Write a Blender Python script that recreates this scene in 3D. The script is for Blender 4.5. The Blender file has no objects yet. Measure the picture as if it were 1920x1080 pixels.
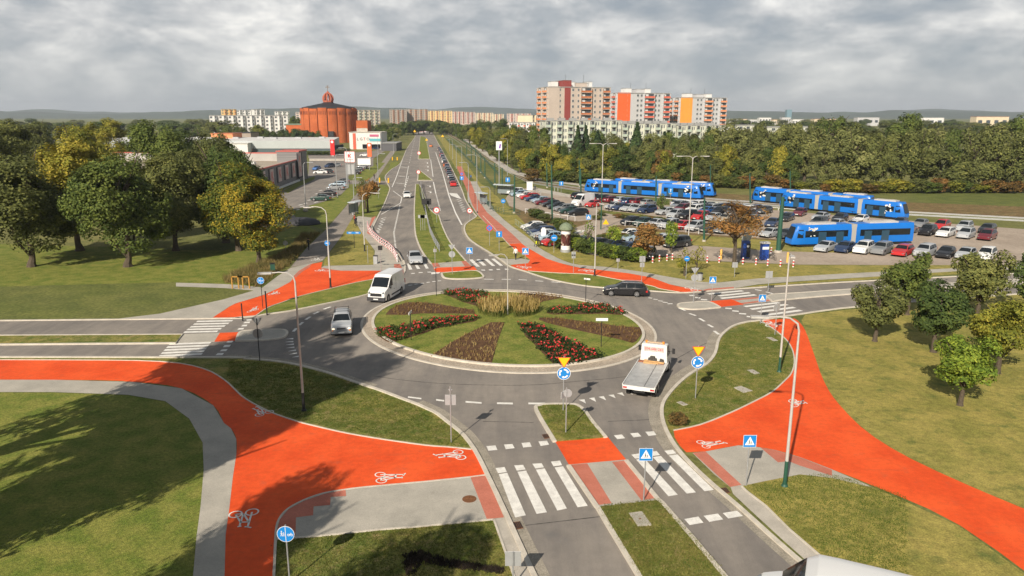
import bpy, bmesh, math, random
from mathutils import Vector, Matrix, noise
from mathutils.geometry import tessellate_polygon
R = math.radians
rnd = random.Random(7)
scene = bpy.context.scene
col = scene.collection
# ------------------------------------------------------------------ camera, sky, sun
HC, FP, TH = 19.0, 1375.0, R(13.3)
cam = bpy.data.objects.new('camera', bpy.data.cameras.new('camera'))
col.objects.link(cam); scene.camera = cam
cam.location = (0, 0, HC); cam.rotation_euler = (R(90) - TH, 0, 0)
cam.data.sensor_fit = 'HORIZONTAL'; cam.data.sensor_width = 36
cam.data.lens = 36 * FP / 1920; cam.data.clip_start = .3; cam.data.clip_end = 30000
SUN_EL, SUN_AZ = R(32), R(25)
sd = Vector((math.sin(SUN_AZ) * math.cos(SUN_EL), math.cos(SUN_AZ) * math.cos(SUN_EL), -math.sin(SUN_EL)))
sun = bpy.data.objects.new('sun', bpy.data.lights.new('sun', 'SUN')); col.objects.link(sun)
sun.data.energy = 5.0; sun.data.angle = R(.6); sun.data.color = (1, .90, .76)
sun.rotation_euler = sd.to_track_quat('-Z', 'Y').to_euler()
scene.view_settings.view_transform = 'Standard'; scene.view_settings.look = 'None'
scene.view_settings.exposure = 0.3; scene.view_settings.gamma = 1
w = bpy.data.worlds.new('World'); scene.world = w; w.use_nodes = True
nt = w.node_tree; nt.nodes.clear()
def lk(nt, a, b): nt.links.new(a, b)
def mathn(nt, op, a, b=None, c=None):
    n = nt.nodes.new('ShaderNodeMath'); n.operation = op
    for i, v in enumerate((a, b, c)):
        if v is None: continue
        if isinstance(v, (int, float)): n.inputs[i].default_value = v
        else: nt.links.new(v, n.inputs[i])
    return n.outputs[0]
def ramp(nt, fac, stops):
    n = nt.nodes.new('ShaderNodeValToRGB'); r = n.color_ramp
    while len(r.elements) < len(stops): r.elements.new(.5)
    for e, (p, c) in zip(r.elements, stops):
        e.position = p; e.color = (*c, 1) if len(c) == 3 else c
    nt.links.new(fac, n.inputs[0]); return n.outputs[0]
def mix(nt, fac, a, b, mode='MIX'):
    n = nt.nodes.new('ShaderNodeMix'); n.data_type = 'RGBA'; n.blend_type = mode
    for i, v in ((0, fac), (6, a), (7, b)):
        if isinstance(v, (int, float)): n.inputs[i].default_value = v
        elif isinstance(v, tuple): n.inputs[i].default_value = (*v, 1)[:4]
        else: nt.links.new(v, n.inputs[i])
    return n.outputs[2]
sky = nt.nodes.new('ShaderNodeTexSky'); sky.sky_type = 'NISHITA'; sky.sun_disc = False
sky.sun_elevation = SUN_EL; sky.sun_rotation = R(180) + SUN_AZ
tc = nt.nodes.new('ShaderNodeTexCoord'); sx = nt.nodes.new('ShaderNodeSeparateXYZ')
lk(nt, tc.outputs['Generated'], sx.inputs[0])
cx = nt.nodes.new('ShaderNodeCombineXYZ')
lk(nt, mathn(nt, 'MULTIPLY', sx.outputs[0], 3.6), cx.inputs[0]); lk(nt, mathn(nt, 'MULTIPLY', sx.outputs[1], 3.6), cx.inputs[1]); lk(nt, mathn(nt, 'MULTIPLY', sx.outputs[2], 8.5), cx.inputs[2])
n1 = nt.nodes.new('ShaderNodeTexNoise'); n1.inputs['Scale'].default_value = 1.6; n1.inputs['Detail'].default_value = 9; n1.inputs['Roughness'].default_value = .56; n1.inputs['Distortion'].default_value = .35
n2 = nt.nodes.new('ShaderNodeTexNoise'); n2.inputs['Scale'].default_value = 5.5; n2.inputs['Detail'].default_value = 6; n2.inputs['Roughness'].default_value = .55
lk(nt, cx.outputs[0], n1.inputs[0]); lk(nt, cx.outputs[0], n2.inputs[0])
cl = mathn(nt, 'ADD', mathn(nt, 'MULTIPLY', n1.outputs[0], .72), mathn(nt, 'MULTIPLY', n2.outputs[0], .28))
ccol = ramp(nt, cl, [(.38, (.31, .345, .385)), (.455, (.42, .44, .46)), (.52, (.58, .58, .58)), (.575, (.74, .73, .71)), (.64, (.98, .95, .90))])
hz = ramp(nt, sx.outputs[2], [(0.0, (1, 1, 1)), (.045, (.45, .45, .45)), (.10, (0, 0, 0))])
ccol = mix(nt, mathn(nt, 'MULTIPLY', hz, .75), ccol, (.40, .435, .455))
ccol = mix(nt, 1.0, ccol, ramp(nt, sx.outputs[2], [(.14, (1.0, 1.0, 1.0)), (.28, (.42, .45, .49)), (1, (.34, .37, .41))]), 'MULTIPLY')
skyc = mix(nt, 1.0, sky.outputs[0], (.09, .09, .09), 'MULTIPLY')
bgc = mix(nt, .93, skyc, ccol)
bg = nt.nodes.new('ShaderNodeBackground'); lk(nt, bgc, bg.inputs[0]); bg.inputs[1].default_value = .92
wo = nt.nodes.new('ShaderNodeOutputWorld'); lk(nt, bg.outputs[0], wo.inputs[0])

# ------------------------------------------------------------------ helpers
def G(px, py, z=0.0):
    "ground point seen at a place of the 1920x1080 photograph"
    a = TH + math.atan((py - 540) / FP); D = (HC - z) / math.tan(a)
    zc = D * math.cos(TH) + (HC - z) * math.sin(TH)
    return Vector(((px - 960) / FP * zc, D, z))
def AT(px, py, D):
    "point at ground distance D that is seen at px, py"
    z = HC - D * math.tan(TH + math.atan((py - 540) / FP))
    zc = D * math.cos(TH) + (HC - z) * math.sin(TH)
    return Vector(((px - 960) / FP * zc, D, z))
def H(base, py): return AT(960, py, base.y).z
MATS = {}
def mat(name, c, rough=.8, metal=0, var=0, scale=1.0, bump=0, coat=0, c2=None, emit=None, alpha=None, oc=False, spec=None, detail=6):
    if name in MATS: return MATS[name]
    m = bpy.data.materials.new(name); m.use_nodes = True; t = m.node_tree
    b = t.nodes['Principled BSDF']; b.inputs['Roughness'].default_value = rough; b.inputs['Metallic'].default_value = metal
    if coat: b.inputs['Coat Weight'].default_value = coat; b.inputs['Coat Roughness'].default_value = .06
    if spec is not None: b.inputs['Specular IOR Level'].default_value = spec
    base = None
    if oc: base = t.nodes.new('ShaderNodeObjectInfo').outputs['Color']
    if var or c2 or bump:
        tcn = t.nodes.new('ShaderNodeTexCoord'); co = tcn.outputs['Object']
        ns = t.nodes.new('ShaderNodeTexNoise'); ns.inputs['Scale'].default_value = scale; ns.inputs['Detail'].default_value = detail; ns.inputs['Roughness'].default_value = .62
        t.links.new(co, ns.inputs[0])
        if c2: cc = ramp(t, ns.outputs[0], [(.34, c), (.66, c2)])
        else:
            v = ramp(t, ns.outputs[0], [(.3, (1 - var,) * 3), (.7, (1 + var,) * 3)])
            cc = mix(t, 1.0, base if base else tuple(c), v, 'MULTIPLY')
        t.links.new(cc, b.inputs['Base Color'])
        if bump:
            bp = t.nodes.new('ShaderNodeBump'); bp.inputs['Strength'].default_value = bump; bp.inputs['Distance'].default_value = .05
            t.links.new(ns.outputs[0], bp.inputs['Height']); t.links.new(bp.outputs[0], b.inputs['Normal'])
    elif base: t.links.new(base, b.inputs['Base Color'])
    else: b.inputs['Base Color'].default_value = (*c, 1)
    if emit: b.inputs['Emission Color'].default_value = (*emit, 1); b.inputs['Emission Strength'].default_value = 1
    MATS[name] = m; return m
def surf(name, layers, rough=.9, bump=.3, bscale=30, brick=None):
    "ground material: layers = [(scale, colA, colB, lo, hi, factor, seed)] mixed over each other in world metres"
    m = bpy.data.materials.new(name); m.use_nodes = True; t = m.node_tree
    b = t.nodes['Principled BSDF']; b.inputs['Roughness'].default_value = rough; b.inputs['Specular IOR Level'].default_value = .25
    g = t.nodes.new('ShaderNodeNewGeometry'); co = g.outputs['Position']; cur = None
    for (sc, a, c, lo, hi, f, sd_) in layers:
        mp = t.nodes.new('ShaderNodeMapping'); mp.inputs['Location'].default_value = (sd_ * 7.3, sd_ * 3.1, 0); t.links.new(co, mp.inputs[0])
        if isinstance(sc, tuple): mp.inputs['Scale'].default_value = (*sc, 1); s_ = 1
        else: s_ = sc
        ns = t.nodes.new('ShaderNodeTexNoise'); ns.inputs['Scale'].default_value = s_; ns.inputs['Detail'].default_value = 5; ns.inputs['Roughness'].default_value = .6
        t.links.new(mp.outputs[0], ns.inputs[0])
        if cur is None: cur = ramp(t, ns.outputs[0], [(lo, a), (hi, c)])
        elif a is None:
            fac = ramp(t, ns.outputs[0], [(lo, (0, 0, 0)), (hi, (1, 1, 1))]); cur = mix(t, mathn(t, 'MULTIPLY', fac, f), cur, c)
        else: cur = mix(t, f, cur, ramp(t, ns.outputs[0], [(lo, a), (hi, c)]), 'MULTIPLY')
    if brick:
        bt = t.nodes.new('ShaderNodeTexBrick'); bt.inputs['Scale'].default_value = brick[0]; bt.inputs['Mortar Size'].default_value = brick[1]
        bt.inputs['Color1'].default_value = (1, 1, 1, 1); bt.inputs['Color2'].default_value = (brick[2],) * 3 + (1,); bt.inputs['Mortar'].default_value = (brick[3],) * 3 + (1,)
        t.links.new(co, bt.inputs[0]); cur = mix(t, 1.0, cur, bt.outputs[0], 'MULTIPLY')
    t.links.new(cur, b.inputs['Base Color'])
    ns = t.nodes.new('ShaderNodeTexNoise'); ns.inputs['Scale'].default_value = bscale; ns.inputs['Detail'].default_value = 3; t.links.new(co, ns.inputs[0])
    bp = t.nodes.new('ShaderNodeBump'); bp.inputs['Strength'].default_value = bump; bp.inputs['Distance'].default_value = .04
    t.links.new(ns.outputs[0], bp.inputs['Height']); t.links.new(bp.outputs[0], b.inputs['Normal'])
    MATS[name] = m; return m
M_lawn = surf('lawn', [(.9, (.115, .142, .027), (.225, .215, .058), .38, .62, 1, 1), (.22, (.75, .85, .8), (1.25, 1.12, 1.05), .35, .65, 1, 2), (7, (.62, .66, .6), (1.35, 1.3, 1.35), .35, .65, 1, 3),
                       (1.6, None, (.33, .24, .11), .52, .70, .75, 4), (6, None, (.42, .33, .18), .60, .72, .6, 8), (.8, None, (.07, .13, .018), .56, .68, .75, 6), (22, (.6, .6, .6), (1.4, 1.4, 1.4), .35, .65, 1, 5)], .95, .8, 18)
M_dry = surf('dry_lawn', [(.35, (.22, .205, .048), (.33, .275, .075), .38, .62, 1, 1), (2.5, (.8, .8, .8), (1.2, 1.2, 1.15), .35, .65, 1, 2), (.8, None, (.10, .13, .03), .55, .7, .8, 3), (12, (.7, .7, .7), (1.3, 1.3, 1.3), .35, .65, 1, 5)], .95, .6, 12)
M_lush = surf('lush_lawn', [(.7, (.125, .165, .024), (.225, .225, .048), .38, .62, 1, 1), (6, (.7, .72, .7), (1.3, 1.28, 1.3), .35, .65, 1, 2), (18, (.7, .7, .7), (1.3, 1.3, 1.3), .35, .65, 1, 3)], .95, .8, 18)
M_field = surf('ground', [(.02, (.12, .14, .035), (.19, .18, .065), .4, .6, 1, 1), (.3, (.75, .8, .75), (1.2, 1.15, 1.1), .35, .65, 1, 2), (3, (.7, .7, .7), (1.3, 1.3, 1.3), .35, .65, 1, 3)], .95, .5, 6)
M_scrub = surf('scrub', [(.4, (.17, .11, .05), (.24, .17, .075), .4, .6, 1, 1), (1.2, None, (.09, .105, .03), .5, .62, .9, 2), (5, (.6, .6, .6), (1.35, 1.3, 1.3), .35, .65, 1, 3)], .95, .7, 6)
M_asph = surf('asphalt', [(.11, (.205, .187, .170), (.275, .246, .216), .36, .64, 1, 1), ((.9, .12), (.88, .88, .89), (1.1, 1.09, 1.07), .38, .62, 1, 2), (1.6, (.95, .95, .95), (1.05, 1.05, 1.05), .35, .65, 1, 6), (40, (.8, .8, .8), (1.2, 1.2, 1.2), .35, .65, 1, 3), (.45, None, (.16, .155, .15), .60, .72, .5, 9)], .85, .3, 60)
M_asph2 = surf('worn_asphalt', [(.3, (.24, .215, .19), (.32, .28, .245), .36, .64, 1, 1), (5, (.85, .85, .85), (1.15, 1.14, 1.12), .35, .65, 1, 2), (40, (.8, .8, .8), (1.2, 1.2, 1.2), .35, .65, 1, 3)], .9, .3, 60)
M_red = surf('red_asphalt', [(.35, (.72, .078, .014), (.86, .115, .024), .36, .64, 1, 1), (3, (.93, .92, .92), (1.06, 1.06, 1.08), .35, .65, 1, 2), (45, (.86, .86, .86), (1.1, 1.12, 1.15), .35, .65, 1, 3), (1.3, None, (.46, .10, .05), .56, .76, .45, 7), ((.25, 2.2), None, (.50, .085, .035), .60, .72, .35, 11)], .8, .25, 60)
M_pink = surf('pink_paving', [(.6, (.50, .165, .11), (.60, .21, .145), .36, .64, 1, 1), (20, (.88, .88, .88), (1.1, 1.1, 1.1), .35, .65, 1, 3), (4, None, (.33, .17, .12), .62, .74, .5, 4)], .9, .3, 40, brick=(4.5, .012, .93, .72))
M_pave = surf('grey_paving', [(.5, (.40, .375, .325), (.50, .465, .40), .36, .64, 1, 1), (20, (.88, .88, .88), (1.1, 1.1, 1.1), .35, .65, 1, 3), (3, None, (.31, .29, .25), .60, .75, .5, 4)], .9, .3, 40, brick=(4.5, .012, .93, .74))
M_conc = surf('concrete', [(.8, (.42, .385, .33), (.53, .485, .42), .36, .64, 1, 1), (25, (.85, .85, .85), (1.12, 1.12, 1.12), .35, .65, 1, 3)], .9, .3, 40)
M_gutter = surf('gutter', [(1, (.27, .245, .20), (.36, .325, .27), .36, .64, 1, 1), (14, (.7, .7, .7), (1.3, 1.28, 1.25), .35, .65, 1, 3)], .9, .5, 25)
M_setts = surf('granite_setts', [(.5, (.42, .36, .29), (.54, .46, .37), .36, .64, 1, 1), (11, (.68, .68, .70), (1.3, 1.27, 1.22), .35, .65, 1, 3)], .9, .8, 12, brick=(7, .02, .85, .55))
M_lot = surf('car_park_paving', [(.12, (.36, .295, .235), (.47, .39, .315), .36, .64, 1, 1), (2, (.88, .88, .88), (1.1, 1.1, 1.1), .35, .65, 1, 3)], .9, .3, 20, brick=(2.5, .02, .93, .85))
M_mark = surf('marking_paint', [(2, (.62, .60, .56), (.80, .78, .73), .3, .6, 1, 1), (30, (.85, .85, .85), (1.1, 1.1, 1.1), .3, .6, 1, 3), (9, None, (.35, .33, .31), .64, .74, .55, 4)], .7, .15, 60)
M_soil = surf('soil', [(2, (.085, .045, .022), (.14, .075, .038), .36, .64, 1, 1), (14, (.55, .55, .55), (1.4, 1.4, 1.4), .35, .65, 1, 3)], .97, .9, 14)
M_rust = mat('rusty_iron', (.20, .085, .035), .85, .2, .35, 25, .3)
M_kerb = surf('kerbstone', [(1.3, (.52, .475, .40), (.64, .585, .50), .36, .64, 1, 1), (25, (.85, .85, .85), (1.12, 1.12, 1.12), .35, .65, 1, 3)], .9, .3, 40)
M_galv = mat('galvanised_steel', (.42, .43, .44), .5, .5, .12, 3)
M_white = mat('white_paint', (.72, .72, .70), .5, 0, .05, 2)
M_black = mat('black_plastic', (.02, .02, .022), .5)
M_dgreen = mat('dark_green_paint', (.022, .085, .055), .5, 0, .15, 4)
M_lampc = mat('pale_pole_paint', (.50, .48, .45), .6, .1, .1, 3)

def setp(o, label=None, cat=None, group=None, kind=None):
    if label: o['label'] = label
    if cat: o['category'] = cat
    if group: o['group'] = group
    if kind: o['kind'] = kind
    return o
def empty(name, loc, rz=0, label=None, cat=None, group=None):
    o = bpy.data.objects.new(name, None); col.objects.link(o); o.empty_display_size = .2
    o.location = loc; o.rotation_euler = (0, 0, rz); return setp(o, label, cat, group)
class MB:
    def __init__(s): s.v = []; s.f = []; s.m = []
    def add(s, vs, fs, m=0):
        n = len(s.v); s.v += [tuple(v) for v in vs]; s.f += [tuple(i + n for i in f) for f in fs]; s.m += [m] * len(fs); return s
    def box(s, c, d, m=0, rz=0, mtx=None):
        x, y, z = d[0] / 2, d[1] / 2, d[2] / 2
        vs = [Vector(p) for p in ((-x, -y, -z), (x, -y, -z), (x, y, -z), (-x, y, -z), (-x, -y, z), (x, -y, z), (x, y, z), (-x, y, z))]
        if rz: vs = [Matrix.Rotation(rz, 3, 'Z') @ v for v in vs]
        if mtx: vs = [mtx @ v for v in vs]
        return s.add([v + Vector(c) for v in vs], [(0, 3, 2, 1), (4, 5, 6, 7), (0, 1, 5, 4), (1, 2, 6, 5), (2, 3, 7, 6), (3, 0, 4, 7)], m)
    def tube(s, pts, r, m=0, n=8, cap=True):
        pts = [Vector(p) for p in pts]; rs = r if isinstance(r, (list, tuple)) else [r] * len(pts)
        rings = []; up = None
        for i, p in enumerate(pts):
            d = (pts[min(i + 1, len(pts) - 1)] - pts[max(i - 1, 0)]).normalized()
            if up is None or abs(d.dot(up)) > .98: up = Vector((0, 0, 1)) if abs(d.z) < .9 else Vector((1, 0, 0))
            a = d.cross(up).normalized(); b = d.cross(a).normalized(); up = -b if False else up
            rings.append([p + (a * math.cos(2 * math.pi * k / n) + b * math.sin(2 * math.pi * k / n)) * rs[i] for k in range(n)])
        vs = [v for rg in rings for v in rg]; fs = []
        for i in range(len(pts) - 1):
            for k in range(n):
                k2 = (k + 1) % n; fs.append((i * n + k, i * n + k2, (i + 1) * n + k2, (i + 1) * n + k))
        if cap: fs.append(tuple(range(n))); fs.append(tuple(range(len(vs) - 1, len(vs) - n - 1, -1)))
        return s.add(vs, fs, m)
    def disc(s, c, r, axis, t=.02, m=0, n=24, rim=None):
        c = Vector(c); a = Vector(axis).normalized()
        return s.tube([c - a * t / 2, c + a * t / 2], r, m, n)
    def prism(s, pts, z0, z1, m=0, side=None):
        n = len(pts); vs = [(p[0], p[1], z0) for p in pts] + [(p[0], p[1], z1) for p in pts]
        fs = [tuple(i + n for i in t) for t in tess(pts)]
        s.add(vs, fs, m); s.add(vs, [(i, (i + 1) % n, (i + 1) % n + n, i + n) for i in range(n)], m if side is None else side); return s
    def sphere(s, c, r, m=0, nu=12, nv=8, sc=(1, 1, 1)):
        vs = []; fs = []
        for j in range(nv + 1):
            ph = math.pi * j / nv
            for i in range(nu):
                t = 2 * math.pi * i / nu; vs.append((c[0] + r * sc[0] * math.sin(ph) * math.cos(t), c[1] + r * sc[1] * math.sin(ph) * math.sin(t), c[2] + r * sc[2] * math.cos(ph)))
        for j in range(nv):
            for i in range(nu): i2 = (i + 1) % nu; fs.append((j * nu + i, (j + 1) * nu + i, (j + 1) * nu + i2, j * nu + i2))
        return s.add(vs, fs, m)
    def build(s, name, mats, parent=None, smooth=False, label=None, cat=None, group=None, kind=None, loc=None):
        me = bpy.data.meshes.new(name); me.from_pydata(s.v, [], s.f)
        for m in (mats if isinstance(mats, (list, tuple)) else [mats]): me.materials.append(m)
        me.polygons.foreach_set('material_index', s.m)
        if smooth:
            me.polygons.foreach_set('use_smooth', [True] * len(s.f))
            try: me.set_sharp_from_angle(angle=R(38))
            except Exception: pass
        me.update(); o = bpy.data.objects.new(name, me); col.objects.link(o)
        if parent: o.parent = parent
        if loc is not None: o.location = loc
        return setp(o, label, cat, group, kind)
def tess(pts):
    a = sum(pts[i][0] * pts[(i + 1) % len(pts)][1] - pts[(i + 1) % len(pts)][0] * pts[i][1] for i in range(len(pts)))
    ts = tessellate_polygon([[Vector((p[0], p[1], 0)) for p in pts]]); out = []
    for t in ts:
        A, B, C = (pts[i] for i in t)
        cr = (B[0] - A[0]) * (C[1] - A[1]) - (B[1] - A[1]) * (C[0] - A[0])
        out.append(tuple(t) if cr > 0 else tuple(reversed(t)))
    return out
def inst(o, parent=None):
    c = o.copy(); col.objects.link(c); c.parent = parent; return c
def copy_tree(o, parent=None):
    c = inst(o, parent)
    for ch in o.children: copy_tree(ch, c)
    return c
def sm(pts, k=5, closed=False):
    "catmull-rom through pixel points"
    out = []; n = len(pts)
    for i in range(n if closed else n - 1):
        p = [pts[(i + j) % n] if closed else pts[min(max(i + j, 0), n - 1)] for j in (-1, 0, 1, 2)]
        for q in range(k):
            t = q / k
            out.append(tuple(.5 * (2 * p[1][d] + (p[2][d] - p[0][d]) * t + (2 * p[0][d] - 5 * p[1][d] + 4 * p[2][d] - p[3][d]) * t * t + (3 * p[1][d] - p[0][d] - 3 * p[2][d] + p[3][d]) * t ** 3) for d in (0, 1)))
    if not closed: out.append(pts[-1])
    return out
def sheet(name, pts, m, z, raise_=0, kind='structure', label=None, cat=None):
    P = [G(x, y, z) for x, y in pts]
    mb = MB()
    if raise_: mb.prism(P, 0, z, 0)
    else: mb.add(P, tess(P), 0)
    return mb.build(name, m, kind=kind, label=label, cat=cat)
def ridge(name, pts, wd, z0, z1, m, closed=False, off=0, px=True):
    P = [G(x, y, z1) if px else Vector((x, y, 0)) for x, y in pts]; n = len(P); L = []; Rr = []
    for i in range(n):
        a = P[(i - 1) % n] if closed or i else P[i]; b = P[(i + 1) % n] if closed or i < n - 1 else P[i]
        d = Vector((b.x - a.x, b.y - a.y)).normalized(); nr = Vector((-d.y, d.x))
        L.append((P[i].x + nr.x * (off + wd / 2), P[i].y + nr.y * (off + wd / 2))); Rr.append((P[i].x + nr.x * (off - wd / 2), P[i].y + nr.y * (off - wd / 2)))
    mb = MB(); vs = []
    for i in range(n): vs += [(*L[i], z0), (*L[i], z1), (*Rr[i], z1), (*Rr[i], z0)]
    fs = []
    for i in range(n if closed else n - 1):
        a = 4 * i; b = 4 * ((i + 1) % n)
        for k in range(3): fs.append((a + k, b + k, b + k + 1, a + k + 1))
    if not closed: fs += [(0, 1, 2, 3), (4 * n - 1, 4 * n - 2, 4 * n - 3, 4 * n - 4)]
    mb.add(vs, fs); return mb.build(name, m, kind='structure')
# ------------------------------------------------------------------ ground, roads, paths
def big(name, r, m, z):
    mb = MB(); mb.add([(-r, -200, z), (r, -200, z), (r, r, z), (-r, r, z)], [(0, 1, 2, 3)]); return mb.build(name, m, kind='structure')
big('ground', 9000, M_field, 0)
K1 = sm([(-700, 668), (-100, 668), (420, 669), (458, 671), (509, 675), (544, 680), (580, 688), (620, 699), (642, 706.7), (678, 719), (709, 729), (749, 744), (780, 755.6), (800, 764.4), (818, 773), (836, 786.7), (853, 800), (867, 812), (878, 825), (890, 842), (903, 866), (914, 889), (930, 922), (950, 965), (975, 1020), (1003, 1080), (1043, 1160), (1090, 1250)], 3)
K2 = sm([(1800, 1290), (1620, 1150), (1500, 1050), (1446, 1003), (1385, 948), (1340, 910), (1300, 873), (1272, 842), (1256, 818), (1246, 797), (1241, 776), (1243, 755), (1256, 735), (1276, 714), (1298, 697), (1326, 680), (1341, 661), (1347, 637), (1357, 623), (1375, 610), (1400, 602.5), (1428, 599), (1500, 588), (1700, 566), (2600, 500)], 3)
K3 = sm([(2600, 478), (1700, 522), (1500, 533), (1422, 538), (1376, 541), (1318, 545.5), (1274, 548), (1218, 544.5), (1180, 542), (1130, 538.5), (1089.5, 534), (1045.6, 526), (1015, 518), (985, 508), (957, 499), (940, 487), (916, 471.5), (885, 452), (873, 437.5), (871, 424), (878, 415.7), (893, 405.5), (888, 399), (873, 375), (866, 355.5), (849, 319.4), (830, 283), (822.8, 271), (814, 254), (808, 243)], 3)
K4 = sm([(776, 243), (779, 254), (770, 268), (762, 280), (750.6, 306), (736, 316), (726, 325), (722, 333), (727, 345), (731, 353), (727, 366), (720, 383), (709, 405), (697, 431), (700, 442), (712, 454), (739, 469), (756, 487), (759, 504), (755, 513), (735, 527), (712, 539), (689, 551), (642, 562), (598, 571), (544, 582), (500, 588), (480, 591.5), (440, 595), (420, 596), (0, 600), (-700, 606)], 3)
sheet('road', K1 + K2 + K3 + K4, M_asph, .004)
def G2(P): return [(x, y) for x, y in P]
for K in (K1, K2, K3, K4): ridge('kerb', K, .24, 0, .09, M_kerb)
# gutters: strips of rougher stone beside the kerbs
def part_of(K, a, b):
    ia = min(range(len(K)), key=lambda i: (K[i][0] - a[0]) ** 2 + (K[i][1] - a[1]) ** 2); ib = min(range(len(K)), key=lambda i: (K[i][0] - b[0]) ** 2 + (K[i][1] - b[1]) ** 2)
    return K[ia:ib + 1]
ridge('gutter', part_of(K1, (780, 755), (1043, 1160)), .5, 0, .012, M_gutter, off=.38)
ridge('gutter', part_of(K2, (1620, 1150), (1300, 873)), .5, 0, .012, M_gutter, off=.38)
ridge('gutter', part_of(K2, (1300, 873), (1357, 623)), .75, 0, .014, M_gutter, off=.5)
ridge('gutter', part_of(K1, (420, 669), (700, 725)), .4, 0, .012, M_gutter, off=.33)
ridge('gutter', part_of(K3, (1318, 545), (893, 405)), .4, 0, .012, M_gutter, off=.33)
ridge('gutter', part_of(K4, (712, 539), (440, 595)), .4, 0, .012, M_gutter, off=.33)
# central island
def ell(cx_, cy_, ax, sk, by, n=96): return [(cx_ + ax * math.cos(2 * math.pi * i / n), cy_ + sk * math.cos(2 * math.pi * i / n) + by * math.sin(2 * math.pi * i / n)) for i in range(n)]
sheet('truck_apron', ell(953.7, 620.5, 277.5, 11.5, 77.7), M_setts, .05, 1)
ridge('kerb', ell(953.7, 620.5, 276, 11.5, 77.2), .22, 0, .07, M_kerb, True)
inner = ell(952.7, 614.6, 254, 11.5, 68.6)
sheet('island_lawn', inner, M_lush, .14, 1)
ridge('kerb', inner, .26, 0, .19, M_kerb, True)
# splitter island of the near arm
SPL = sm([(1040, 826), (1005.6, 767.5), (1013, 759), (1026.7, 756.5), (1073, 756.7), (1086.7, 761), (1098, 771), (1111, 789), (1135.6, 818.5)], 4)
sheet('median_lawn', SPL, M_lawn, .10, 1); ridge('kerb', SPL, .24, 0, .125, M_kerb)
SP2 = [(1066, 871), (1118, 946.7), (1121, 950), (1140, 982), (1199.5, 1080), (1250, 1165)]
SP3 = [(1174, 861.5), (1234, 935), (1242, 941.5), (1295, 1002.6), (1323.8, 1037), (1360.4, 1080), (1440, 1165)]
ridge('kerb', SP2, .24, 0, .115, M_kerb); ridge('kerb', SP3, .24, 0, .115, M_kerb)
sheet('median_lawn', [(1121, 950), (1234, 937), (1295, 1002.6), (1323.8, 1037), (1360.4, 1080), (1440, 1165), (1250, 1165), (1199.5, 1080), (1140, 982)], M_lawn, .10, 1)
sheet('cycle_crossing', [(1041, 827), (1139, 818.5), (1174, 861.5), (1067, 871)], M_red, .03, 1)
PV = [(1067, 871), (1174, 861.5), (1234, 937), (1121, 950)]
sheet('refuge_paving', PV, M_pave, .04, 1)
sheet('refuge_paving', [(1070, 871.5), (1101, 868.7), (1147, 943.5), (1119, 947)], M_pink, .045)
sheet('refuge_paving', [(1147.5, 866), (1173, 863.5), (1231, 933.5), (1202.5, 938)], M_pink, .045)
# north median and its crossings
MED = [(808, 493), (796.3, 478.3), (786.7, 461.5), (779.4, 440), (777, 413), (777, 384), (779.4, 345), (786, 345), (792, 356), (800, 378), (806, 392), (818, 402), (822.8, 404), (830, 425), (844.4, 454), (868.5, 483), (873, 488)]
MED = sm(MED[:7], 3) + sm(MED[7:], 3)
sheet('median_lawn', MED, M_lush, .10, 1); ridge('kerb', MED, .22, 0, .125, M_kerb)
sheet('refuge_paving', [(805, 491.5), (873, 488), (888, 500), (814, 501.5)], M_pave, .04, 1)
sheet('refuge_paving', [(808, 491), (819, 490.5), (826, 500), (813, 501)], M_pink, .045)
sheet('refuge_paving', [(864, 488.2), (872, 488), (885, 499.5), (872, 500)], M_pink, .045)
sheet('cycle_crossing', [(813, 502), (888, 499), (894, 505.5), (830, 509.5), (817, 510)], M_red, .042, 1)
SM = sm([(828, 511), (830, 517), (836, 520.5), (852, 522), (880, 521.6), (903, 519.5), (906, 516.5), (893, 507), (860, 508.5), (828, 511)], 4)
sheet('median_lawn', SM, M_lush, .10, 1); ridge('kerb', SM, .24, 0, .125, M_kerb)
for P in ([(784, 320), (789, 320.5), (811, 337.5), (783, 337.5)], [(788, 255), (798.7, 257.5), (806, 297.8), (784, 297.8)]):
    sheet('median_lawn', P, M_lush, .10, 1); ridge('kerb', P, .25, 0, .125, M_kerb, True)
sheet('turning_lane', [(786, 299), (806, 299), (811, 336), (790, 320), (786, 319)], M_asph2, .008)
# west splitter
WS = sm([(443, 637.8), (450, 622), (470, 618.5), (500, 617), (526.7, 616.7), (536, 619), (538, 624), (531, 631), (508.9, 635), (475.6, 636.8), (443, 637.8)], 4)
sheet('refuge_paving', WS, M_pave, .11, 1); ridge('kerb', WS, .22, 0, .13, M_kerb)
sheet('cycle_crossing', [(449, 622.5), (441, 638.5), (402, 640), (412, 624)], M_red, .03, 1)
sheet('refuge_paving', [(412, 624), (402, 640), (330, 642), (342, 626)], M_pave, .032, 1)
WM = [(342, 626), (330, 642), (-700, 650), (-700, 632)]
sheet('median_lawn', WM, M_lawn, .10, 1); ridge('kerb', WM, .22, 0, .125, M_kerb, True)
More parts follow.
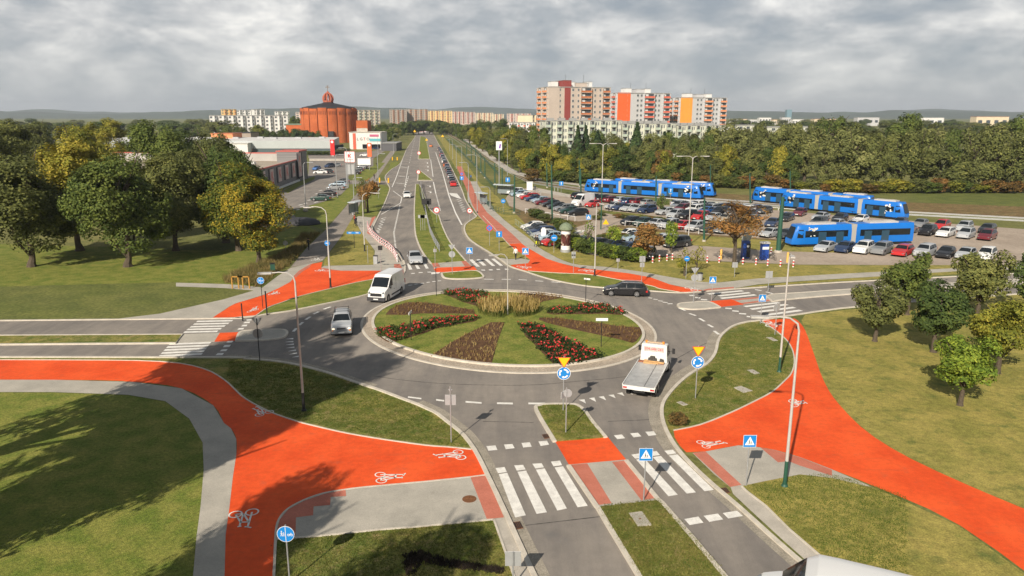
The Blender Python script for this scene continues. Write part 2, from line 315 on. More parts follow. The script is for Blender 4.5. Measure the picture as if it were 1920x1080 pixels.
# east splitter
ES = sm([(1350, 575), (1329.6, 576.9), (1302, 578.7), (1281.5, 577), (1273, 574), (1271, 571), (1276, 568), (1292.6, 566.3), (1327.8, 564.8), (1350, 575)], 4)
sheet('refuge_paving', ES, M_pave, .11, 1); ridge('kerb', ES, .22, 0, .13, M_kerb)
sheet('cycle_crossing', [(1328, 565), (1372, 561), (1394.4, 570.4), (1350, 575)], M_red, .03, 1)
sheet('refuge_paving', [(1372, 561), (1437, 555), (1450, 564), (1394.4, 570.4)], M_pave, .032, 1)
for P in ([(1373, 561), (1437, 555.2), (1440, 557.5), (1378, 563.3)], [(1389, 568), (1446, 561), (1450, 563.5), (1394, 570)]): sheet('refuge_paving', P, M_pink, .04)
EM = sm([(1437, 555.5), (1450, 551), (1470, 549.5), (1500, 548), (1700, 535), (2500, 489)], 3) + sm([(2500, 491), (1700, 543), (1500, 557.8), (1448, 564)], 3)
sheet('median_paving', EM, M_pave, .10, 1); ridge('kerb', EM, .22, 0, .125, M_kerb, True)
# south west quarter
RSW = sm([(884, 841.5), (840, 837), (800, 834), (720, 823), (653, 811.7), (600, 800), (553, 788), (503, 770), (460, 746.7), (442, 731), (420, 711), (380, 690), (300, 677), (100, 674), (-500, 673)], 3)
LSW = sm([(-500, 711), (100, 712), (250, 716), (340, 728), (400, 760), (420, 793), (433, 803), (443, 823), (443, 853), (436.7, 893), (430, 953), (423, 1003), (421, 1080), (415, 1200)], 3)
BSW = sm([(505, 1200), (513, 1080), (516.7, 1000), (523, 973), (540, 953), (570, 936.7), (606.7, 924), (650, 916.7), (693, 911.7), (800, 902)], 3) + [(882, 893.5), (913, 889.5)]
sheet('lawn', list(reversed(K1))[:0] + [(x, y) for x, y in part_of(K1, (-700, 668), (890, 842))] + RSW, M_lawn, .003)
sheet('cycle_track', [(913, 889.5), (889, 841.5)] + RSW + LSW + BSW[:-1], M_red, .006)
ridge('kerb', RSW, .1, 0, .05, M_kerb)
ridge('kerb', BSW, .1, 0, .03, M_kerb)
PS = [(913, 889.5), (946, 971), (912, 974), (780, 986.7), (713, 991.7), (607, 1003), (543, 1008), (519, 1010), (516.7, 1000), (523, 973), (540, 953), (570, 936.7), (606.7, 924), (650, 916.7), (693, 911.7), (800, 902), (882, 893.5)]
sheet('footpath', PS, M_pave, .010)
sheet('footpath', [(882, 894.5), (911, 891.5), (945, 970), (913, 973.5)], M_pink, .014)
sheet('footpath', [(648, 918), (649, 930), (620, 931.7), (619, 946.7), (588, 949.5), (587, 966), (555, 970), (554, 1004), (520, 1007.5), (518, 1000), (524.5, 974), (541, 954.5), (571, 938.5), (607.7, 926)], M_pink, .014)
ridge('kerb', [(519, 1010), (543, 1008), (607, 1003), (713, 991.7), (780, 986.7), (912, 974), (926, 973)], .1, 0, .05, M_kerb)
ridge('kerb', [(514, 1200), (513.5, 1080), (517, 1010)], .1, 0, .05, M_kerb)
sheet('lawn', [(517, 1010), (543, 1008), (607, 1003), (713, 991.7), (780, 986.7), (912, 974), (924, 973), (964, 1080), (1000, 1160), (505, 1200), (513, 1080)], M_lawn, .003)
sheet('footpath', [(926, 973), (953, 970), (1000, 1080), (1042, 1170), (1010, 1170), (964, 1080)], M_conc, .012)
ridge('kerb', [(926, 973), (964, 1080), (1000, 1170)], .1, 0, .05, M_kerb)
sheet('footpath', [(421, 1080)] + list(reversed(LSW))[1:][:0] + [(423, 1003), (430, 953), (436.7, 893), (443, 853), (443, 823), (433, 803), (420, 793), (400, 760), (340, 728), (250, 716), (100, 712), (-400, 712), (-400, 735), (100, 735), (240, 740), (310, 752), (355, 785), (380, 830), (382, 880), (376, 950), (368, 1010), (362, 1080), (350, 1200), (415, 1200)], M_pave, .010)
sheet('lawn', [(-1200, 736), (100, 736), (240, 741), (310, 753), (355, 786), (380, 830), (382, 880), (376, 950), (368, 1010), (362, 1080), (348, 1250), (-1800, 1250)], M_lush, .003)
# north west quarter
RNW = sm([(480, 591), (502.5, 576), (532.5, 565), (558.8, 555.6), (618.8, 540.6), (667.5, 529), (701, 522.8), (735, 517), (756, 509)], 3)
UNW = [(755.6, 507.5), (738.8, 507), (639, 507), (602, 502), (604.7, 491), (581, 495.6), (562.5, 508.8), (549, 520), (543.8, 529)] + sm([(543.8, 529), (495, 552.8), (442.5, 568.8), (420, 582), (395, 597)], 3)
sheet('lawn', part_of(K4, (755, 513), (480, 591)) + RNW, M_lush, .003)
sheet('cycle_track', RNW + UNW + [(400, 596.5), (440, 594.5)], M_red, .006); ridge('kerb', RNW, .1, 0, .05, M_kerb)
sheet('footpath', [(738.8, 507.5), (639, 507.5), (602, 502), (607.5, 498.5), (650, 497.5), (700, 496.6), (703, 470), (680, 440), (664, 410), (672, 405), (697, 408), (705, 408), (697, 432), (712, 454), (739, 469), (756, 487), (758, 505)], M_pave, .010)
sheet('footpath', [(739, 495), (750, 495), (756, 507), (739, 507)], M_pink, .014)
sheet('footpath', [(602, 502.5), (639, 507.3), (625, 507), (612, 506), (600, 504.5)], M_pink, .014)
sheet('footpath', [(697, 408), (705, 405), (690, 434), (696, 441), (688, 437)], M_pink, .014)
sheet('footpath', sm([(395, 598), (420, 581.5), (442.5, 568.5), (495, 552.5), (543.5, 529), (549, 520), (562.5, 508.5), (581, 495.5)], 2) + [(600, 490), (545, 502), (520, 518), (491, 540), (457.5, 550), (420, 561), (300, 588), (200, 600), (350, 599)], M_pave, .010)
sheet('footpath', [(491, 539), (457, 535), (420, 532.5), (330, 530), (330, 537), (420, 540), (455, 543), (480, 545)], M_pave, .011)
sheet('footpath', sm([(545, 501), (577.5, 462), (607.5, 434), (637.5, 400), (661.9, 371), (680, 350)], 2) + [(727, 290), (745, 268), (752, 268), (737, 290), (700, 345), (682, 368), (663, 405), (639, 445), (607.5, 486), (600, 491)], M_asph2, .009)
sheet('footpath', [(549, 519), (560, 508), (580, 496), (586, 494), (580, 501), (566, 510), (555, 520)], M_pink, .014)
LT = [(608, 488), (640, 445), (657, 414), (664, 412), (681, 441), (700, 467), (704, 490), (700, 496), (650, 497), (607, 498)]
sheet('lawn', LT, M_dry, .004)
sheet('lawn', [(668, 402), (685, 368), (702, 346), (715, 346), (729, 353), (724, 368), (718, 384), (706, 404)], M_lush, .004)
sheet('lawn', [(-900, 430), (420, 470), (560, 425), (566, 418), (600, 437), (575, 463), (541, 500), (518, 517), (490, 538), (455, 534), (330, 529), (-900, 560)], M_lush, .0035)
# left car park
sheet('car_park', [(420, 420), (500, 425), (562, 418), (545, 395), (556, 392), (607, 378), (640, 364), (652, 352), (645, 338), (662, 322), (700, 312), (700, 297), (640, 296), (580, 296), (578, 326), (570, 338), (527, 358), (500, 372)], M_asph, .006)
sheet('lawn', [(545, 396), (607, 379), (640, 366), (658, 346), (690, 345), (677, 352), (661, 371), (637, 399), (611, 425), (600, 428), (566, 417)], M_lush, .008)
sheet('lawn', [(530, 358), (570, 337), (590, 330), (590, 336), (560, 350), (540, 362)], M_lush, .010)
sheet('lawn', [(658, 334), (664, 326), (690, 316), (712, 305), (722, 305), (700, 330), (690, 338), (662, 338)], M_lush, .010)
sheet('side_road', [(640, 338), (690, 338.5), (712, 339), (731, 339), (731, 345), (714, 346), (690, 345), (640, 345)], M_asph2, .012)
sheet('lawn', [(728, 318), (733, 305), (745, 303), (749, 306), (737, 315), (726, 324), (722, 326)], M_lush, .008)
sheet('yard', [(578, 296), (700, 297), (745, 268), (752, 262), (700, 283), (640, 288), (578, 290)], M_asph, .005)
sheet('retaining_wall_top', [(580, 297), (645, 297), (645, 299), (580, 299)], M_conc, .5, 1)
# north east quarter
RNE = [(954, 456.9), (977.4, 456), (986.7, 463), (1012.6, 478)] + sm([(1025, 485), (1049.6, 493), (1086.7, 502), (1123.7, 506), (1179, 512.4), (1220, 520), (1255.6, 533), (1287, 539.5), (1318.5, 544.4)], 3)
LNE = sm([(1303.7, 547), (1274, 547), (1237, 540.7), (1220, 535), (1160.7, 524), (1105, 514), (1049.6, 511.5), (981, 506.5), (957, 497)], 3) + [(990, 493.5), (994, 487.4), (981, 476), (966, 469)]
sheet('cycle_track', RNE + LNE, M_red, .006)
ridge('kerb', sm([(1274, 547), (1237, 540.7), (1220, 535), (1160.7, 524), (1105, 514), (1049.6, 511.5), (990, 507.5)], 3), .1, 0, .05, M_kerb)
sheet('lawn', sm([(1237, 541.5), (1220, 535), (1160.7, 524), (1105, 514), (1049.6, 511.5), (985, 507)], 2) + part_of(K3, (985, 508), (1015, 518)) + [(1045.6, 526), (1089.5, 534), (1130, 538.5), (1180, 542), (1218, 544.5)], M_lush, .004)
FNE = sm([(2500, 470), (1700, 507), (1500, 517.6), (1422, 522), (1366.7, 527.8), (1339, 529.6), (1303.7, 526.9), (1246, 517.6), (1220, 512.4), (1179, 506), (1133, 500), (1086.7, 496.7), (1057, 489), (1031, 476), (1009, 463), (994, 448.5), (960, 424), (930, 398), (913, 372), (903, 358), (893, 340)], 2)
sheet('footpath', FNE + [(882, 340), (874, 331), (877, 375), (895, 403), (912, 420), (954, 456.9), (977.4, 456), (986.7, 463), (1012.6, 478), (1025, 485), (1049.6, 493), (1086.7, 502), (1123.7, 506), (1179, 512.4), (1220, 520), (1255.6, 533), (1287, 539.5), (1318.5, 544.8), (1376, 540.5), (1422, 533), (1500, 527), (1700, 515), (2500, 475)], M_pave, .009)
sheet('footpath', [(1318, 543.5), (1330, 541), (1376, 537.8), (1376, 540.5), (1320, 545)], M_pink, .014)
sheet('cycle_track', [(874, 331), (882, 340), (895, 372), (913, 398), (962, 440), (978, 455.5), (954, 456.5), (912, 420), (897, 403), (886, 385), (877, 360), (866, 335), (856, 312), (866, 312)], M_pink, .012)
sheet('footpath', [(937, 484.5), (940, 483.5), (953, 486), (975, 484.5), (994, 487.4), (990, 493.5), (957, 496.5), (945, 491)], M_pave, .012)
sheet('lawn', [(872, 424), (879, 416), (894, 406), (905, 404), (925, 425), (952, 455), (966, 469), (981, 476), (990, 484), (975, 484), (953, 485), (940, 482), (916, 470), (886, 451), (874, 437)], M_dry, .005)
ridge('kerb', [(905, 404), (925, 425), (952, 456), (966, 469)], .1, 0, .05, M_kerb)
sheet('lawn', [(893, 340), (903, 358), (913, 372), (930, 398), (960, 424), (994, 448.5), (1009, 463), (1031, 476), (1057, 489), (1086.7, 496.7), (1133, 500), (1179, 506), (1220, 512.4), (1246, 517.6), (1303.7, 526.9), (1339, 529.6), (1366.7, 527.8), (1422, 522), (1500, 517.6), (1700, 507), (2500, 470), (2400, 462), (1700, 497.5), (1500, 497), (1420, 494), (1330, 490), (1260, 484), (1200, 478), (1100, 478), (1020, 452), (985, 415), (950, 385), (915, 352)], M_dry, .005)
sheet('lawn', [(1500, 528), (1422, 535), (1376, 540), (1422, 537), (1500, 532), (1800, 514), (1800, 508)], M_dry, .013)
sheet('lawn', [(818, 252), (830, 255), (870, 300), (905, 350), (893, 345), (880, 325), (868, 320), (858, 322), (835, 280)], M_dry, .004)
sheet('tram_bed', [(822, 243), (835, 243), (905, 292), (985, 340), (1100, 362), (1300, 376), (1600, 395), (2600, 440), (2600, 412), (1500, 372), (1340, 362), (1100, 352), (1020, 344), (960, 318), (880, 275)], M_scrub, .006)
sheet('footpath', [(840, 243), (848, 243), (900, 275), (935, 300), (965, 320), (1010, 333), (1100, 347), (1220, 355), (1220, 357), (1100, 350), (1000, 337), (952, 323), (925, 303), (890, 277)], M_conc, .010)
for k in range(4):
    o = (k // 2) * 4.2 + (k % 2) * 1.435
    a = [G(830, 247), G(905, 299), G(990, 343), G(1100, 361), G(1313, 376.5), G(1600, 398), G(2600, 452)]
    ridge('tram_rail', [(p.x + o * .55, p.y + o * .83) for p in a], .09, 0, .14, M_galv, px=False)
# right car park
sheet('car_park', [(948, 372), (958, 358), (1000, 350.5), (1090, 369), (1250, 385), (1420, 391), (1560, 403), (2400, 465), (2400, 500), (1900, 497), (1700, 497), (1500, 496), (1420, 493), (1330, 489), (1260, 483), (1225, 477), (1190, 486), (1120, 480), (1075, 470), (1020, 448), (990, 432), (985, 418), (1040, 426), (1080, 424), (1030, 410), (985, 397), (955, 386)], M_lot, .008)
sheet('hedge_strip', [(955, 386), (985, 397), (1030, 408), (1085, 415), (1112, 412), (1105, 418), (1075, 428), (1040, 428), (985, 419), (968, 402)], M_scrub, .012)
sheet('hedge_strip', [(1120, 392), (1137, 395), (1200, 401), (1262, 411), (1262, 417), (1215, 411), (1165, 405), (1125, 398)], M_lawn, .012)
sheet('hedge_strip', [(1138, 426), (1160, 422), (1220, 428), (1300, 437), (1420, 446), (1500, 452), (1700, 464), (1740, 478), (1500, 472), (1450, 471), (1400, 467), (1330, 462), (1280, 459), (1215, 447), (1150, 436)], M_dry, .012)
sheet('hedge_strip', [(1138, 426), (1160, 422), (1220, 428), (1300, 437), (1420, 446), (1500, 452), (1500, 454.5), (1420, 449), (1300, 441), (1220, 433), (1155, 428)], M_scrub, .016)
sheet('bay_paving', [(1001, 352), (1088, 368), (1080, 372), (985, 356)], M_conc, .012)
sheet('hedge_strip', [(1120, 445), (1130, 437), (1150, 437), (1215, 448), (1190, 449), (1140, 448)], M_scrub, .012)
for i in range(3): 
    x = 1078 + i * 8; sheet('road_marking', [(x, 431), (x + 4, 431.8), (x - 6, 437.5), (x - 10.5, 436.5)], M_mark, .016)
# south east quarter
RSE = sm([(1428, 601), (1446, 613), (1463, 626), (1477.8, 640.7), (1487, 659), (1489.5, 680), (1484, 699), (1472.8, 711.7), (1447.8, 733.9), (1411.7, 753), (1370, 772.8), (1314, 795), (1263, 806)], 3)
sheet('lawn', RSE + part_of(K2, (1256, 818), (1428, 599)), M_lawn, .003)
ridge('kerb', RSE, .1, 0, .05, M_kerb)
sheet('cycle_track', [(1429.6, 600)] + RSE + [(1265, 820), (1275, 836), (1286.7, 848)] + sm([(1322.8, 846.4), (1383.9, 835), (1411.7, 836.7), (1453, 843.6), (1500, 857), (1560, 880), (1640, 912), (1800, 985), (2000, 1130)], 3) + sm([(2350, 1110), (2000, 985), (1760, 885), (1640, 820), (1575, 760), (1545, 715), (1525, 660), (1510, 620), (1498, 603), (1489, 597)], 3), M_red, .006)
sheet('footpath', [(1298, 849), (1322.8, 846.4), (1383.9, 835), (1411.7, 836.7), (1453, 843.6), (1500, 857), (1560, 880), (1640, 915), (1560, 896), (1500, 889.4), (1433.9, 902), (1397, 910), (1370, 914), (1340, 890)], M_pave, .010)
sheet('footpath', [(1299, 849), (1323, 846.6), (1390.5, 909), (1369, 913)], M_pink, .014)
sheet('footpath', [(1425.6, 838.8), (1453, 844), (1500, 857.5), (1560, 881), (1560, 892), (1500, 873), (1478, 864.4), (1459, 867)], M_pink, .014)
sheet('footpath', [(1370, 914), (1390, 910), (1397, 917), (1436, 947.6), (1478.6, 990), (1560, 1060), (1700, 1180), (1660, 1180), (1500, 1041), (1466, 1010.8), (1415, 964), (1374.7, 926)], M_conc, .012)
ridge('kerb', [(1391, 911), (1399, 919), (1436, 947.6), (1478.6, 990), (1560, 1060), (1700, 1180)], .1, 0, .05, M_kerb)
sheet('lawn', [(1392, 910), (1433.9, 902), (1500, 889.4), (1560, 896), (1640, 914), (1800, 987), (2000, 1132), (2100, 1250), (1780, 1250), (1560, 1060), (1478.6, 990), (1436, 947.6)], M_dry, .004)
sheet('lawn', [(2600, 1110), (2350, 1110)] + sm([(2350, 1110), (2000, 985), (1760, 885), (1640, 820), (1575, 760), (1545, 715), (1525, 660), (1510, 620), (1503, 600)], 2) + [(1510, 590), (1700, 568), (2600, 502)], M_dry, .0035)
# drains, manhole, concrete covers
def px_quad(name, P, m, z, **k): return sheet(name, P, m, z, **k)
for P in ([(959, 980), (975, 977.5), (982, 991), (966, 994)], [(1347, 916), (1361, 914), (1370, 924), (1354, 927)], [(1016, 815), (1028, 813.5), (1033, 821), (1021, 823)]):
    b = [G(*p) for p in P]; mb = MB(); mb.prism(b, 0, .016)
    o = mb.build('storm_drain', M_rust); setp(o, {959: 'rusty storm drain grate beside the kerb below the left zebra crossing', 1347: 'rusty storm drain grate beside the kerb right of the right zebra crossing', 1016: 'small rusty drain grate at the left corner of the splitter island'}[int(P[0][0])], 'drain', 'storm drains')
    mb = MB()
    for i in range(5):
        t = (i + .5) / 5; p = b[0].lerp(b[1], t); q = b[3].lerp(b[2], t); d = (q - p); mb.tube([p + d * .1 + Vector((0, 0, .018)), q - d * .1 + Vector((0, 0, .018))], .025, n=5)
    mb.build('slot', M_black, parent=o)
c = G(880, 936); mb = MB(); mb.disc((0, 0, .011), .36, (0, 0, 1), .012, 0, 28); mb.tube([(.3, 0, .018), (-.3, 0, .018)], .012, 0, 4); mb.tube([(0, .3, .018), (0, -.3, .018)], .012, 0, 4)
mb.build('manhole_cover', M_rust, label='round rusty manhole cover in the grey footpath left of the zebra crossing', cat='manhole', loc=(c.x, c.y, .006))
for P, lb in (([(1179, 966), (1203.5, 963), (1222, 988.8), (1196, 991)], 'pale concrete inspection cover set in the median grass between the near lanes'), ([(1375.6, 727), (1389.4, 724), (1411, 733), (1393.6, 737)], 'concrete inspection cover in the right lawn, largest and nearest the red path'),
              ([(1400.6, 694.4), (1411.7, 693), (1425, 700.6), (1414.4, 702)], 'concrete inspection cover in the middle of the right lawn'), ([(1436.7, 633), (1446, 632.5), (1459, 639), (1450.6, 640)], 'concrete inspection cover at the far end of the right lawn'),
              ([(1268.6, 754.7), (1277, 752.8), (1290, 758.9), (1281, 761)], 'small concrete cover near the kerb in the right lawn')):
    b = [G(*p) for p in P]; zt = .10 if P[0][0] == 1179 else 0
    mb = MB(); mb.prism(b, 0, zt + .03); o = mb.build('inspection_cover', M_conc, label=lb, cat='cover', group='concrete covers in the lawns')
    c = sum(b, Vector()) / 4; q = [c + (p - c) * .8 for p in b]; mb = MB(); mb.prism(q, zt + .03, zt + .036); mb.build('lid', M_pave, parent=o); mb = MB(); mb.disc((c.x, c.y, zt + .04), .05, (0, 0, 1), .01); mb.build('lifting_eye', M_rust, parent=o)
# ------------------------------------------------------------------ painted markings
mk = MB()
def mq(*P, z=.016): Q = [G(x, y) for x, y in P]; mk.add([(q.x, q.y, z) for q in Q], [tuple(range(len(Q)))] if len(Q) < 5 else tess(Q))
def ml(a, b, w_=.14, z=.016):
    a = G(*a); b = G(*b); d = (b - a).normalized(); n_ = Vector((-d.y, d.x, 0)) * w_ / 2
    mk.add([(q.x, q.y, z) for q in (a - n_, b - n_, b + n_, a + n_)], [(0, 1, 2, 3)])
def mpoly(P, w_=.14):
    for a, b in zip(P, P[1:]): ml(a, b, w_)
def dash(a, b, n, w_=.14, duty=.5):
    A, B = G(*a), G(*b)
    for i in range(n):
        p = A.lerp(B, i / n); q = A.lerp(B, (i + duty) / n); d = (q - p).normalized(); m_ = Vector((-d.y, d.x, 0)) * w_ / 2
        mk.add([(s.x, s.y, .016) for s in (p - m_, q - m_, q + m_, p + m_)], [(0, 1, 2, 3)])
for Q in ([(929, 878), (946, 876), (950.5, 885.4), (934, 887.6)], [(935.2, 889.5), (951.2, 887), (986, 966.7), (966, 970.7)], [(964, 873), (981, 872), (985.6, 880.7), (968.9, 883)], [(970, 885), (986.5, 882.8), (1025.6, 961), (1006, 964)],
          [(998, 870), (1015.6, 869), (1020, 876.7), (1004, 879)], [(1004.8, 881), (1021.2, 878.6), (1063, 954), (1045, 957.8)], [(1033, 866), (1050, 864), (1053.8, 872.6), (1037.8, 875)], [(1039.8, 877), (1055.8, 874.6), (1102, 949), (1083, 951.6)],
          [(912, 837), (929, 835.6), (932.7, 844), (915.6, 845.6)], [(945, 834), (961, 833), (965, 840.7), (948.4, 842.7)], [(977.8, 831), (993, 829.6), (997, 837.8), (981, 839.6)], [(1009.6, 828), (1025.6, 826.7), (1029.6, 834), (1013.8, 836.7)],
          [(1151, 816.7), (1166, 815), (1172, 822), (1157.5, 824)], [(1181.7, 813), (1196, 811.7), (1202.8, 818.6), (1188, 820.6)], [(1210, 810), (1225.6, 809), (1231, 816), (1216, 817.8)],
          [(1184, 853), (1199, 850.6), (1206, 858), (1191, 860.4)], [(1192.5, 862), (1208, 859.8), (1270.8, 928), (1253.5, 931)], [(1216, 847.8), (1231, 846), (1237.5, 853.6), (1222.5, 855.6)], [(1224, 857.4), (1239, 855.2), (1305, 923.6), (1287.7, 926)],
          [(1245.6, 845.6), (1261.7, 843.6), (1268, 850.6), (1252.5, 852.8)], [(1254, 854.4), (1270, 852.4), (1338.6, 919), (1321, 921.5)],
          [(1283, 973.7), (1309.5, 969), (1319, 980.6), (1293, 985)], [(1319, 967.6), (1346, 963.5), (1356, 974.5), (1330, 979)], [(1355, 962.5), (1382, 958), (1393, 968), (1365.5, 972.7)],
          [(1085, 750), (1096, 749), (1098.4, 756.7)], [(1104, 747), (1114.4, 745.6), (1117.8, 754)], [(1121.8, 744.4), (1132, 743), (1136.7, 751)], [(1140, 741), (1150.7, 740), (1154.4, 747)], [(1156.7, 737.8), (1166.7, 736), (1171, 743)], [(1172, 735.5), (1182, 733.8), (1187, 740.5)],
          [(817.8, 748.5), (833, 750.6), (833, 753.4), (817.8, 751.4)], [(765, 743.5), (790, 746.5), (790, 749), (765, 746)], [(873, 752.2), (903, 754.4), (903, 757.4), (873, 755.2)], [(931.8, 754.8), (961.6, 755.2), (961.6, 758.6), (931.8, 758)], [(990.7, 755.2), (1022, 755.4), (1022, 758.6), (990.7, 758.4)],
          [(763, 494.5), (768, 494.5), (773.5, 505.5), (767, 506)], [(778, 497), (783, 497), (788, 504), (782, 504.5)], [(793, 493.5), (798, 493.5), (804, 503.5), (798.5, 504)],
          [(879.5, 487), (886, 486.6), (900, 500), (893, 500.5)], [(893, 486.8), (899.5, 486.2), (912, 498), (905.5, 498.4)], [(907.5, 486), (914, 485.6), (928.7, 498.6), (922.5, 499)], [(921, 485.6), (927, 485), (943.5, 498.2), (937.5, 498.6)],
          [(808, 511), (826, 509.8), (823, 513), (809, 514.6)], [(772, 512.3), (778, 512), (777, 513.4), (770, 513.6)], [(785, 510.6), (793, 510.4), (792, 511.8), (785, 512)], [(801, 509.8), (808, 509.6), (808, 511), (802, 511.2)],
          [(902, 505.6), (909, 505.8), (910, 507.6), (903, 507.4)], [(916, 505.2), (923, 505.2), (924, 507), (917.5, 507)], [(930, 504.4), (937, 504.4), (938, 506), (932, 506.2)], [(946, 504), (953, 504), (954, 505.8), (947, 505.8)],
          [(461, 599), (471, 598.5), (472, 601), (463, 601.6)], [(459, 603.6), (469, 603), (468, 606), (456, 606.4)], [(455, 609.3), (464, 609), (462, 612), (452, 612.4)], [(448, 615.6), (458, 615), (456, 618), (445, 618.4)],
          [(427, 639.5), (438, 639), (435, 642.4), (424, 642.8)], [(421, 647.4), (433, 646.6), (430, 650.8), (418, 651.4)], [(416, 655.4), (427, 654.6), (424, 658.6), (412, 659)], [(408, 662.5), (420, 662), (417, 666), (404, 666.6)]): mq(*Q)
for (a, b) in (((535.6, 636), (550, 633.9)), ((534, 641.6), (550, 639.4)), ((535, 647), (551, 644.2)), ((535.6, 653), (552, 650)), ((539, 659), (555, 655.5)), ((541, 665), (557, 661)), ((546.7, 670.4), (560, 667))): mq(a, (b[0], b[1] + 2.6), b)
for a, b in (((606.7, 580), (620, 575.6)), ((587.8, 589), (597.8, 584.4)), ((573, 599.6), (582, 594)), ((561, 610), (567.8, 604.4)), ((550, 622), (556, 615.5)), ((765.6, 535.4), (772.6, 534.4)), ((777, 533.4), (784, 532.4)), ((788.5, 532), (795, 531)), ((800, 530), (806, 529)), ((810.5, 528.6), (816.6, 527.6)), ((821, 527), (827, 526.4)),
             ((908, 523.7), (925.8, 523.9)), ((940.7, 523.9), (957.5, 524)), ((972.5, 524.5), (987.9, 525.3)), ((1003.7, 526.7), (1018.6, 527.6)), ((1034, 528.6), (1050.8, 529.9)),
             ((1215.7, 558.5), (1223, 559.3)), ((1225, 561), (1233, 562)), ((1234, 564), (1242.6, 565)), ((1242.6, 566.7), (1251.9, 567.6)), ((1251.9, 570), (1261, 569.6)),
             ((1292.6, 588), (1304.6, 592)), ((1311, 597), (1321, 602.8)), ((1327.4, 608.7), (1337, 613.9)), ((1339, 620.7), (1348, 627.4)), ((1273, 577.6), (1285, 582.6)), ((1415.7, 543), (1428, 545.5)), ((1436, 547.5), (1450, 551))): ml(a, b, .27)
for (a, b) in (((1327.8, 551.5), (1392.6, 545.4)), ((1348, 555), (1405.6, 549)), ((1351.9, 559.6), (1416.7, 553)), ((1396, 575), (1461, 567.6)), ((1408, 580), (1476, 571)), ((1422, 585), (1490, 576.5)), ((1438, 590.7), (1502, 582))): ml(a, b, .52)
for (a, b) in (((1292.6, 554.3), (1302, 554.3)), ((1303, 558), (1313, 559)), ((1314, 561.7), (1326, 562.4)), ((1360, 578), (1372, 579)), ((1373, 583), (1385, 584)), ((1386, 588), (1399, 589)), ((1400, 593.5), (1412, 594.8))): ml(a, b, .45)
for i in range(5): ml((395 - i * 4, 643 + i * 5.2), (318 - i * 5, 645.5 + i * 5.6), .5)
for i in range(5): ml((408 + i * 7, 621.5 - i * 5), (345 + i * 6, 623 - i * 5), .5)
# north road
mpoly([(816.8, 285.7), (830, 324), (842, 367.6), (854, 399), (866, 421.7)], .28)
mpoly([(807.5, 299), (812, 331.5)], .25); mpoly([(784, 298.6), (807, 299)], .3); mpoly([(782, 339.5), (812.5, 341), (817, 362)], .28)
dash((817, 362), (826, 396), 14, .25, .6)
dash((766, 331), (756, 363), 8, .25, .55); mpoly([(751.5, 308), (742, 335), (735, 351)], .22); mpoly([(766, 311), (759, 350)], .2)
mpoly([(762.6, 279), (751.5, 308)], .22); dash((773, 279), (767, 309), 8, .16, .4); dash((779, 256), (773, 279), 8, .16, .4)
for t in (313, 330, 343): ml((752.5 - (t - 313) * .32, t), (764 - (t - 313) * .22, t + 1.5), .55)
mpoly([(737, 358), (753.5, 370)], .2); mpoly([(753.5, 370), (751, 381), (715, 402)], .2)
dash((750, 384), (738.5, 436), 26, .25, .6); dash((738.5, 436), (742, 466), 12, .25, .6)
for i in range(7):
    y0 = 408 + i * 4.6; ml((724 - i * 2.1, y0), (715 - i * 1.8, y0 + 2), .2); ml((715 - i * 1.8, y0 + 2), (722 - i * 2.2, y0 + 4.4), .2)
for i in range(7):
    y0 = 371 + i * 3.8; ml((855 + i * 1.8, y0), (864 + i * 1.6, y0 + 1.6), .2); ml((864 + i * 1.6, y0 + 1.6), (856 + i * 1.9, y0 + 3.8), .2)
for x, y in ((803, 348), (804, 359), (798, 304), (799, 311), (799, 318)): ml((x - 2, y), (x + 3.5, y + .4), .4); ml((x + 3.5, y + .4), (x + 3.5, y + 3), .4)
mq((842, 362), (857, 363), (866, 374), (846, 367))
for i in range(7): ml((598 - i * 7, 358 + i * 6), (604 - i * 7, 356.5 + i * 6), .5)
for (x, y) in ((580, 389), (589, 380), (560, 385)): ml((x, y), (x + 7, y - 2), .4)
def bike(wa, wb, top):
    A, B, T = G(*wa), G(*wb), G(*top); u = B - A; mid = (A + B) / 2; v = T - mid; ul = u.length
    def P(a, b): return mid + u * a + v * b
    def seg(a, b, wd=.09):
        p, q = P(*a), P(*b); d = (q - p).normalized(); n_ = Vector((-d.y, d.x, 0)) * wd / 2
        mk.add([(s.x, s.y, .02) for s in (p - n_, q - n_, q + n_, p + n_)], [(0, 1, 2, 3)])
    k = ul / max(v.length, .01)
    for sx_ in (-.5, .5):
        vs = []; n = 20
        for i in range(n):
            t = 2 * math.pi * i / n
            for r in (.44, .34): p = P(sx_ + r * math.cos(t), r * math.sin(t) * k); vs.append((p.x, p.y, .0205))
        mk.add(vs, [(2 * i, 2 * ((i + 1) % n), 2 * ((i + 1) % n) + 1, 2 * i + 1) for i in range(n)])
    for a, b in (((-.5, 0), (-.15, .55)), ((-.5, 0), (-.02, .02)), ((-.02, .02), (.33, .6)), ((-.15, .55), (.33, .6)), ((-.15, .55), (-.02, .02)), ((.5, 0), (.28, .9)), ((-.15, .5), (-.2, .78)), ((-.32, .8), (-.08, .8)), ((.28, .9), (.5, .98)), ((.1, .86), (.28, .9))): seg(a, b)
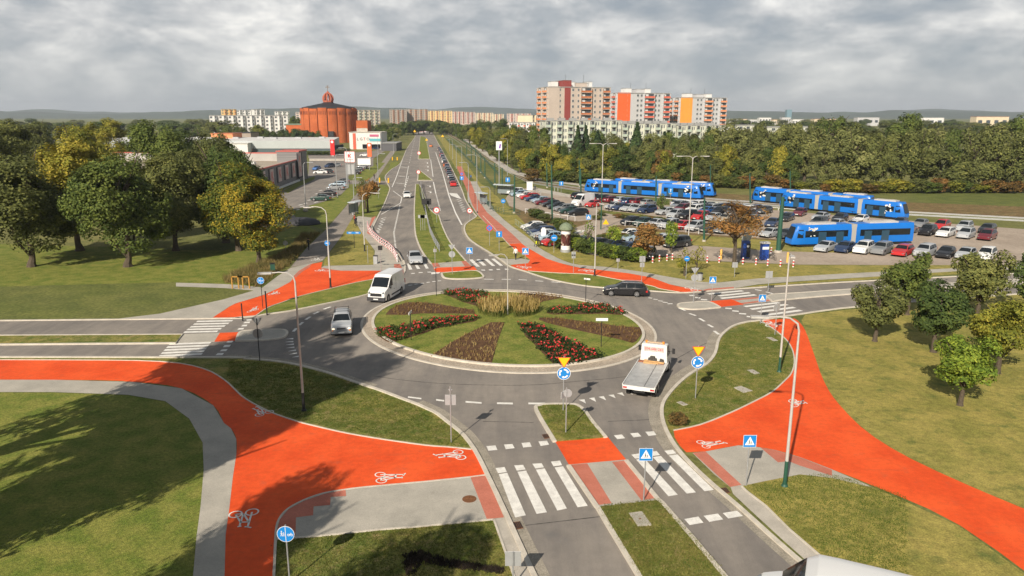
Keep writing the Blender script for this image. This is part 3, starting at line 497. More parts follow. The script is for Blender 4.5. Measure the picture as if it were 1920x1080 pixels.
for w3 in (((486.7, 778), (505, 772.7), (474, 763)), ((864, 858), (859, 848), (813, 857)), ((715, 901.7), (713, 890.5), (763, 893)), ((441.7, 965), (472.7, 960.7), (455, 993)), ((1314, 829.7), (1324, 837.5), (1360, 828)), ((468, 584), (480, 581), (478, 575.5)), ((508, 552), (520, 550.5), (516, 546)),
           ((588, 488), (600, 487.5), (592, 483)), ((596, 508), (610, 508), (600, 504.5)), ((735, 508.8), (744, 508.4), (735, 506.3)), ((1291, 540), (1302, 544), (1308, 540)), ((1092, 507), (1106, 509.5), (1112, 506)), ((975, 500), (990, 501), (983, 504.5)), ((1436, 604), (1446, 611), (1462, 607)), ((1486, 752), (1490, 760), (1512, 753)),
           ((853, 505.8), (864, 505.4), (858, 502.5)), ((832, 508), (843, 507.5), (838, 505.6))): bike(*w3)
mk.build('road_markings', M_mark, kind='structure')
M_tar = surf('tar_seam', [(3, (.06, .056, .05), (.13, .12, .11), .4, .6, 1, 1)], .8, .2, 30)
for sp_ in ([(700, 705), (760, 713), (830, 719), (920, 722), (1000, 721.5), (1080, 715), (1190, 703), (1262, 675), (1300, 655), (1340, 636)], [(860, 530), (960, 533), (1060, 541), (1160, 560)], [(905, 790), (1000, 792)], [(1140, 790), (1238, 786)], [(985, 985), (1130, 968)]):
    ridge('tar_seam', sm(sp_, 5), .07, .002, .0075, M_tar)
# ------------------------------------------------------------------ vehicles
M_paint = mat('car_paint', (1, 1, 1), .3, .05, coat=.7, oc=True)
M_glass = mat('tinted_glass', (.012, .016, .019), .08, 0, spec=.45)
M_tyre = mat('tyre_rubber', (.018, .018, .018), .85)
M_rim = mat('alloy_rim', (.45, .45, .46), .35, .7)
M_head = mat('headlight_glass', (.20, .22, .24), .1, .3, coat=1); M_lit = mat('headlight_lit', (.9, .85, .75), .2, emit=(1, .82, .55))
M_tail = mat('tail_light_red', (.45, .012, .012), .2, coat=1)
M_plate = mat('number_plate', (.72, .72, .70), .5)
M_under = mat('underbody', (.012, .012, .013), .9)
M_orange = mat('orange_lens', (.9, .28, .02), .25, coat=.6)
M_chrome = mat('satin_chrome', (.5, .5, .52), .25, .9)
def itp(P, x):
    if x <= P[0][0]: return P[0][1]
    for (a, b), (c, d) in zip(P, P[1:]):
        if x <= c: return b + (d - b) * (x - a) / (c - a)
    return P[-1][1]
# type: L, W, top line, belt line, (windscreen x0,x1), (rear glass x0,x1), axle positions, wheel radius, side glass x0,x1, pillars
CARS = {
 'hatchback': dict(L=4.05, W=1.75, top=[(0, .50), (.06, .70), (.4, .84), (.95, .96), (1.15, 1.02), (1.85, 1.42), (2.4, 1.49), (3.1, 1.46), (3.55, 1.38), (3.88, 1.04), (4.0, .88), (4.05, .55)], belt=[(0, .45), (.06, .62), (.4, .78), (1.0, .9), (2, .95), (3.9, 1.0), (4.05, .5)], ws=(1.18, 1.84), rg=(3.56, 3.86), ax=(.78, 3.33), r=.31, sg=(1.35, 3.5), pil=(2.3, 3.05)),
 'saloon': dict(L=4.6, W=1.8, top=[(0, .48), (.07, .66), (.4, .80), (1.1, .93), (1.3, .98), (2.0, 1.38), (2.5, 1.44), (3.1, 1.41), (3.35, 1.34), (3.95, 1.04), (4.4, 1.0), (4.55, .92), (4.6, .5)], belt=[(0, .44), (.07, .6), (.4, .74), (1.2, .87), (4.4, .95), (4.6, .46)], ws=(1.32, 1.98), rg=(3.37, 3.9), ax=(.85, 3.55), r=.32, sg=(1.5, 3.7), pil=(2.45, 3.3)),
 'estate': dict(L=4.75, W=1.82, top=[(0, .48), (.07, .68), (.4, .82), (1.1, .95), (1.3, 1.0), (2.0, 1.41), (2.5, 1.47), (3.6, 1.46), (4.15, 1.40), (4.5, 1.08), (4.68, .9), (4.75, .5)], belt=[(0, .44), (.07, .62), (.4, .76), (1.2, .9), (4.5, .98), (4.75, .46)], ws=(1.32, 1.98), rg=(4.17, 4.5), ax=(.88, 3.6), r=.33, sg=(1.5, 4.25), pil=(2.5, 3.4)),
 'suv': dict(L=4.45, W=1.84, top=[(0, .60), (.06, .88), (.3, 1.0), (1.05, 1.10), (1.2, 1.15), (1.75, 1.62), (2.2, 1.70), (3.6, 1.69), (4.1, 1.62), (4.36, 1.12), (4.42, .95), (4.45, .6)], belt=[(0, .55), (.06, .8), (.3, .93), (1.1, 1.03), (4.35, 1.08), (4.45, .55)], ws=(1.22, 1.74), rg=(4.12, 4.34), ax=(.8, 3.45), r=.36, sg=(1.35, 4.1), pil=(2.2, 3.15)),
 'people_carrier': dict(L=4.5, W=1.82, top=[(0, .52), (.06, .75), (.5, .92), (.95, 1.05), (1.9, 1.56), (2.4, 1.66), (3.5, 1.64), (4.0, 1.56), (4.35, 1.08), (4.45, .9), (4.5, .55)], belt=[(0, .48), (.06, .68), (.5, .86), (1.0, .97), (4.35, 1.02), (4.5, .5)], ws=(1.0, 1.88), rg=(4.02, 4.32), ax=(.82, 3.6), r=.32, sg=(1.2, 4.0), pil=(2.2, 3.1)),
 'van': dict(L=5.9, W=2.06, top=[(0, .62), (.06, 1.0), (.25, 1.2), (.75, 1.38), (.95, 1.45), (1.75, 2.3), (2.2, 2.58), (2.9, 2.60), (5.6, 2.58), (5.85, 2.48), (5.9, 2.2)], belt=[(0, .55), (.06, .9), (.25, 1.08), (.8, 1.25), (1.4, 1.38), (5.9, 1.42)], ws=(.98, 1.8), rg=None, ax=(.95, 4.65), r=.36, sg=(1.25, 2.25), pil=()),
}
def sect(T, x):
    L, W = T['L'], T['W']; u = abs(x - L / 2) / (L / 2)
    hw = W / 2 * (1 - .10 * u ** 7 - (.04 if u > .97 else 0)); zt = itp(T['top'], x); be = min(itp(T['belt'], x), zt - .015)
    g = max(0, zt - be); van = L > 5.5
    wr = hw * (.965 - (.06 if van else .24) * min(1, g / (.9 if van else .55)) ** .9)
    zb = .2 + (.10 * max(0, u - .85) / .15); r = T['r'] + .075
    for a in T['ax']:
        if abs(x - a) < r: zb = max(zb, T['r'] + math.sqrt(r * r - (x - a) ** 2))
    zb = min(zb, be - .05); e = .035 if van else .05; ge = min(1, g / .3)
    return [(0, zb), (hw * .9, zb), (hw * .985, zb + .02), (hw, zb + (be - zb) * .45), (hw * .985, be - (be - zb) * .12), (hw * .965, be), (wr, zt - e * ge - .004), (wr * .94, zt - .015 * ge), (wr * .6, zt + .01 * ge), (0, zt + .022)]
def car_meshes(kind):
    T = CARS[kind]; L = T['L']; xs = set(L * i / 46 for i in range(47)); xs |= set(p[0] for p in T['top'])
    for a in T['ax']:
        r = T['r'] + .075
        for k in range(11): xs.add(a - r * math.cos(math.pi * k / 10))
        xs |= {a - r - .002, a + r + .002}
    xs = sorted(x for x in xs if 0 <= x <= L); mb = MB(); n = 0; vs = []; fs = []
    for x in xs:
        s = sect(T, x); ring = s + [(-y, z) for y, z in reversed(s[1:-1])]; n = len(ring); vs += [(L / 2 - x, y, z) for y, z in ring]
    for i in range(len(xs) - 1):
        for k in range(n): fs.append((i * n + k, i * n + (k + 1) % n, (i + 1) * n + (k + 1) % n, (i + 1) * n + k))
    fs += [tuple(reversed(range(n))), tuple(range((len(xs) - 1) * n, len(xs) * n))]
    fs = [tuple(reversed(f)) for f in fs]
    ms = [1 if (i % n) in (0, n - 1) and i < len(fs) - 2 else 0 for i in range(len(fs))]
    mb.v = vs; mb.f = fs; mb.m = ms; P = {'body': (mb, [M_paint, M_under], True)}
    def glass_side(x0, x1, sgn):
        g = MB(); k = max(3, int((x1 - x0) / .12)); vs = []
        for i in range(k + 1):
            x = x0 + (x1 - x0) * i / k; s = sect(T, x); A, B = Vector((s[5][0], s[5][1])), Vector((s[6][0], s[6][1]))
            lo, hi = (.10, .93); p, q = A.lerp(B, lo), A.lerp(B, hi)
            if B.y - A.y < .12: q = A.lerp(B, lo + .05)
            for v in (p, q): vs.append((L / 2 - x, sgn * (v.x + .010), v.y))
        fs = [(2 * i, 2 * i + 2, 2 * i + 3, 2 * i + 1) for i in range(k)]
        if sgn > 0: fs = [tuple(reversed(f)) for f in fs]
        g.add(vs, fs); return g
    def glass_top(x0, x1):
        g = MB(); k = 4; vs = []
        for i in range(k + 1):
            x = x0 + (x1 - x0) * i / k; s = sect(T, x); yw = s[7][0] * .97; nx = .012
            for t in (-1, -.6, 0, .6, 1): vs.append((L / 2 - x + (nx if x0 < L / 2 else -nx), yw * t, itp([(0, s[9][1]), (.6, s[8][1]), (1, s[7][1])], abs(t)) + .012))
        g.add(vs, [(i * 5 + j, (i + 1) * 5 + j, (i + 1) * 5 + j + 1, i * 5 + j + 1)[::-1 if False else 1] for i in range(k) for j in range(4)]); return g
    P['windscreen'] = (glass_top(*T['ws']), [M_glass], True)
    if T['rg']: P['rear_window'] = (glass_top(*T['rg']), [M_glass], True)
    cuts = [T['sg'][0]] + list(T['pil']) + [T['sg'][1]]; P['side_window'] = []
    for sg in (1, -1):
        for a, b in zip(cuts, cuts[1:]): P['side_window'].append((glass_side(a + .03, b - .03, sg), [M_glass], False))
    W = T['W']; z1 = itp(T['belt'], .1); van = kind == 'van'
    P['headlight'] = []; P['tail_light'] = []
    for sg in (1, -1):
        hx, hy = (.16, .36) if not van else (.20, .37); h = MB(); h.sphere((L / 2 - hx, sg * W * hy, z1 - .07 + (.12 if van else 0)), .19, 0, 12, 8, (.98, .95 if not van else .8, .45 if not van else .9)); P['headlight'].append((h, [M_head], True))
        h = MB(); h.box((-L / 2 + .09, sg * W * .425, itp(T['belt'], L * .97) - .12 if not van else 1.2), (.2, .17, .2 if not van else .5)); P['tail_light'].append((h, [M_tail], False))
    g = MB(); g.box((L / 2 - .03, 0, z1 - .13), (.06, W * .42, .13)); g.box((L / 2 - .02, 0, .33), (.06, W * .6, .13)); P['grille'] = (g, [M_black], False)
    g = MB(); g.box((L / 2 + .012, 0, .46), (.02, .52, .115)); P['number_plate'] = [(g, [M_plate], False)]
    g = MB(); g.box((-L / 2 - .005, 0, .72 if kind != 'suv' else .8), (.03, .52, .115)); P['number_plate'].append((g, [M_plate], False))
    P['mirror'] = []
    for sg in (1, -1):
        g = MB(); x = T['ws'][0] + .35; g.sphere((L / 2 - x, sg * (W / 2 + .09), itp(T['belt'], x) + .09), .1, 0, 8, 6, (.6, 1, .75) if not van else (.8, 1, 1.7)); P['mirror'].append((g, [M_black if van or kind == 'suv' else M_paint], True))
    P['wheel'] = []
    for a in T['ax']:
        for sg in (1, -1):
            c = Vector((L / 2 - a, sg * (W / 2 - .12), T['r'])); g = MB(); g.disc(c, T['r'], (0, 1, 0), .22, 0, 22)
            q = MB(); q.disc(c + Vector((0, sg * .112, 0)), T['r'] * .64, (0, 1, 0), .012, 0, 18); q2 = []
            for k in range(5):
                t = 2 * math.pi * k / 5 + .3; q.box(c + Vector((math.cos(t) * T['r'] * .38, sg * .119, math.sin(t) * T['r'] * .38)), (.07, .008, .12), 1, mtx=Matrix.Rotation(-t, 3, 'Y'))
            P['wheel'].append((g, q))
    return P
PROTO = {}
def make_car(kind, detail=2):
    key = (kind, detail)
    if key in PROTO: return copy_tree(PROTO[key])
    root = empty('parked_car', (0, 0, 0)); P = car_meshes(kind)
    for nme, v in P.items():
        if nme == 'wheel':
            for g, q in v:
                if detail == 2:
                    w_ = g.build('wheel', M_tyre, root, True); q.build('rim', [M_rim, M_black], w_)
                else:
                    n0 = len(g.v); g.add(q.v, q.f, 1); g.build('wheel', [M_tyre, M_rim], root, True)
        elif detail == 0 and nme in ('mirror', 'grille', 'number_plate'): continue
        else:
            for (m_, mm, smo) in (v if isinstance(v, list) else [v]): m_.build(nme, mm, root, smo)
    PROTO[key] = root; return root
CC = {'black': (.012, .012, .014), 'silver': (.44, .46, .48), 'white': (.78, .78, .77), 'grey': (.22, .23, .24), 'dark blue': (.02, .04, .10), 'red': (.50, .02, .02), 'dark grey': (.045, .05, .055), 'dark green': (.015, .05, .04), 'blue': (.03, .12, .35), 'beige': (.45, .38, .28), 'dark red': (.14, .012, .02), 'pale blue': (.32, .42, .50), 'orange': (.6, .15, .02)}
def paint(o, c):
    o.color = (*CC[c], 1)
    for ch in o.children: paint(ch, c)
def put_car(kind, colr, p, head, label, group=None, detail=1, name='parked_car'):
    o = make_car(kind, detail); o.name = name; o.location = (p.x, p.y, .012); o.rotation_euler = (0, 0, head); paint(o, colr)
    setp(o, label, 'van' if kind == 'van' else 'car', group)
    if not group and 'group' in o: del o['group']
    return o
ORD = ['first', 'second', 'third', 'fourth', 'fifth', 'sixth', 'seventh', 'eighth', 'ninth', 'tenth', 'eleventh', 'twelfth', 'thirteenth', 'fourteenth', 'fifteenth', 'sixteenth', 'seventeenth', 'eighteenth', 'nineteenth', 'twentieth']
for tens, ty in (('twenty', 'twentieth'), ('thirty', 'thirtieth'), ('forty', 'fortieth'), ('fifty', 'fiftieth'), ('sixty', 'sixtieth'), ('seventy', 'seventieth')):
    if tens != 'twenty': ORD.append(ty)
    ORD += [tens + '-' + s for s in ORD[:9]]
# moving vehicles -------------------------------------------------------------
def hd(a, b): d = G(*b) - G(*a); return math.atan2(d.y, d.x)
est = put_car('estate', 'black', G(1172, 553), hd((1200, 553.5), (1145, 551.5)), 'black estate car circulating at the far right of the roundabout', detail=2, name='estate_car')
mb = MB()
for s_ in (1, -1): mb.tube([(.35, s_ * .58, 1.5), (-1.75, s_ * .58, 1.5)], .022, n=6)
mb.build('roof_rail', M_chrome, est)
jeep = put_car('suv', 'silver', G(642, 619), hd((643, 600), (640, 632)), 'silver off-road car with roof rails and headlights on, left of the roundabout', detail=2, name='offroad_car')
for ch in list(jeep.children):
    if ch.name.startswith('grille'): bpy.data.objects.remove(ch)
L_ = 4.45
mb = MB(); 
for k in range(7): mb.box((L_ / 2 + .012, (k - 3) * .105, .76), (.05, .065, .22))
mb.build('grille', M_black, jeep)
mb = MB(); mb.box((L_ / 2 + .05, 0, .50), (.22, 1.7, .16)); mb.box((L_ / 2 + .05, 0, .68), (.10, .9, .05)); mb.build('bumper', mat('bumper_grey', (.30, .32, .34), .4, .2), jeep)
mb = MB()
for s_ in (1, -1): mb.tube([(.2, s_ * .62, 1.76), (-1.8, s_ * .62, 1.76)], .03, n=6); mb.box((.2, s_ * .62, 1.72), (.06, .04, .06)); mb.box((-1.8, s_ * .62, 1.72), (.06, .04, .06))
for k in range(3): mb.tube([(-.1 - k * .75, .62, 1.76), (-.1 - k * .75, -.62, 1.76)], .02, n=5)
mb.build('roof_rack', M_black, jeep)
mb = MB(); mb.box((L_ / 2 + .165, 0, .47), (.02, .52, .115)); mb.build('number_plate', M_plate, jeep)
for s_ in (1, -1): mb = MB(); mb.box((L_ / 2 + .02, s_ * .74, .62), (.06, .16, .07)); mb.build('turn_signal', M_orange, jeep)
for v_ in (jeep, est):
    for ch in v_.children:
        if ch.name.startswith('headlight'): ch.material_slots[0].link = 'OBJECT'; ch.material_slots[0].material = M_lit
van = put_car('van', 'white', G(726, 556), hd((741, 546), (708, 566)), 'white high-roof delivery van entering the roundabout', detail=2, name='delivery_van')
for ch in list(van.children):
    if ch.name.startswith('grille'): bpy.data.objects.remove(ch)
mb = MB(); mb.prism([(5.9 / 2 + .03, -.62), (5.9 / 2 + .03, .62), (5.9 / 2 - .1, .62), (5.9 / 2 - .1, -.62)], .72, 1.02); mb.build('grille', M_black, van)
mb = MB(); mb.box((5.9 / 2 - .05, 0, .42), (.26, 1.94, .38)); mb.build('bumper', mat('dark_bumper', (.04, .04, .045), .6), van)
for s_ in (1, -1):
    mb = MB(); mb.box((-.15, s_ * 1.035, .55), (2.75, .03, .16)); mb.build('side_trim', MATS['dark_bumper'], van)
    mb = MB(); mb.box((-.1, s_ * 1.02, 1.45), (.02, .012, 1.5)); mb.build('door_seam', M_black, van); mb = MB(); mb.box((.45, s_ * 1.03, 1.05), (.22, .02, .04)); mb.build('door_handle', M_black, van)
mb = MB(); mb.box((5.9 / 2 + .09, 0, .42), (.02, .52, .115)); mb.build('number_plate', M_plate, van)
sal = put_car('saloon', 'silver', G(778, 491.5), hd((774, 480), (783, 500)), 'silver saloon car waiting at the far zebra crossing', detail=2, name='saloon_car')
put_car('hatchback', 'white', G(763.5, 370.5), hd((764, 362), (763, 376)), 'small white car driving towards us on the far carriageway', detail=2, name='small_car')
# recovery truck --------------------------------------------------------------
M_tw = mat('truck_white', (.74, .74, .72), .35, .05, coat=.4)
M_bed = mat('scuffed_steel_bed', (.50, .50, .49), .5, .35, .18, 2.5, .2)
a, b = G(1196, 752), G(1238, 678, 0); d = b - a; hdg = math.atan2(d.y, d.x); Lt = 7.6
u_ = Vector((math.cos(hdg), math.sin(hdg), 0))
tw = empty('recovery_truck', a + u_ * 3.9, hdg, 'white recovery truck with an empty flat bed leaving the roundabout', 'truck')
tw.location.z = .012
mb = MB(); mb.box((-1.15, 0, .98), (5.4, 2.16, .10)); mb.build('flatbed', M_bed, tw)
mb = MB()
for s_ in (1, -1):
    mb.box((-1.15, s_ * 1.105, 1.04), (5.4, .05, .16))
    for k in range(11): mb.box((-3.6 + k * .48, s_ * 1.134, 1.02), (.10, .012, .06), 1)
mb.box((-3.86, 0, .88), (.06, 2.2, .26)); mb.build('bed_rail', [M_tw, M_black], tw)
for s_ in (1, -1): mb = MB(); mb.box((-3.90, s_ * .93, .88), (.03, .27, .11)); mb.build('tail_light', M_tail, tw)
mb = MB(); mb.box((-3.9, 0, .80), (.02, .52, .11)); mb.build('number_plate', M_plate, tw)
mb = MB(); mb.box((-.6, 0, .62), (6.2, .8, .24)); mb.build('chassis', M_under, tw)
cabp = [(3.75, .45), (3.78, 1.15), (3.62, 1.32), (3.12, 1.50), (2.55, 2.28), (2.2, 2.36), (1.72, 2.34), (1.68, 1.05), (1.68, .45)]
mb = MB(); vs = []; k = len(cabp)
for y, sc in ((-1.0, .0), (-.93, .06), (.93, .06), (1.0, .0)):
    for x, z in cabp: vs.append((x - (.03 if abs(y) == 1 else 0) * (1 if x > 2 else -1), y * (1 if z < 1.6 else .93), z - (.04 if abs(y) == 1 and z > 1.6 else 0)))
fs = [(i * k + j, i * k + (j + 1) % k, (i + 1) * k + (j + 1) % k, (i + 1) * k + j) for i in range(3) for j in range(k)] + [tuple(reversed(range(k))), tuple(range(3 * k, 4 * k))]
mb.add(vs, fs); mb.build('cab', M_tw, tw)
mb = MB(); mb.add([(3.14, -.86, 1.51), (3.14, .86, 1.51), (2.6, .8, 2.25), (2.6, -.8, 2.25)], [(0, 1, 2, 3)]); mb.build('windscreen', M_glass, tw)
for s_ in (1, -1):
    mb = MB(); mb.add([(3.0, s_ * 1.005, 1.42), (1.9, s_ * 1.005, 1.42), (1.9, s_ * .955, 2.2), (2.5, s_ * .955, 2.2)], [(0, 1, 2, 3)]); mb.build('side_window', M_glass, tw)
    mb = MB(); mb.tube([(2.75, s_ * 1.0, 1.6), (2.85, s_ * 1.25, 1.65)], .025); mb.box((2.86, s_ * 1.28, 1.62), (.08, .20, .40)); mb.build('mirror', M_black, tw)
mb = MB(); mb.box((1.665, 0, 2.0), (.012, 1.5, .34)); rw = mb.build('rear_window', mat('faded_window_film', (.45, .43, .40), .3, 0, .25, 9), tw)
mb = MB(); mb.box((1.66, 0, 1.42), (.06, 1.9, .78)); mb.build('headboard', M_tw, tw)
def text(s, size, m, parent=None, loc=(0, 0, 0), rot=(0, 0, 0), name='lettering', align='CENTER'):
    c = bpy.data.curves.new(name, 'FONT'); c.body = s; c.size = size; c.align_x = align; c.align_y = 'CENTER'; c.extrude = .004; c.resolution_u = 2
    o = bpy.data.objects.new(name, c); col.objects.link(o); dg = bpy.context.evaluated_depsgraph_get()
    me = bpy.data.meshes.new_from_object(o.evaluated_get(dg)); bpy.data.objects.remove(o); me.materials.clear(); me.materials.append(m)
    o = bpy.data.objects.new(name, me); col.objects.link(o); o.location = loc; o.rotation_euler = rot
    if parent: o.parent = parent
    return o
M_redp = mat('signal_red', (.55, .02, .018), .5); M_txt = mat('dark_lettering', (.05, .04, .04), .6)
text('504-686-262', .27, M_redp, tw, (1.652, 0, 2.0), (R(90), 0, R(-90)))
mb = MB(); mb.box((2.0, 0, 2.44), (.22, 1.15, .05)); mb.build('light_bar', mat('light_bar_cream', (.62, .45, .30), .4), tw)
for s_ in (1, -1): mb = MB(); mb.tube([(2.0, s_ * .62, 2.38), (2.0, s_ * .62, 2.54)], .09, 0, 12); mb.build('beacon', M_orange, tw, True)
mb = MB(); mb.box((1.38, .1, 1.07), (.34, 1.9, .06), 0); mb.box((1.15, .1, 1.08), (.14, 1.1, .12), 1, R(4)); mb.box((1.32, -.1, 1.15), (.16, 1.5, .12), 1, R(-5)); mb.build('load_beams', [mat('rusty_boards', (.28, .10, .05), .9, 0, .3, 8), mat('pale_timber', (.50, .30, .13), .85, 0, .2, 6)], tw)
mb = MB(); mb.tube([(1.45, -.25, 1.22), (1.45, .35, 1.22)], .17, 0, 12); mb.box((1.45, .05, 1.36), (.3, .34, .26), 0); mb.tube([(1.42, -.75, 1.2), (1.42, -.5, 1.25)], .16, 0, 10); mb.build('winch', mat('winch_grey', (.06, .055, .05), .7, .3, .3, 9), tw)
mb = MB(); mb.tube([(1.2, -.35, 1.06), (-3.8, -.35, 1.045)], .012, n=4); mb.build('winch_cable', M_under, tw)
for x in (2.85, -1.9, -2.7):
    for s_ in (1, -1):
        mb = MB(); mb.disc((x, s_ * .88, .40), .40, (0, 1, 0), .26, 0, 22); w_ = mb.build('wheel', M_tyre, tw, True)
        mb = MB(); mb.disc((x, s_ * 1.015, .40), .22, (0, 1, 0), .02, 0, 16); mb.build('rim', M_rim, w_)
for s_ in (1, -1): mb = MB(); mb.box((3.77, s_ * .72, .95), (.06, .3, .2)); mb.build('headlight', M_head, tw)
# white box van at the lower right --------------------------------------------
a = G(1478, 1085); hv = hd((1560, 1200), (1475, 1085))
pv = copy_tree(van); pv.name = 'delivery_van'; q = Vector((math.cos(hv), math.sin(hv), 0)); pv.location = G(1562, 1185); pv.rotation_euler = (0, 0, R(155))
setp(pv, 'white van nosing in at the lower right corner of the near exit lane', 'van')
# ------------------------------------------------------------------ parked cars
kinds = ['hatchback', 'saloon', 'estate', 'suv', 'people_carrier']
def row(p0, p1, n, head, cols, rowname, group, detail=1, kd=None, face=None):
    A, B = G(*p0), G(*p1)
    for i in range(n):
        p = A.lerp(B, i / max(1, n - 1)); c = cols[i % len(cols)]
        if c is None: continue
        k = kd[i % len(kd)] if kd else kinds[rnd.randrange(5)]
        nm = {'hatchback': 'hatchback', 'saloon': 'saloon', 'estate': 'estate car', 'suv': 'tall off-road car', 'people_carrier': 'people carrier', 'van': 'van'}[k]
        put_car(k, c, p + Vector((rnd.uniform(-.15, .15), rnd.uniform(-.15, .15), 0)), head + R(rnd.uniform(-2, 2)), f'{c} {nm}, {ORD[i]} {rowname}', group, detail)
gp = 'cars parked in the car park beside the tram line'
h1 = math.atan2(-.35, -.937)
row((958, 362), (1083, 404), 13, h1, ['dark grey', 'white', 'pale blue', 'white', 'red', 'dark blue', 'pale blue', 'dark red', 'black', 'black', 'grey', 'dark green', 'black'], 'from the far end of the long left row', gp, kd=['hatchback', 'suv', 'estate', 'hatchback', 'estate', 'saloon', 'hatchback', 'estate', 'hatchback', 'saloon', 'estate', 'saloon', 'hatchback'])
h2 = R(40)
row((1086, 373), (1217, 386), 9, h2, ['black', 'black', 'dark grey', 'black', 'dark red', 'silver', 'dark blue', 'dark red', 'grey'], 'from left in the back row beside the trams', gp)
row((1149, 392), (1214, 399), 5, R(220), ['silver', 'dark blue', 'silver', 'silver', 'dark blue'], 'from the left in the row behind the hedge strip', gp, kd=['hatchback', 'saloon', 'estate', 'saloon', 'people_carrier'])
put_car('saloon', 'silver', G(1248, 402), R(215), 'silver saloon standing alone beside the small round shrub', gp)
put_car('van', 'white', G(1093, 386), R(225), 'white van standing in the aisle beside the red hatchback', gp)
put_car('hatchback', 'red', G(1112, 388), R(225), 'red hatchback standing in the aisle beside the white van', gp)
row((1274, 387), (1420, 398), 8, R(40), ['silver', 'white', 'white', 'dark grey', 'silver', 'dark blue', 'silver', 'dark blue'], 'from left, far middle row beyond the double lamp', gp)
row((1280, 397), (1400, 407), 6, R(225), ['dark red', 'white', 'blue', 'black', 'grey', 'dark grey'], 'from left, second middle row beyond the double lamp', gp)
row((1268, 408), (1408, 420), 7, R(225), ['silver', 'black', 'red', 'silver', 'beige', 'black', 'dark grey'], 'from left, near middle row beyond the double lamp', gp, kd=['people_carrier', 'suv', 'people_carrier', 'hatchback', 'estate', 'saloon', 'suv'])
row((1182, 421), (1304, 432), 6, R(222), ['black', 'dark green', 'silver', 'silver', 'red', 'silver'], 'from the left behind the white bollard rail', gp, kd=['hatchback', 'hatchback', 'saloon', 'people_carrier', 'hatchback', 'people_carrier'])
row((1330, 434), (1475, 446), 6, R(222), ['dark grey', 'grey', 'beige', None, 'silver', 'dark grey'], 'from left at the near edge behind the bare tree', gp, kd=['saloon', 'estate', 'saloon', 'suv', 'saloon', 'saloon'])
row((1272, 391), (1400, 401), 7, R(225), ['grey', 'white', 'silver', 'silver', 'dark blue', 'silver', 'white'], 'from left, third middle row beyond the double lamp', gp)
row((1447, 424), (1498, 404), 3, R(235), ['dark blue', 'black', 'dark red'], 'from the left in the right-hand aisle', gp, kd=['saloon', 'estate', 'estate'])
put_car('hatchback', 'dark grey', G(1433, 400), R(225), 'dark rounded hatchback alone in the aisle below the right tram', gp)
put_car('hatchback', 'white', G(1177, 446), R(200), 'white hatchback pulled up across the aisle near the hedges', gp)
put_car('hatchback', 'pale blue', G(1190, 452), R(205), 'pale blue hatchback tucked behind the white one', gp)
put_car('people_carrier', 'silver', G(1243, 458), R(205), 'silver people carrier beside the young yellow tree', gp)
put_car('suv', 'dark grey', G(1268, 463), R(210), 'dark off-road car at the right end of the hedged bay', gp)
row((1092, 460), (1178, 472), 4, R(215), ['dark blue', 'black', 'dark blue', 'dark blue'], 'from the left behind the round hedge', gp, kd=['saloon', 'saloon', 'saloon', 'saloon'])
put_car('hatchback', 'black', G(1215, 484), R(250), 'black hatchback beside the right end of the round hedge', gp)
row((998, 431), (1032, 451), 5, R(200), ['white', 'dark grey', 'dark blue', 'silver', 'pale blue'], 'from the far end of the short railing row', gp, kd=['hatchback', 'hatchback', 'estate', 'saloon', 'hatchback'])
put_car('hatchback', 'red', G(1038, 460), R(210), 'small red hatchback at the near end by the footpath railing', gp)
row((1540, 412), (1850, 436), 9, R(225), ['silver', 'black', 'white', None, 'dark blue', 'grey', 'red', 'silver', 'black'], 'in the row beyond the last tram, far right', gp, 0)
row((1535, 424), (1850, 449), 10, R(225), ['dark grey', 'silver', 'white', 'dark blue', 'silver', 'grey', 'black', 'white', 'silver', 'dark red'], 'in the second row beyond the last tram, far right', gp, 0)
row((1545, 470), (1850, 486), 9, R(225), ['silver', 'dark blue', 'white', 'grey', 'red', 'silver', 'black', 'silver', 'white'], 'in the near row below the last tram, far right', gp, 0)
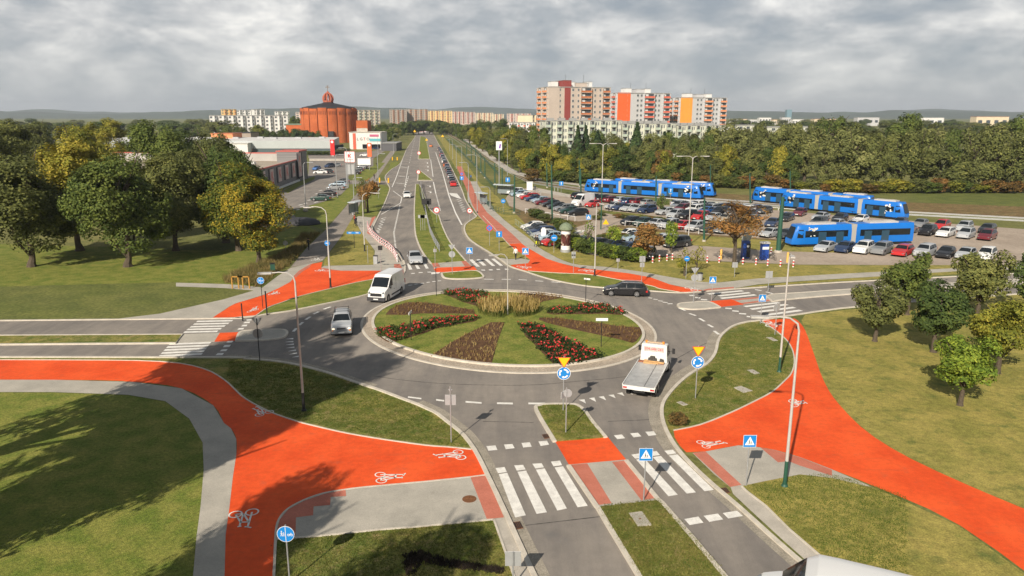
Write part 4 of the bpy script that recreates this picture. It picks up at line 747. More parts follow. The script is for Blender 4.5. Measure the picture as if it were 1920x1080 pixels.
# kerbside row
row((850, 349), (823, 280), 30, hd((849, 345), (840, 322)), ['red', 'dark grey', 'black', 'silver', 'dark grey', 'dark blue', 'dark grey', 'black', 'grey', 'dark blue', 'orange', 'black', 'dark grey', 'white', 'dark grey', 'silver', 'black', 'dark blue', 'silver'], 'from the near end of the far kerbside line', 'cars parked along the kerb of the far road', 0)
gl = 'cars parked outside the grey shop'
for i, (k, c, x, y, h, lb) in enumerate((('saloon', 'dark green', 602, 376, 182, 'dark green saloon, nearest of the bays on the left'), ('saloon', 'black', 615, 367, 182, 'black saloon in the second bay on the left'), ('saloon', 'grey', 629, 356, 182, 'grey saloon in the middle of the bays'),
      ('estate', 'pale blue', 634, 350, 182, 'pale blue estate car in the middle of the bays'), ('hatchback', 'dark grey', 642, 344, 182, 'dark grey hatchback, farthest of the near bays'), ('hatchback', 'blue', 594, 319, 260, 'small blue hatchback beside the shop tower'), ('saloon', 'white', 601, 326, 190, 'white saloon crossing the shop car park'), ('estate', 'dark grey', 612, 325, 190, 'dark grey estate car behind the white saloon'),
      ('people_carrier', 'dark blue', 618, 314, 250, 'dark blue people carrier by the low wall'), ('hatchback', 'grey', 630, 313, 200, 'grey hatchback by the low wall'), ('saloon', 'black', 664, 327, 180, 'black saloon under the tall square pylon'), ('hatchback', 'dark grey', 672, 321, 180, 'dark grey hatchback beyond the tall pylon'), ('hatchback', 'grey', 679, 316, 180, 'grey hatchback below the white trailer board'), ('hatchback', 'white', 684, 311, 180, 'white hatchback below the white trailer board'),
      ('saloon', 'white', 684, 293, 185, 'white saloon passing behind the orange pylon'), ('hatchback', 'dark blue', 704, 280, 200, 'dark blue hatchback outside the white shop'), ('saloon', 'grey', 739, 271, 180, 'grey saloon in the side bay beside the far road'), ('hatchback', 'silver', 747, 273, 180, 'silver hatchback in the side bay beside the far road'))):
    put_car(k, c, G(x, y), R(h), lb, gl, 0)
put_car('hatchback', 'orange', G(808.5, 275.5), R(88), 'orange and yellow taxi far off beside the green median', None, 0)
# ------------------------------------------------------------------ trams
M_tblue = mat('tram_blue', (.004, .15, .56), .4, 0, .06, .6, coat=.15)
M_tgrey = mat('tram_bellows', (.38, .37, .35), .8); M_troof = mat('tram_roof', (.50, .48, .46), .7, 0, .12, 2)
def tram_car(Lc, cab):
    "one section, front towards +x"
    pr = [(-1.2, .35), (-1.25, 1.0), (-1.22, 2.2), (-1.1, 2.95), (-.95, 3.15), (.95, 3.15), (1.1, 2.95), (1.22, 2.2), (1.25, 1.0), (1.2, .35)]
    st = [(-Lc / 2, 1, 0)] + [(Lc / 2, 1, 0)] if not cab else [(-Lc / 2, 1, 0), (Lc / 2 - 1.6, 1, 0), (Lc / 2 - .7, .93, 0), (Lc / 2 - .1, .74, 1)]
    mb = MB(); vs = []; n = len(pr)
    for x, sc, e in st:
        for y, z in pr: vs.append((x - (.75 * max(0, z - 1.2) / 1.95 if e else (.25 * max(0, z - 1.2) / 1.95 if sc < 1 else 0)), y * sc, z))
    fs = [(i * n + j, (i + 1) * n + j, (i + 1) * n + (j + 1) % n, i * n + (j + 1) % n) for i in range(len(st) - 1) for j in range(n)]
    fs += [tuple(range(n)), tuple(reversed(range((len(st) - 1) * n, len(st) * n)))]
    mb.add(vs, [tuple(reversed(f)) for f in fs]); return mb
def tram(p, q, label, n=3, cabs=(1, 1), name='tram'):
    P, Q = Vector(p), Vector(q); d = Q - P; Lt = d.length; h = math.atan2(d.y, d.x)
    root = empty(name, P, h, label, 'tram', 'blue trams on the line'); Lc = (Lt - (n - 1) * .8) / n
    for i in range(n):
        x = Lc / 2 + i * (Lc + .8); cab = (i == 0 and cabs[0]) or (i == n - 1 and cabs[1])
        b = tram_car(Lc, cab).build('carriage', M_tblue, root, True); b.location = (x, 0, .1); flip = i == 0 and cab
        if flip: b.rotation_euler = (0, 0, math.pi)
        for s_ in (1, -1):
            x1 = Lc / 2 - (2.0 if cab else .6); mb = MB(); mb.box(((x1 - Lc / 2 + .6) / 2, s_ * 1.245, 1.85), (x1 + Lc / 2 - .6, .03, .95)); mb.build('window_band', M_glass, b)
            mb = MB(); mb.box((0, s_ * 1.265, 1.25), (1.25, .02, 1.75)); mb.box((-Lc * .3, s_ * 1.265, 1.25), (1.2, .02, 1.75)) if Lc > 8 else None; mb.build('door', mat('tram_door_glass', (.03, .07, .11), .15), b)
        if cab:
            mb = MB(); sc = .745; vs = [(Lc / 2 - .1 - .75 * max(0, z - 1.2) / 1.95 + .03, y * sc, z) for y, z in ((-1.15, 1.25), (-1.12, 2.2), (-1.0, 2.85), (1.0, 2.85), (1.12, 2.2), (1.15, 1.25))]; mb.add(vs, [(0, 1, 2), (0, 2, 3), (0, 3, 4), (0, 4, 5)]); mb.build('windscreen', M_glass, b)
            for s_ in (1, -1): mb = MB(); mb.add([(Lc / 2 - 1.7, s_ * 1.27, 1.3), (Lc / 2 - .75, s_ * 1.19, 1.3), (Lc / 2 - 1.0, s_ * 1.12, 2.5), (Lc / 2 - 1.7, s_ * 1.2, 2.5)], [(0, 1, 2, 3)]); mb.build('cab_window', M_glass, b)
            for s_ in (1, -1):
                mb = MB()
                for k in range(9):
                    mb.box((Lc / 2 - 2.9 + rnd.uniform(-.8, .5), s_ * 1.285, 1.0 + rnd.uniform(0, 1.9)), (rnd.uniform(.15, .5), .012, rnd.uniform(.12, .35)), 0, mtx=Matrix.Rotation(rnd.uniform(-.6, .6), 3, 'Y'))
                mb.build('white_graphic', M_white, b)
        mb = MB(); mb.box((0, 0, 3.22), (Lc * .5, 1.5, .3)); mb.box((Lc * .15, 0, 3.36), (Lc * .12, 1.0, .15)); mb.build('roof_unit', M_troof, b)
        mb = MB(); mb.box((0, 0, .22), (Lc * .8, 2.1, .34)); mb.build('bogie', M_under, b)
        if i < n - 1: mb = MB(); mb.box((x + Lc / 2 + .4, 0, 1.85), (.86, 2.3, 2.75)); mb.build('bellows', M_tgrey, root)
    mb = MB(); x = Lt * .52; mb.tube([(x - .7, 0, 3.4), (x + .5, 0, 4.1), (x - .3, 0, 5.0)], .04, n=4); mb.tube([(x - .3, -.8, 5.0), (x - .3, .8, 5.0)], .03, n=4); mb.build('pantograph', M_black, root)
    return root
tram(G(1098.5, 360), G(1317, 374.5), 'long blue tram in front, its near end beside the double lamp', 3)
p0, p1 = G(1150, 358), G(1341, 369.5); tram(p0, p1, 'blue tram half hidden behind the long one, white roof edge showing', 3)
tram(G(1412, 377), G(1640, 398), 'blue tram on the right, rear end seen between the green masts', 3)
tram(G(1465, 388), G(1700, 413), 'blue tram overlapping the right one, its near side towards us', 3)
tram(G(1476, 462), G(1700, 455), 'blue tram leaving the loop at the right edge, dark cab towards us', 2, (1, 0))
# ------------------------------------------------------------------ street furniture
M_sblue = mat('sign_blue', (.01, .22, .62), .4); M_swhite = mat('sign_white', (.78, .78, .78), .4); M_yel = mat('sign_yellow', (.95, .50, .01), .4)
M_sred = mat('sign_red', (.60, .02, .02), .4); M_back = mat('sign_back', (.40, .41, .42), .55, .35, .08, 4); M_dk = mat('dark_steel', (.025, .027, .03), .5, .3)
def lamp(base, top, label, arm=None, dark=.22, dm=None, pm=None, r=.085, group='street lamps around the roundabout', heads=1):
    b = G(*base); h = H(b, top[1]); root = empty('street_lamp', b, 0, label, 'street lamp', group)
    mb = MB(); mb.tube([(0, 0, h * dark), (0, 0, h - .4)], [r, r * .62], 0, 10)
    mb.build('pole', pm or M_lampc, root, True)
    mb = MB(); mb.tube([(0, 0, 0), (0, 0, h * dark)], [r * 1.25, r * 1.1], 0, 10); mb.tube([(0, 0, 0), (0, 0, .12)], [r * 2.2, r * 1.6], 0, 10); mb.build('pole_base', dm or M_dk, root, True)
    for (ax, ay, up) in (arm or [(-1.5, 0, .3)]):
        mb = MB(); mb.tube([(0, 0, h - .42), (ax * .06, ay * .06, h - .15 + up * .4), (ax * .3, ay * .3, h + up * .8), (ax * .65, ay * .65, h + up), (ax, ay, h + up * .85)], [.055, .05, .045, .04, .04], 0, 8); mb.build('arm', pm or M_lampc, root, True)
        d = Vector((ax, ay, 0)).normalized(); c = Vector((ax, ay, h + up * .85)) + d * .35
        mb = MB(); mb.box(c, (.85, .3, .10), 0, math.atan2(d.y, d.x)); mb.box(c - Vector((0, 0, .06)), (.6, .22, .04), 1, math.atan2(d.y, d.x)); mb.build('lamp_head', [pm or M_lampc, M_back], root)
    return root
lamp((570, 770), (549, 517), 'tall curved-arm street lamp in the left lawn, black at its foot', [(-1.45, -.2, .25)], .14)
lamp((620, 539), (612, 396), 'curved-arm street lamp rising from the red path behind the white van', [(-1.7, 0, .5)], .13)
lamp((952, 592), (950, 484), 'thin lamp in the middle of the round island among tall grasses', [(-1.0, -.4, .45)], .02, r=.06)
lamp((1115, 517), (1118, 382), 'tall straight lamp on the strip of grass right of the far crossing', [(.3, -1.3, .2)], .1)
lamp((1290, 461), (1298.5, 294), 'very tall double-armed lamp beside the car park', [(-1.6, 0, .1), (1.6, 0, .1)], .05)
lamp((1126.5, 430), (1127.6, 270), 'very tall double-armed lamp with long green lower half in the car park', [(-1.5, 0, .1), (1.5, 0, .1)], .5, M_dgreen)
lamp((1461, 697), (1480, 478), 'tall lamp with green foot on the right lawn edge', [(-.3, -1.2, .2)], .13, M_dgreen)
lamp((1471, 911), (1497, 606), 'nearest lamp on the right with green foot and arm over the red path', [(-1.6, .2, .3)], .16, M_dgreen)
lamp((684, 471), (679, 366), 'curved-arm lamp beside the bus stop', [(1.7, 0, .35)], .12)
for i, (b, t, s_) in enumerate((((573.8, 394), (566, 307), 1), ((632.8, 371), (629, 292), 1), ((653.4, 353), (649, 279), -1), ((663.8, 375), (662.5, 335), 1), ((710, 352), (709, 290), 1), ((738, 290), (735, 252), 1), ((709, 290), (706, 250), 1), ((716, 283), (714, 248), 1))):
    lamp(b, t, f'grey lamp of the left verge, {ORD[i]} counted from the shop car park', [(1.3 * s_, 0, .3)], .02, pm=M_galv, r=.1, group='lamps along the left verge')
for i, (b, t) in enumerate((((895, 399), (892.6, 292)), ((879, 382), (877.6, 306)), ((919, 392), (917, 352)), ((866.5, 330), (865, 275)), ((856, 318), (855, 272)), ((849, 300), (848, 262)), ((843, 285), (842, 258)), ((951.5, 332), (950, 261)))):
    lamp(b, t, f'grey lamp along the far right footpath, {ORD[i]} in the line', [(-1.2, -.2, .2)], .03, pm=M_galv, r=.09, group='lamps along the far right footpath')
def mast(base, top, i, r=.16, grey=False):
    b = G(*base); h = H(b, top[1]); rt = empty('tram_mast', b, 0, f'{"grey" if grey else "green"} overhead-line mast, {ORD[i]} when counted from the left', 'mast', 'overhead line masts')
    p = G(0, 0).y if False else 0; lean = (AT(top[0], top[1], b.y).x - b.x)
    mb = MB(); mb.tube([(0, 0, 0), (lean, 0, h)], [r * 1.15, r * .8], 0, 10); mb.build('mast_pole', M_galv if grey else M_dgreen, rt, True)
    mb = MB(); mb.tube([(0, 0, 0), (0, 0, .3)], r * 1.8, 0, 8); mb.build('foot', M_conc, rt)
    mb = MB(); mb.tube([(lean, 0, h - 1.2), (lean + 1.6, 1.2, h - .8)], .03, 0, 5); mb.build('bracket', M_dk, rt); return Vector((b.x + lean, b.y, h - 1))
ms = sorted([((964, 400), (965, 328)), ((1035.5, 418), (1034, 309)), ((1089.4, 371), (1088.6, 316)), ((928, 346), (927.5, 306)), ((941.5, 363), (941.5, 315)), ((909.4, 334), (909, 296)), ((901.7, 324), (901.5, 287)), ((1229.6, 381), (1230.5, 330)), ((1320, 453), (1321, 372)), ((1407, 384), (1406, 326)),
      ((1332, 355), (1332, 309)), ((1198, 340), (1198, 303)), ((1026, 352), (1025, 306)), ((1087, 350), (1086, 300)), ((892, 312), (891.5, 280)), ((884, 303), (883.7, 274)), ((875, 293), (875, 270)), ((1482, 362), (1481.5, 320))])
wires = [mast(b, t, i) for i, (b, t) in enumerate(ms)]
mast((1458.9, 473), (1468, 369), 18, .3)
cw = MB()
for a, b in zip(wires, wires[1:]):
    if (a - b).length < 90:
        m = (a + b) / 2 - Vector((0, 0, .5)); cw.tube([a, m, b], .018, 0, 3)
cw.build('overhead_wire', M_dk, label='thin overhead tram wires strung between the green masts', cat='wire')
# traffic signs
def plate_xz(mb, pts, y, m): mb.add([(x, y, z) for x, z in pts], tess_any(pts), m)
def tess_any(pts):
    return [tuple(reversed(t)) if False else t for t in tess(pts)]
def circ(r, n=28, cz=0, cx_=0): return [(cx_ + r * math.cos(2 * math.pi * i / n), cz + r * math.sin(2 * math.pi * i / n)) for i in range(n)]
def slab(mb, pts, y0, y1, m_front, m_back):
    n = len(pts); ts = tess(pts); mb.add([(x, y0, z) for x, z in pts], ts, m_front); mb.add([(x, y1, z) for x, z in pts], [tuple(reversed(t)) for t in ts], m_back)
    mb.add([(x, y0, z) for x, z in pts] + [(x, y1, z) for x, z in pts], [(i, (i + 1) % n, (i + 1) % n + n, i + n) for i in range(n)], m_back)
def walker(mb, s, cx_, cz, y, m):
    for P in ([(-.03, .1), (.05, .1), (.04, .3), (-.03, .3)], [(-.03, .1), (-.12, -.18), (-.07, -.2), (.02, .08)], [(.05, .1), (.12, -.18), (.07, -.2), (.0, .08)], [(-.03, .28), (-.12, .12), (-.09, .1), (.0, .22)], [(.03, .28), (.12, .14), (.09, .11), (.01, .2)]): plate_xz(mb, [(cx_ + a * s, cz + b * s) for a, b in P], y, m)
    plate_xz(mb, circ(.06 * s, 10, cz + .38 * s, cx_), y, m)
SM_ = [M_sblue, M_swhite, M_yel, M_sred, M_back, M_black, mat('sign_pictogram_black', (.02, .02, .02), .5)]
def face(kind, r):
    mb = MB()
    if kind == 'ring':
        slab(mb, circ(r), 0, .02, 1, 4); plate_xz(mb, circ(r * .93), -.004, 0)
        for k in range(3):
            a0 = 2 * math.pi * k / 3 + .45; a1 = a0 + 1.15; o = [(r * .72 * math.cos(a0 + (a1 - a0) * i / 8), r * .72 * math.sin(a0 + (a1 - a0) * i / 8)) for i in range(9)]; q = [(r * .5 * math.cos(a0 + (a1 - a0) * i / 8), r * .5 * math.sin(a0 + (a1 - a0) * i / 8)) for i in range(9)]
            plate_xz(mb, o + q[::-1], -.008, 1)
            plate_xz(mb, [(r * .84 * math.cos(a0), r * .84 * math.sin(a0)), (r * .38 * math.cos(a0), r * .38 * math.sin(a0)), (r * .62 * math.cos(a0 - .45), r * .62 * math.sin(a0 - .45))], -.009, 1)
    elif kind == 'yield':
        P = [(-r, r * .58), (r, r * .58), (0, -r * 1.15)]; slab(mb, P, 0, .02, 3, 4); plate_xz(mb, [(x * .84, z * .84 + .01) for x, z in P], -.004, 2)
    elif kind == 'crossing':
        P = [(-r, -r), (r, -r), (r, r), (-r, r)]; slab(mb, P, 0, .02, 1, 4); plate_xz(mb, [(x * .95, z * .95) for x, z in P], -.004, 0); plate_xz(mb, [(-r * .75, -r * .62), (r * .75, -r * .62), (0, r * .78)], -.008, 1)
        walker(mb, r * 1.1, -.08 * r, -.28 * r, -.012, 6); walker(mb, r * .8, .2 * r, -.34 * r, -.012, 6)
    elif kind == 'shared':
        slab(mb, circ(r), 0, .02, 1, 4); plate_xz(mb, circ(r * .95), -.004, 0); plate_xz(mb, [(-.03 * r, -.93 * r), (.03 * r, -.93 * r), (.03 * r, .93 * r), (-.03 * r, .93 * r)], -.008, 1)
        walker(mb, r * 1.1, -.45 * r, -.05 * r, -.008, 1); walker(mb, r * .8, -.2 * r, -.1 * r, -.008, 1)
        for x in (.33, .68):
            o = circ(.15 * r, 12, -.1 * r, x * r); q = circ(.1 * r, 12, -.1 * r, x * r); mb.add([(a, -.008, b) for a, b in o + q], [(i, (i + 1) % 12, 12 + (i + 1) % 12, 12 + i) for i in range(12)], 1)
        plate_xz(mb, [(.33 * r, -.1 * r), (.62 * r, .12 * r), (.65 * r, .08 * r), (.36 * r, -.14 * r)], -.009, 1); plate_xz(mb, [(.68 * r, -.1 * r), (.58 * r, .2 * r), (.62 * r, .2 * r), (.72 * r, -.1 * r)], -.009, 1)
    elif kind == 'nostop':
        slab(mb, circ(r), 0, .02, 3, 4); plate_xz(mb, circ(r * .8), -.004, 0)
        for a in (45, 135): c, s_ = math.cos(R(a)), math.sin(R(a)); plate_xz(mb, [(c * r * .8 - s_ * .06 * r, s_ * r * .8 + c * .06 * r), (-c * r * .8 - s_ * .06 * r, -s_ * r * .8 + c * .06 * r), (-c * r * .8 + s_ * .06 * r, -s_ * r * .8 - c * .06 * r), (c * r * .8 + s_ * .06 * r, s_ * r * .8 - c * .06 * r)], -.008, 3)
    elif kind == 'ban':
        slab(mb, circ(r), 0, .02, 3, 4); plate_xz(mb, circ(r * .75), -.004, 1); plate_xz(mb, [(-.3 * r, -.12 * r), (.3 * r, -.12 * r), (.3 * r, .18 * r), (-.3 * r, .18 * r)], -.008, 6)
    elif kind == 'bluesq':
        P = [(-r, -r), (r, -r), (r, r), (-r, r)]; slab(mb, P, 0, .02, 0, 4); plate_xz(mb, [(-.12 * r, -.7 * r), (.12 * r, -.7 * r), (.12 * r, .2 * r), (-.12 * r, .2 * r)], -.004, 1); plate_xz(mb, [(-.4 * r, .15 * r), (.4 * r, .15 * r), (0, .75 * r)], -.005, 1)
    elif kind == 'bluedisc': slab(mb, circ(r), 0, .02, 0, 4); plate_xz(mb, [(-.6 * r, -.1 * r), (.6 * r, -.1 * r), (.6 * r, .12 * r), (-.6 * r, .12 * r)], -.004, 1)
    elif kind == 'warn': P = [(-r, -r * .6), (r, -r * .6), (0, r)]; slab(mb, P, 0, .02, 2, 4)
    elif kind == 'backsq': slab(mb, [(-r, -r), (r, -r), (r, r), (-r, r)], 0, .02, 4, 1)
    elif kind == 'backdisc': slab(mb, circ(r), 0, .02, 4, 1)
    elif kind == 'backtri': slab(mb, [(-r, r * .6), (r, r * .6), (0, -r)], 0, .02, 4, 1)
    elif kind == 'board': slab(mb, [(-r, -r * .7), (r, -r * .7), (r, r * .7), (-r, r * .7)], 0, .02, 4, 1)
    elif kind == 'nameboard':
        slab(mb, [(-r, -r * .24), (r, -r * .24), (r, r * .24), (-r, r * .24)], -.02, .02, 1, 1)
    elif kind == 'bluename':
        slab(mb, [(-r, -r * .16), (r, -r * .16), (r, r * .16), (-r, r * .16)], -.02, .02, 0, 0)
        for sx_ in (-.55, .5): plate_xz(mb, [(sx_ * r - .22 * r, -.04 * r), (sx_ * r + .22 * r, -.04 * r), (sx_ * r + .22 * r, .04 * r), (sx_ * r - .22 * r, .04 * r)], -.026, 1)
    elif kind == 'darkbox': slab(mb, [(-r, -r), (r, -r), (r, r), (-r, r)], -.08, .08, 5, 5)
    return mb
def sign(base, top_y, plates, label, rz=0, pm=None, name='traffic_sign', r=.035, lean=0, cat='sign', group='traffic signs'):
    b = G(*base); root = empty(name, b, R(rz), label, cat, group); h = H(b, top_y)
    mb = MB(); mb.tube([(0, .035, 0), (0, .035, h)], r, 0, 8); mb.build('post', pm or M_galv, root, True)
    for (kind, py, rad, *off) in plates:
        z = H(b, py); o = face(kind, rad).build('sign_panel', SM_, root); o.location = (off[0] if off else 0, -.02 if not kind.startswith('back') else .08, z)
        if len(off) > 1: o.rotation_euler = (0, 0, R(off[1]))
    return root
sign((1056, 772), 668, [('yield', 677, .44), ('ring', 700, .44)], 'give-way triangle over a blue roundabout disc on the splitter island')
sign((1304, 747), 648, [('yield', 656.5, .44), ('ring', 679, .44)], 'give-way triangle over a blue roundabout disc on the right lawn')
sign((1060.5, 814), 727, [('backdisc', 738, .26, .06, 25), ('backsq', 742, .22, -.2, 70)], 'thin grey post with two small plates at the near end of the splitter island', -25)
sign((846, 830), 725, [('backsq', 751, .32), ('backtri', 733, .12)], 'grey back of a square sign by the lower left kerb')
sign((1207, 940), 840, [('crossing', 852, .34)], 'blue crossing sign on the refuge between the near zebra crossings', 0)
sign((1399, 911), 816, [('crossing', 827, .34)], 'blue crossing sign at the lower right edge of the red path', 0)
sign((1425.6, 607), 551, [('crossing', 559, .34)], 'blue crossing sign at the tip of the right lawn by the right arm')
sign((1334, 565), 518, [('crossing', 525, .36)], 'blue crossing sign on the right arm refuge')
sign((880.5, 497), 463, [('crossing', 470, .42)], 'blue crossing sign on the median side of the far zebra')
sign((985, 502), 464, [('crossing', 471, .42)], 'blue crossing sign on the red path by the far zebra')
sign((1300, 569), 501, [('backtri', 507, .4), ('backdisc', 521, .36)], 'grey backs of a triangle and a disc on the right arm refuge')
sign((1377, 520), 492, [('backsq', 497, .32)], 'grey sign back on the far grass right of the waste bin')
sign((1440, 549), 508, [('backsq', 515, .38)], 'grey sign back at the right arm median')
sign((1453, 628), 568, [('backdisc', 577, .36, 0, 20)], 'grey sign back on the red path at the right')
sign((1075, 512), 471, [('backsq', 476, .26), ('backsq', 481, .24)], 'slim grey sign back on the far red path left of the straight lamp')
sign((1203, 530), 480, [('backsq', 486, .34), ('backsq', 497, .26)], 'grey sign back behind the black estate car')
sign((1158.5, 505), 485, [('backsq', 488, .2)], 'small grey post sign on the far footpath')
sign((543, 1093), 985, [('shared', 1001, .36)], 'round blue shared-path sign beside the red path in the lower left', 0)
sign((962, 1100), 1036, [('backsq', 1050, .33)], 'blank grey square sign back at the bottom edge of the footpath')
sign((492.8, 578), 518, [('shared', 526, .36)], 'round blue sign on the left red path near the concrete path', 0, M_dk)
sign((500.6, 591), 546, [], 'dark post with pale foot at the kerb on the left', 0, M_dk, name='marker_post', r=.07)
sign((455, 602), 569, [], 'short dark pole beside the left crossing', 0, M_dk, name='marker_post', r=.06)
sign((487, 677), 597, [('backtri', 602, .42), ('backdisc', 626, .40)], 'dark backs of a triangle and a disc on the left lawn edge', 0, M_dk)
sign((664.7, 465), 432, [('bluename', 436.5, 1.0)], 'blue street-name arm on a dark post in the left triangular lawn', 0, M_dk, name='street_name_sign')
sign((536, 475), 452, [('backdisc', 456, .34)], 'round grey sign back in the shade left of the asphalt path')
sign((616, 500), 452, [('bluedisc', 456, .34)], 'round blue disc fixed low beside the lamp on the left path')
sign((714.8, 512), 459, [('darkbox', 464.7, .26)], 'square dark box on a post beside the red and white barrier', 0, M_galv)
sign((690, 494), 462, [('backsq', 462, .06)], 'thin post at the edge of the left triangular lawn')
sign((848, 515), 459, [('backtri', 463, .42), ('backdisc', 477, .40)], 'grey backs of a triangle and a disc in front of the far median')
sign((816, 500), 462, [('backsq', 470, .2)], 'slim post in the end of the far median lawn')
for k, x in enumerate((789, 793, 797)): sign((x, 433), 402, [('board', 406, .38)], f'grey sign board back in the far median, {("left", "middle", "right")[k]} of three')
sign((819, 418), 388, [('ban', 394, .55)], 'red-ringed round sign on the median edge')
sign((881, 416), 390, [('ban', 395, .5)], 'red-ringed round sign beside the bulge of the right kerb')
sign((918, 461), 421, [('nostop', 427.5, .5)], 'blue and red no-stopping disc on the dry grass wedge')
sign((936, 471), 434, [('bluesq', 439, .42)], 'blue square arrow sign on the dry grass wedge')
sign((866, 349), 323, [('nostop', 326, .5), ('bluesq', 334, .5)], 'two small blue plates on a post by the pink path')
sign((785, 336), 319, [('ban', 322.5, .6)], 'red round sign at the tip of the small green island')
sign((786, 297), 284, [('ban', 287, .8)], 'far red round sign at the green median')
sign((796, 395), 374, [('darkbox', 378, .55)], 'dark square box sign in the far median, left one', 0, M_dk)
sign((803.5, 394), 374, [('darkbox', 378, .6)], 'dark square box sign in the far median, right one', 0, M_dk)
sign((943.5, 397), 373, [('bluedisc', 377, .45)], 'round blue sign behind the green railing on the right')
sign((1038.5, 474), 440, [('bluedisc', 446, .46)], 'round blue sign left of the advertising column')
sign((1135, 446), 411, [('warn', 417, .5)], 'yellow warning triangle beside the tall green lamp')
sign((1103, 430), 402, [('crossing', 407, .42)], 'blue crossing sign at the end of the long car row')
sign((1286, 522), 480, [('bluedisc', 485, .32)], 'small blue disc between the two slender trees')
sign((1052, 365), 340, [('bluesq', 344, .5)], 'blue and white stop flag by the left end of the long tram')
sign((952, 350), 334, [('bluesq', 337, .6)], 'blue and white stop flag over the glass tram shelter')
sign((1256, 388), 353, [('bluesq', 357, .5), ('backdisc', 361, .4)], 'blue and white stop flag in front of the long tram')
sign((710, 372), 352, [('backtri', 356, .5)], 'grey triangle back beside the bus stop tree')
sign((800, 268), 260, [('warn', 262, .9)], 'yellow roadworks plate on the far median')
sign((778, 262), 243, [('warn', 246, 1.1)], 'yellow roadworks plate left of the far road end')
sign((830, 266), 252, [('warn', 255, 1.0)], 'yellow roadworks plate right of the far road end')
gn = 'white name boards on black posts'
sign((771, 640), 583, [('nameboard', 586, .45, 0, 82)], 'white name board seen edge-on at the left of the island', 0, M_dk, name='name_board', group=gn, cat='name board')
sign((1127, 653), 597, [('nameboard', 599, .50)], 'white name board facing us at the lower right of the island', 0, M_dk, name='name_board', group=gn, cat='name board')
sign((1098, 568), 521, [('nameboard', 523, .34, .1, -30)], 'white name board at the far right rim of the island', 0, M_dk, name='name_board', group=gn, cat='name board')
sign((818.3, 557), 500, [('nameboard', 502, .25, 0, 60)], 'tall black post with a small board at the far left rim of the island', 0, M_dk, name='name_board', group=gn, cat='name board')
# railings and barriers
def rail(path, h, label, m, name='railing', step=2.0, bars=(1.0, .5), r=.03, alt=None, cat='railing', px=True):
    P = [G(*p) for p in path]; root = empty(name, P[0], 0, label, cat); pts = []
    for a, b in zip(P, P[1:]):
        n = max(1, round((b - a).length / step)); pts += [a.lerp(b, i / n) for i in range(n)]
    pts.append(P[-1]); pts = [p - P[0] for p in pts]; mb = MB()
    for p in pts: mb.tube([p, p + Vector((0, 0, h))], r, 0, 5)
    mb.build('posts', m, root)
    for bz in bars:
        mb = MB()
        for i, (a, b) in enumerate(zip(pts, pts[1:])):
            if alt:
                k = 3
                for j in range(k): q0, q1 = a.lerp(b, j / k), a.lerp(b, (j + 1) / k); mb.tube([q0 + Vector((0, 0, h * bz)), q1 + Vector((0, 0, h * bz))], r * 1.6, (i * k + j) % 2, 5)
            else: mb.tube([a + Vector((0, 0, h * bz)), b + Vector((0, 0, h * bz))], r, 0, 5)
        mb.build('rail', [m, alt] if alt else m, root)
    return root
rail([(689, 425), (691, 434), (700, 446), (714, 458), (728, 467), (738, 477), (745, 492)], 1.0, 'curving red and white striped pedestrian barrier beside the bus bay', M_swhite, 'striped_barrier', 1.6, (1, .55, .15), .05, M_sred, 'barrier')
rail([(789, 346), (791, 365), (795, 385), (800, 410), (806, 437), (814, 456), (824, 473)], 1.1, 'pale curving railing standing in the long green median', M_galv, 'median_railing', 2.5, (1, .75, .5, .25), .045)
rail([(786, 348), (788, 368), (793, 388), (797, 400)], 1.1, 'shorter dark railing beside the pale one in the far median', M_dk, 'median_railing', 2.5, (1, .6), .04)
rail([(966, 421), (985, 436), (1003, 454)], 1.0, 'pale green railing along the footpath in front of the parked cars', mat('pale_green_paint', (.28, .34, .26), .6), 'footpath_railing', 1.5, (1, .15), .03)
rail([(900, 372), (925, 396), (945, 402), (975, 404)], 1.1, 'long green mesh railing beside the pink path', M_dgreen, 'mesh_railing', 1.5, (1, .7, .4, .15), .03)
rail([(838, 262), (868, 290), (897, 320), (918, 345), (930, 356)], 1.1, 'green railing following the tram bed into the distance', M_dgreen, 'mesh_railing', 3, (1, .7, .4), .04)
rail([(846, 250), (880, 272), (912, 305), (935, 330)], 1.1, 'farther green railing on the other side of the tram bed', M_dgreen, 'mesh_railing', 3, (1, .7, .4), .04)
rail([(985, 400), (1050, 412), (1078, 415)], .9, 'row of white hoop rails in front of the long left row', M_swhite, 'hoop_rail', 2.2, (1,), .045)
rail([(1172, 424), (1240, 430), (1310, 439)], .9, 'white low rail in front of the middle row of cars', M_swhite, 'hoop_rail', 2.4, (1,), .045)
rail([(1240, 376), (1330, 384), (1420, 392), (1500, 399)], .6, 'low white rail between car park and tram track on the right', M_swhite, 'hoop_rail', 5, (1,), .05)
for i, x in enumerate((1000, 1006, 1014, 1040, 1046)):
    b = G(x, 366 if x < 1020 else 359); mb = MB(); mb.tube([(0, -.5, 0), (0, -.5, .9), (0, 0, 1.15), (0, .5, .9), (0, .5, 0)], .06, 0, 6); mb.build('cycle_stand', M_galv, label='grey hoop cycle stand near the tram stop', cat='cycle stand', group='hoop cycle stands near the tram stop', loc=b)
b = G(1330, 506)
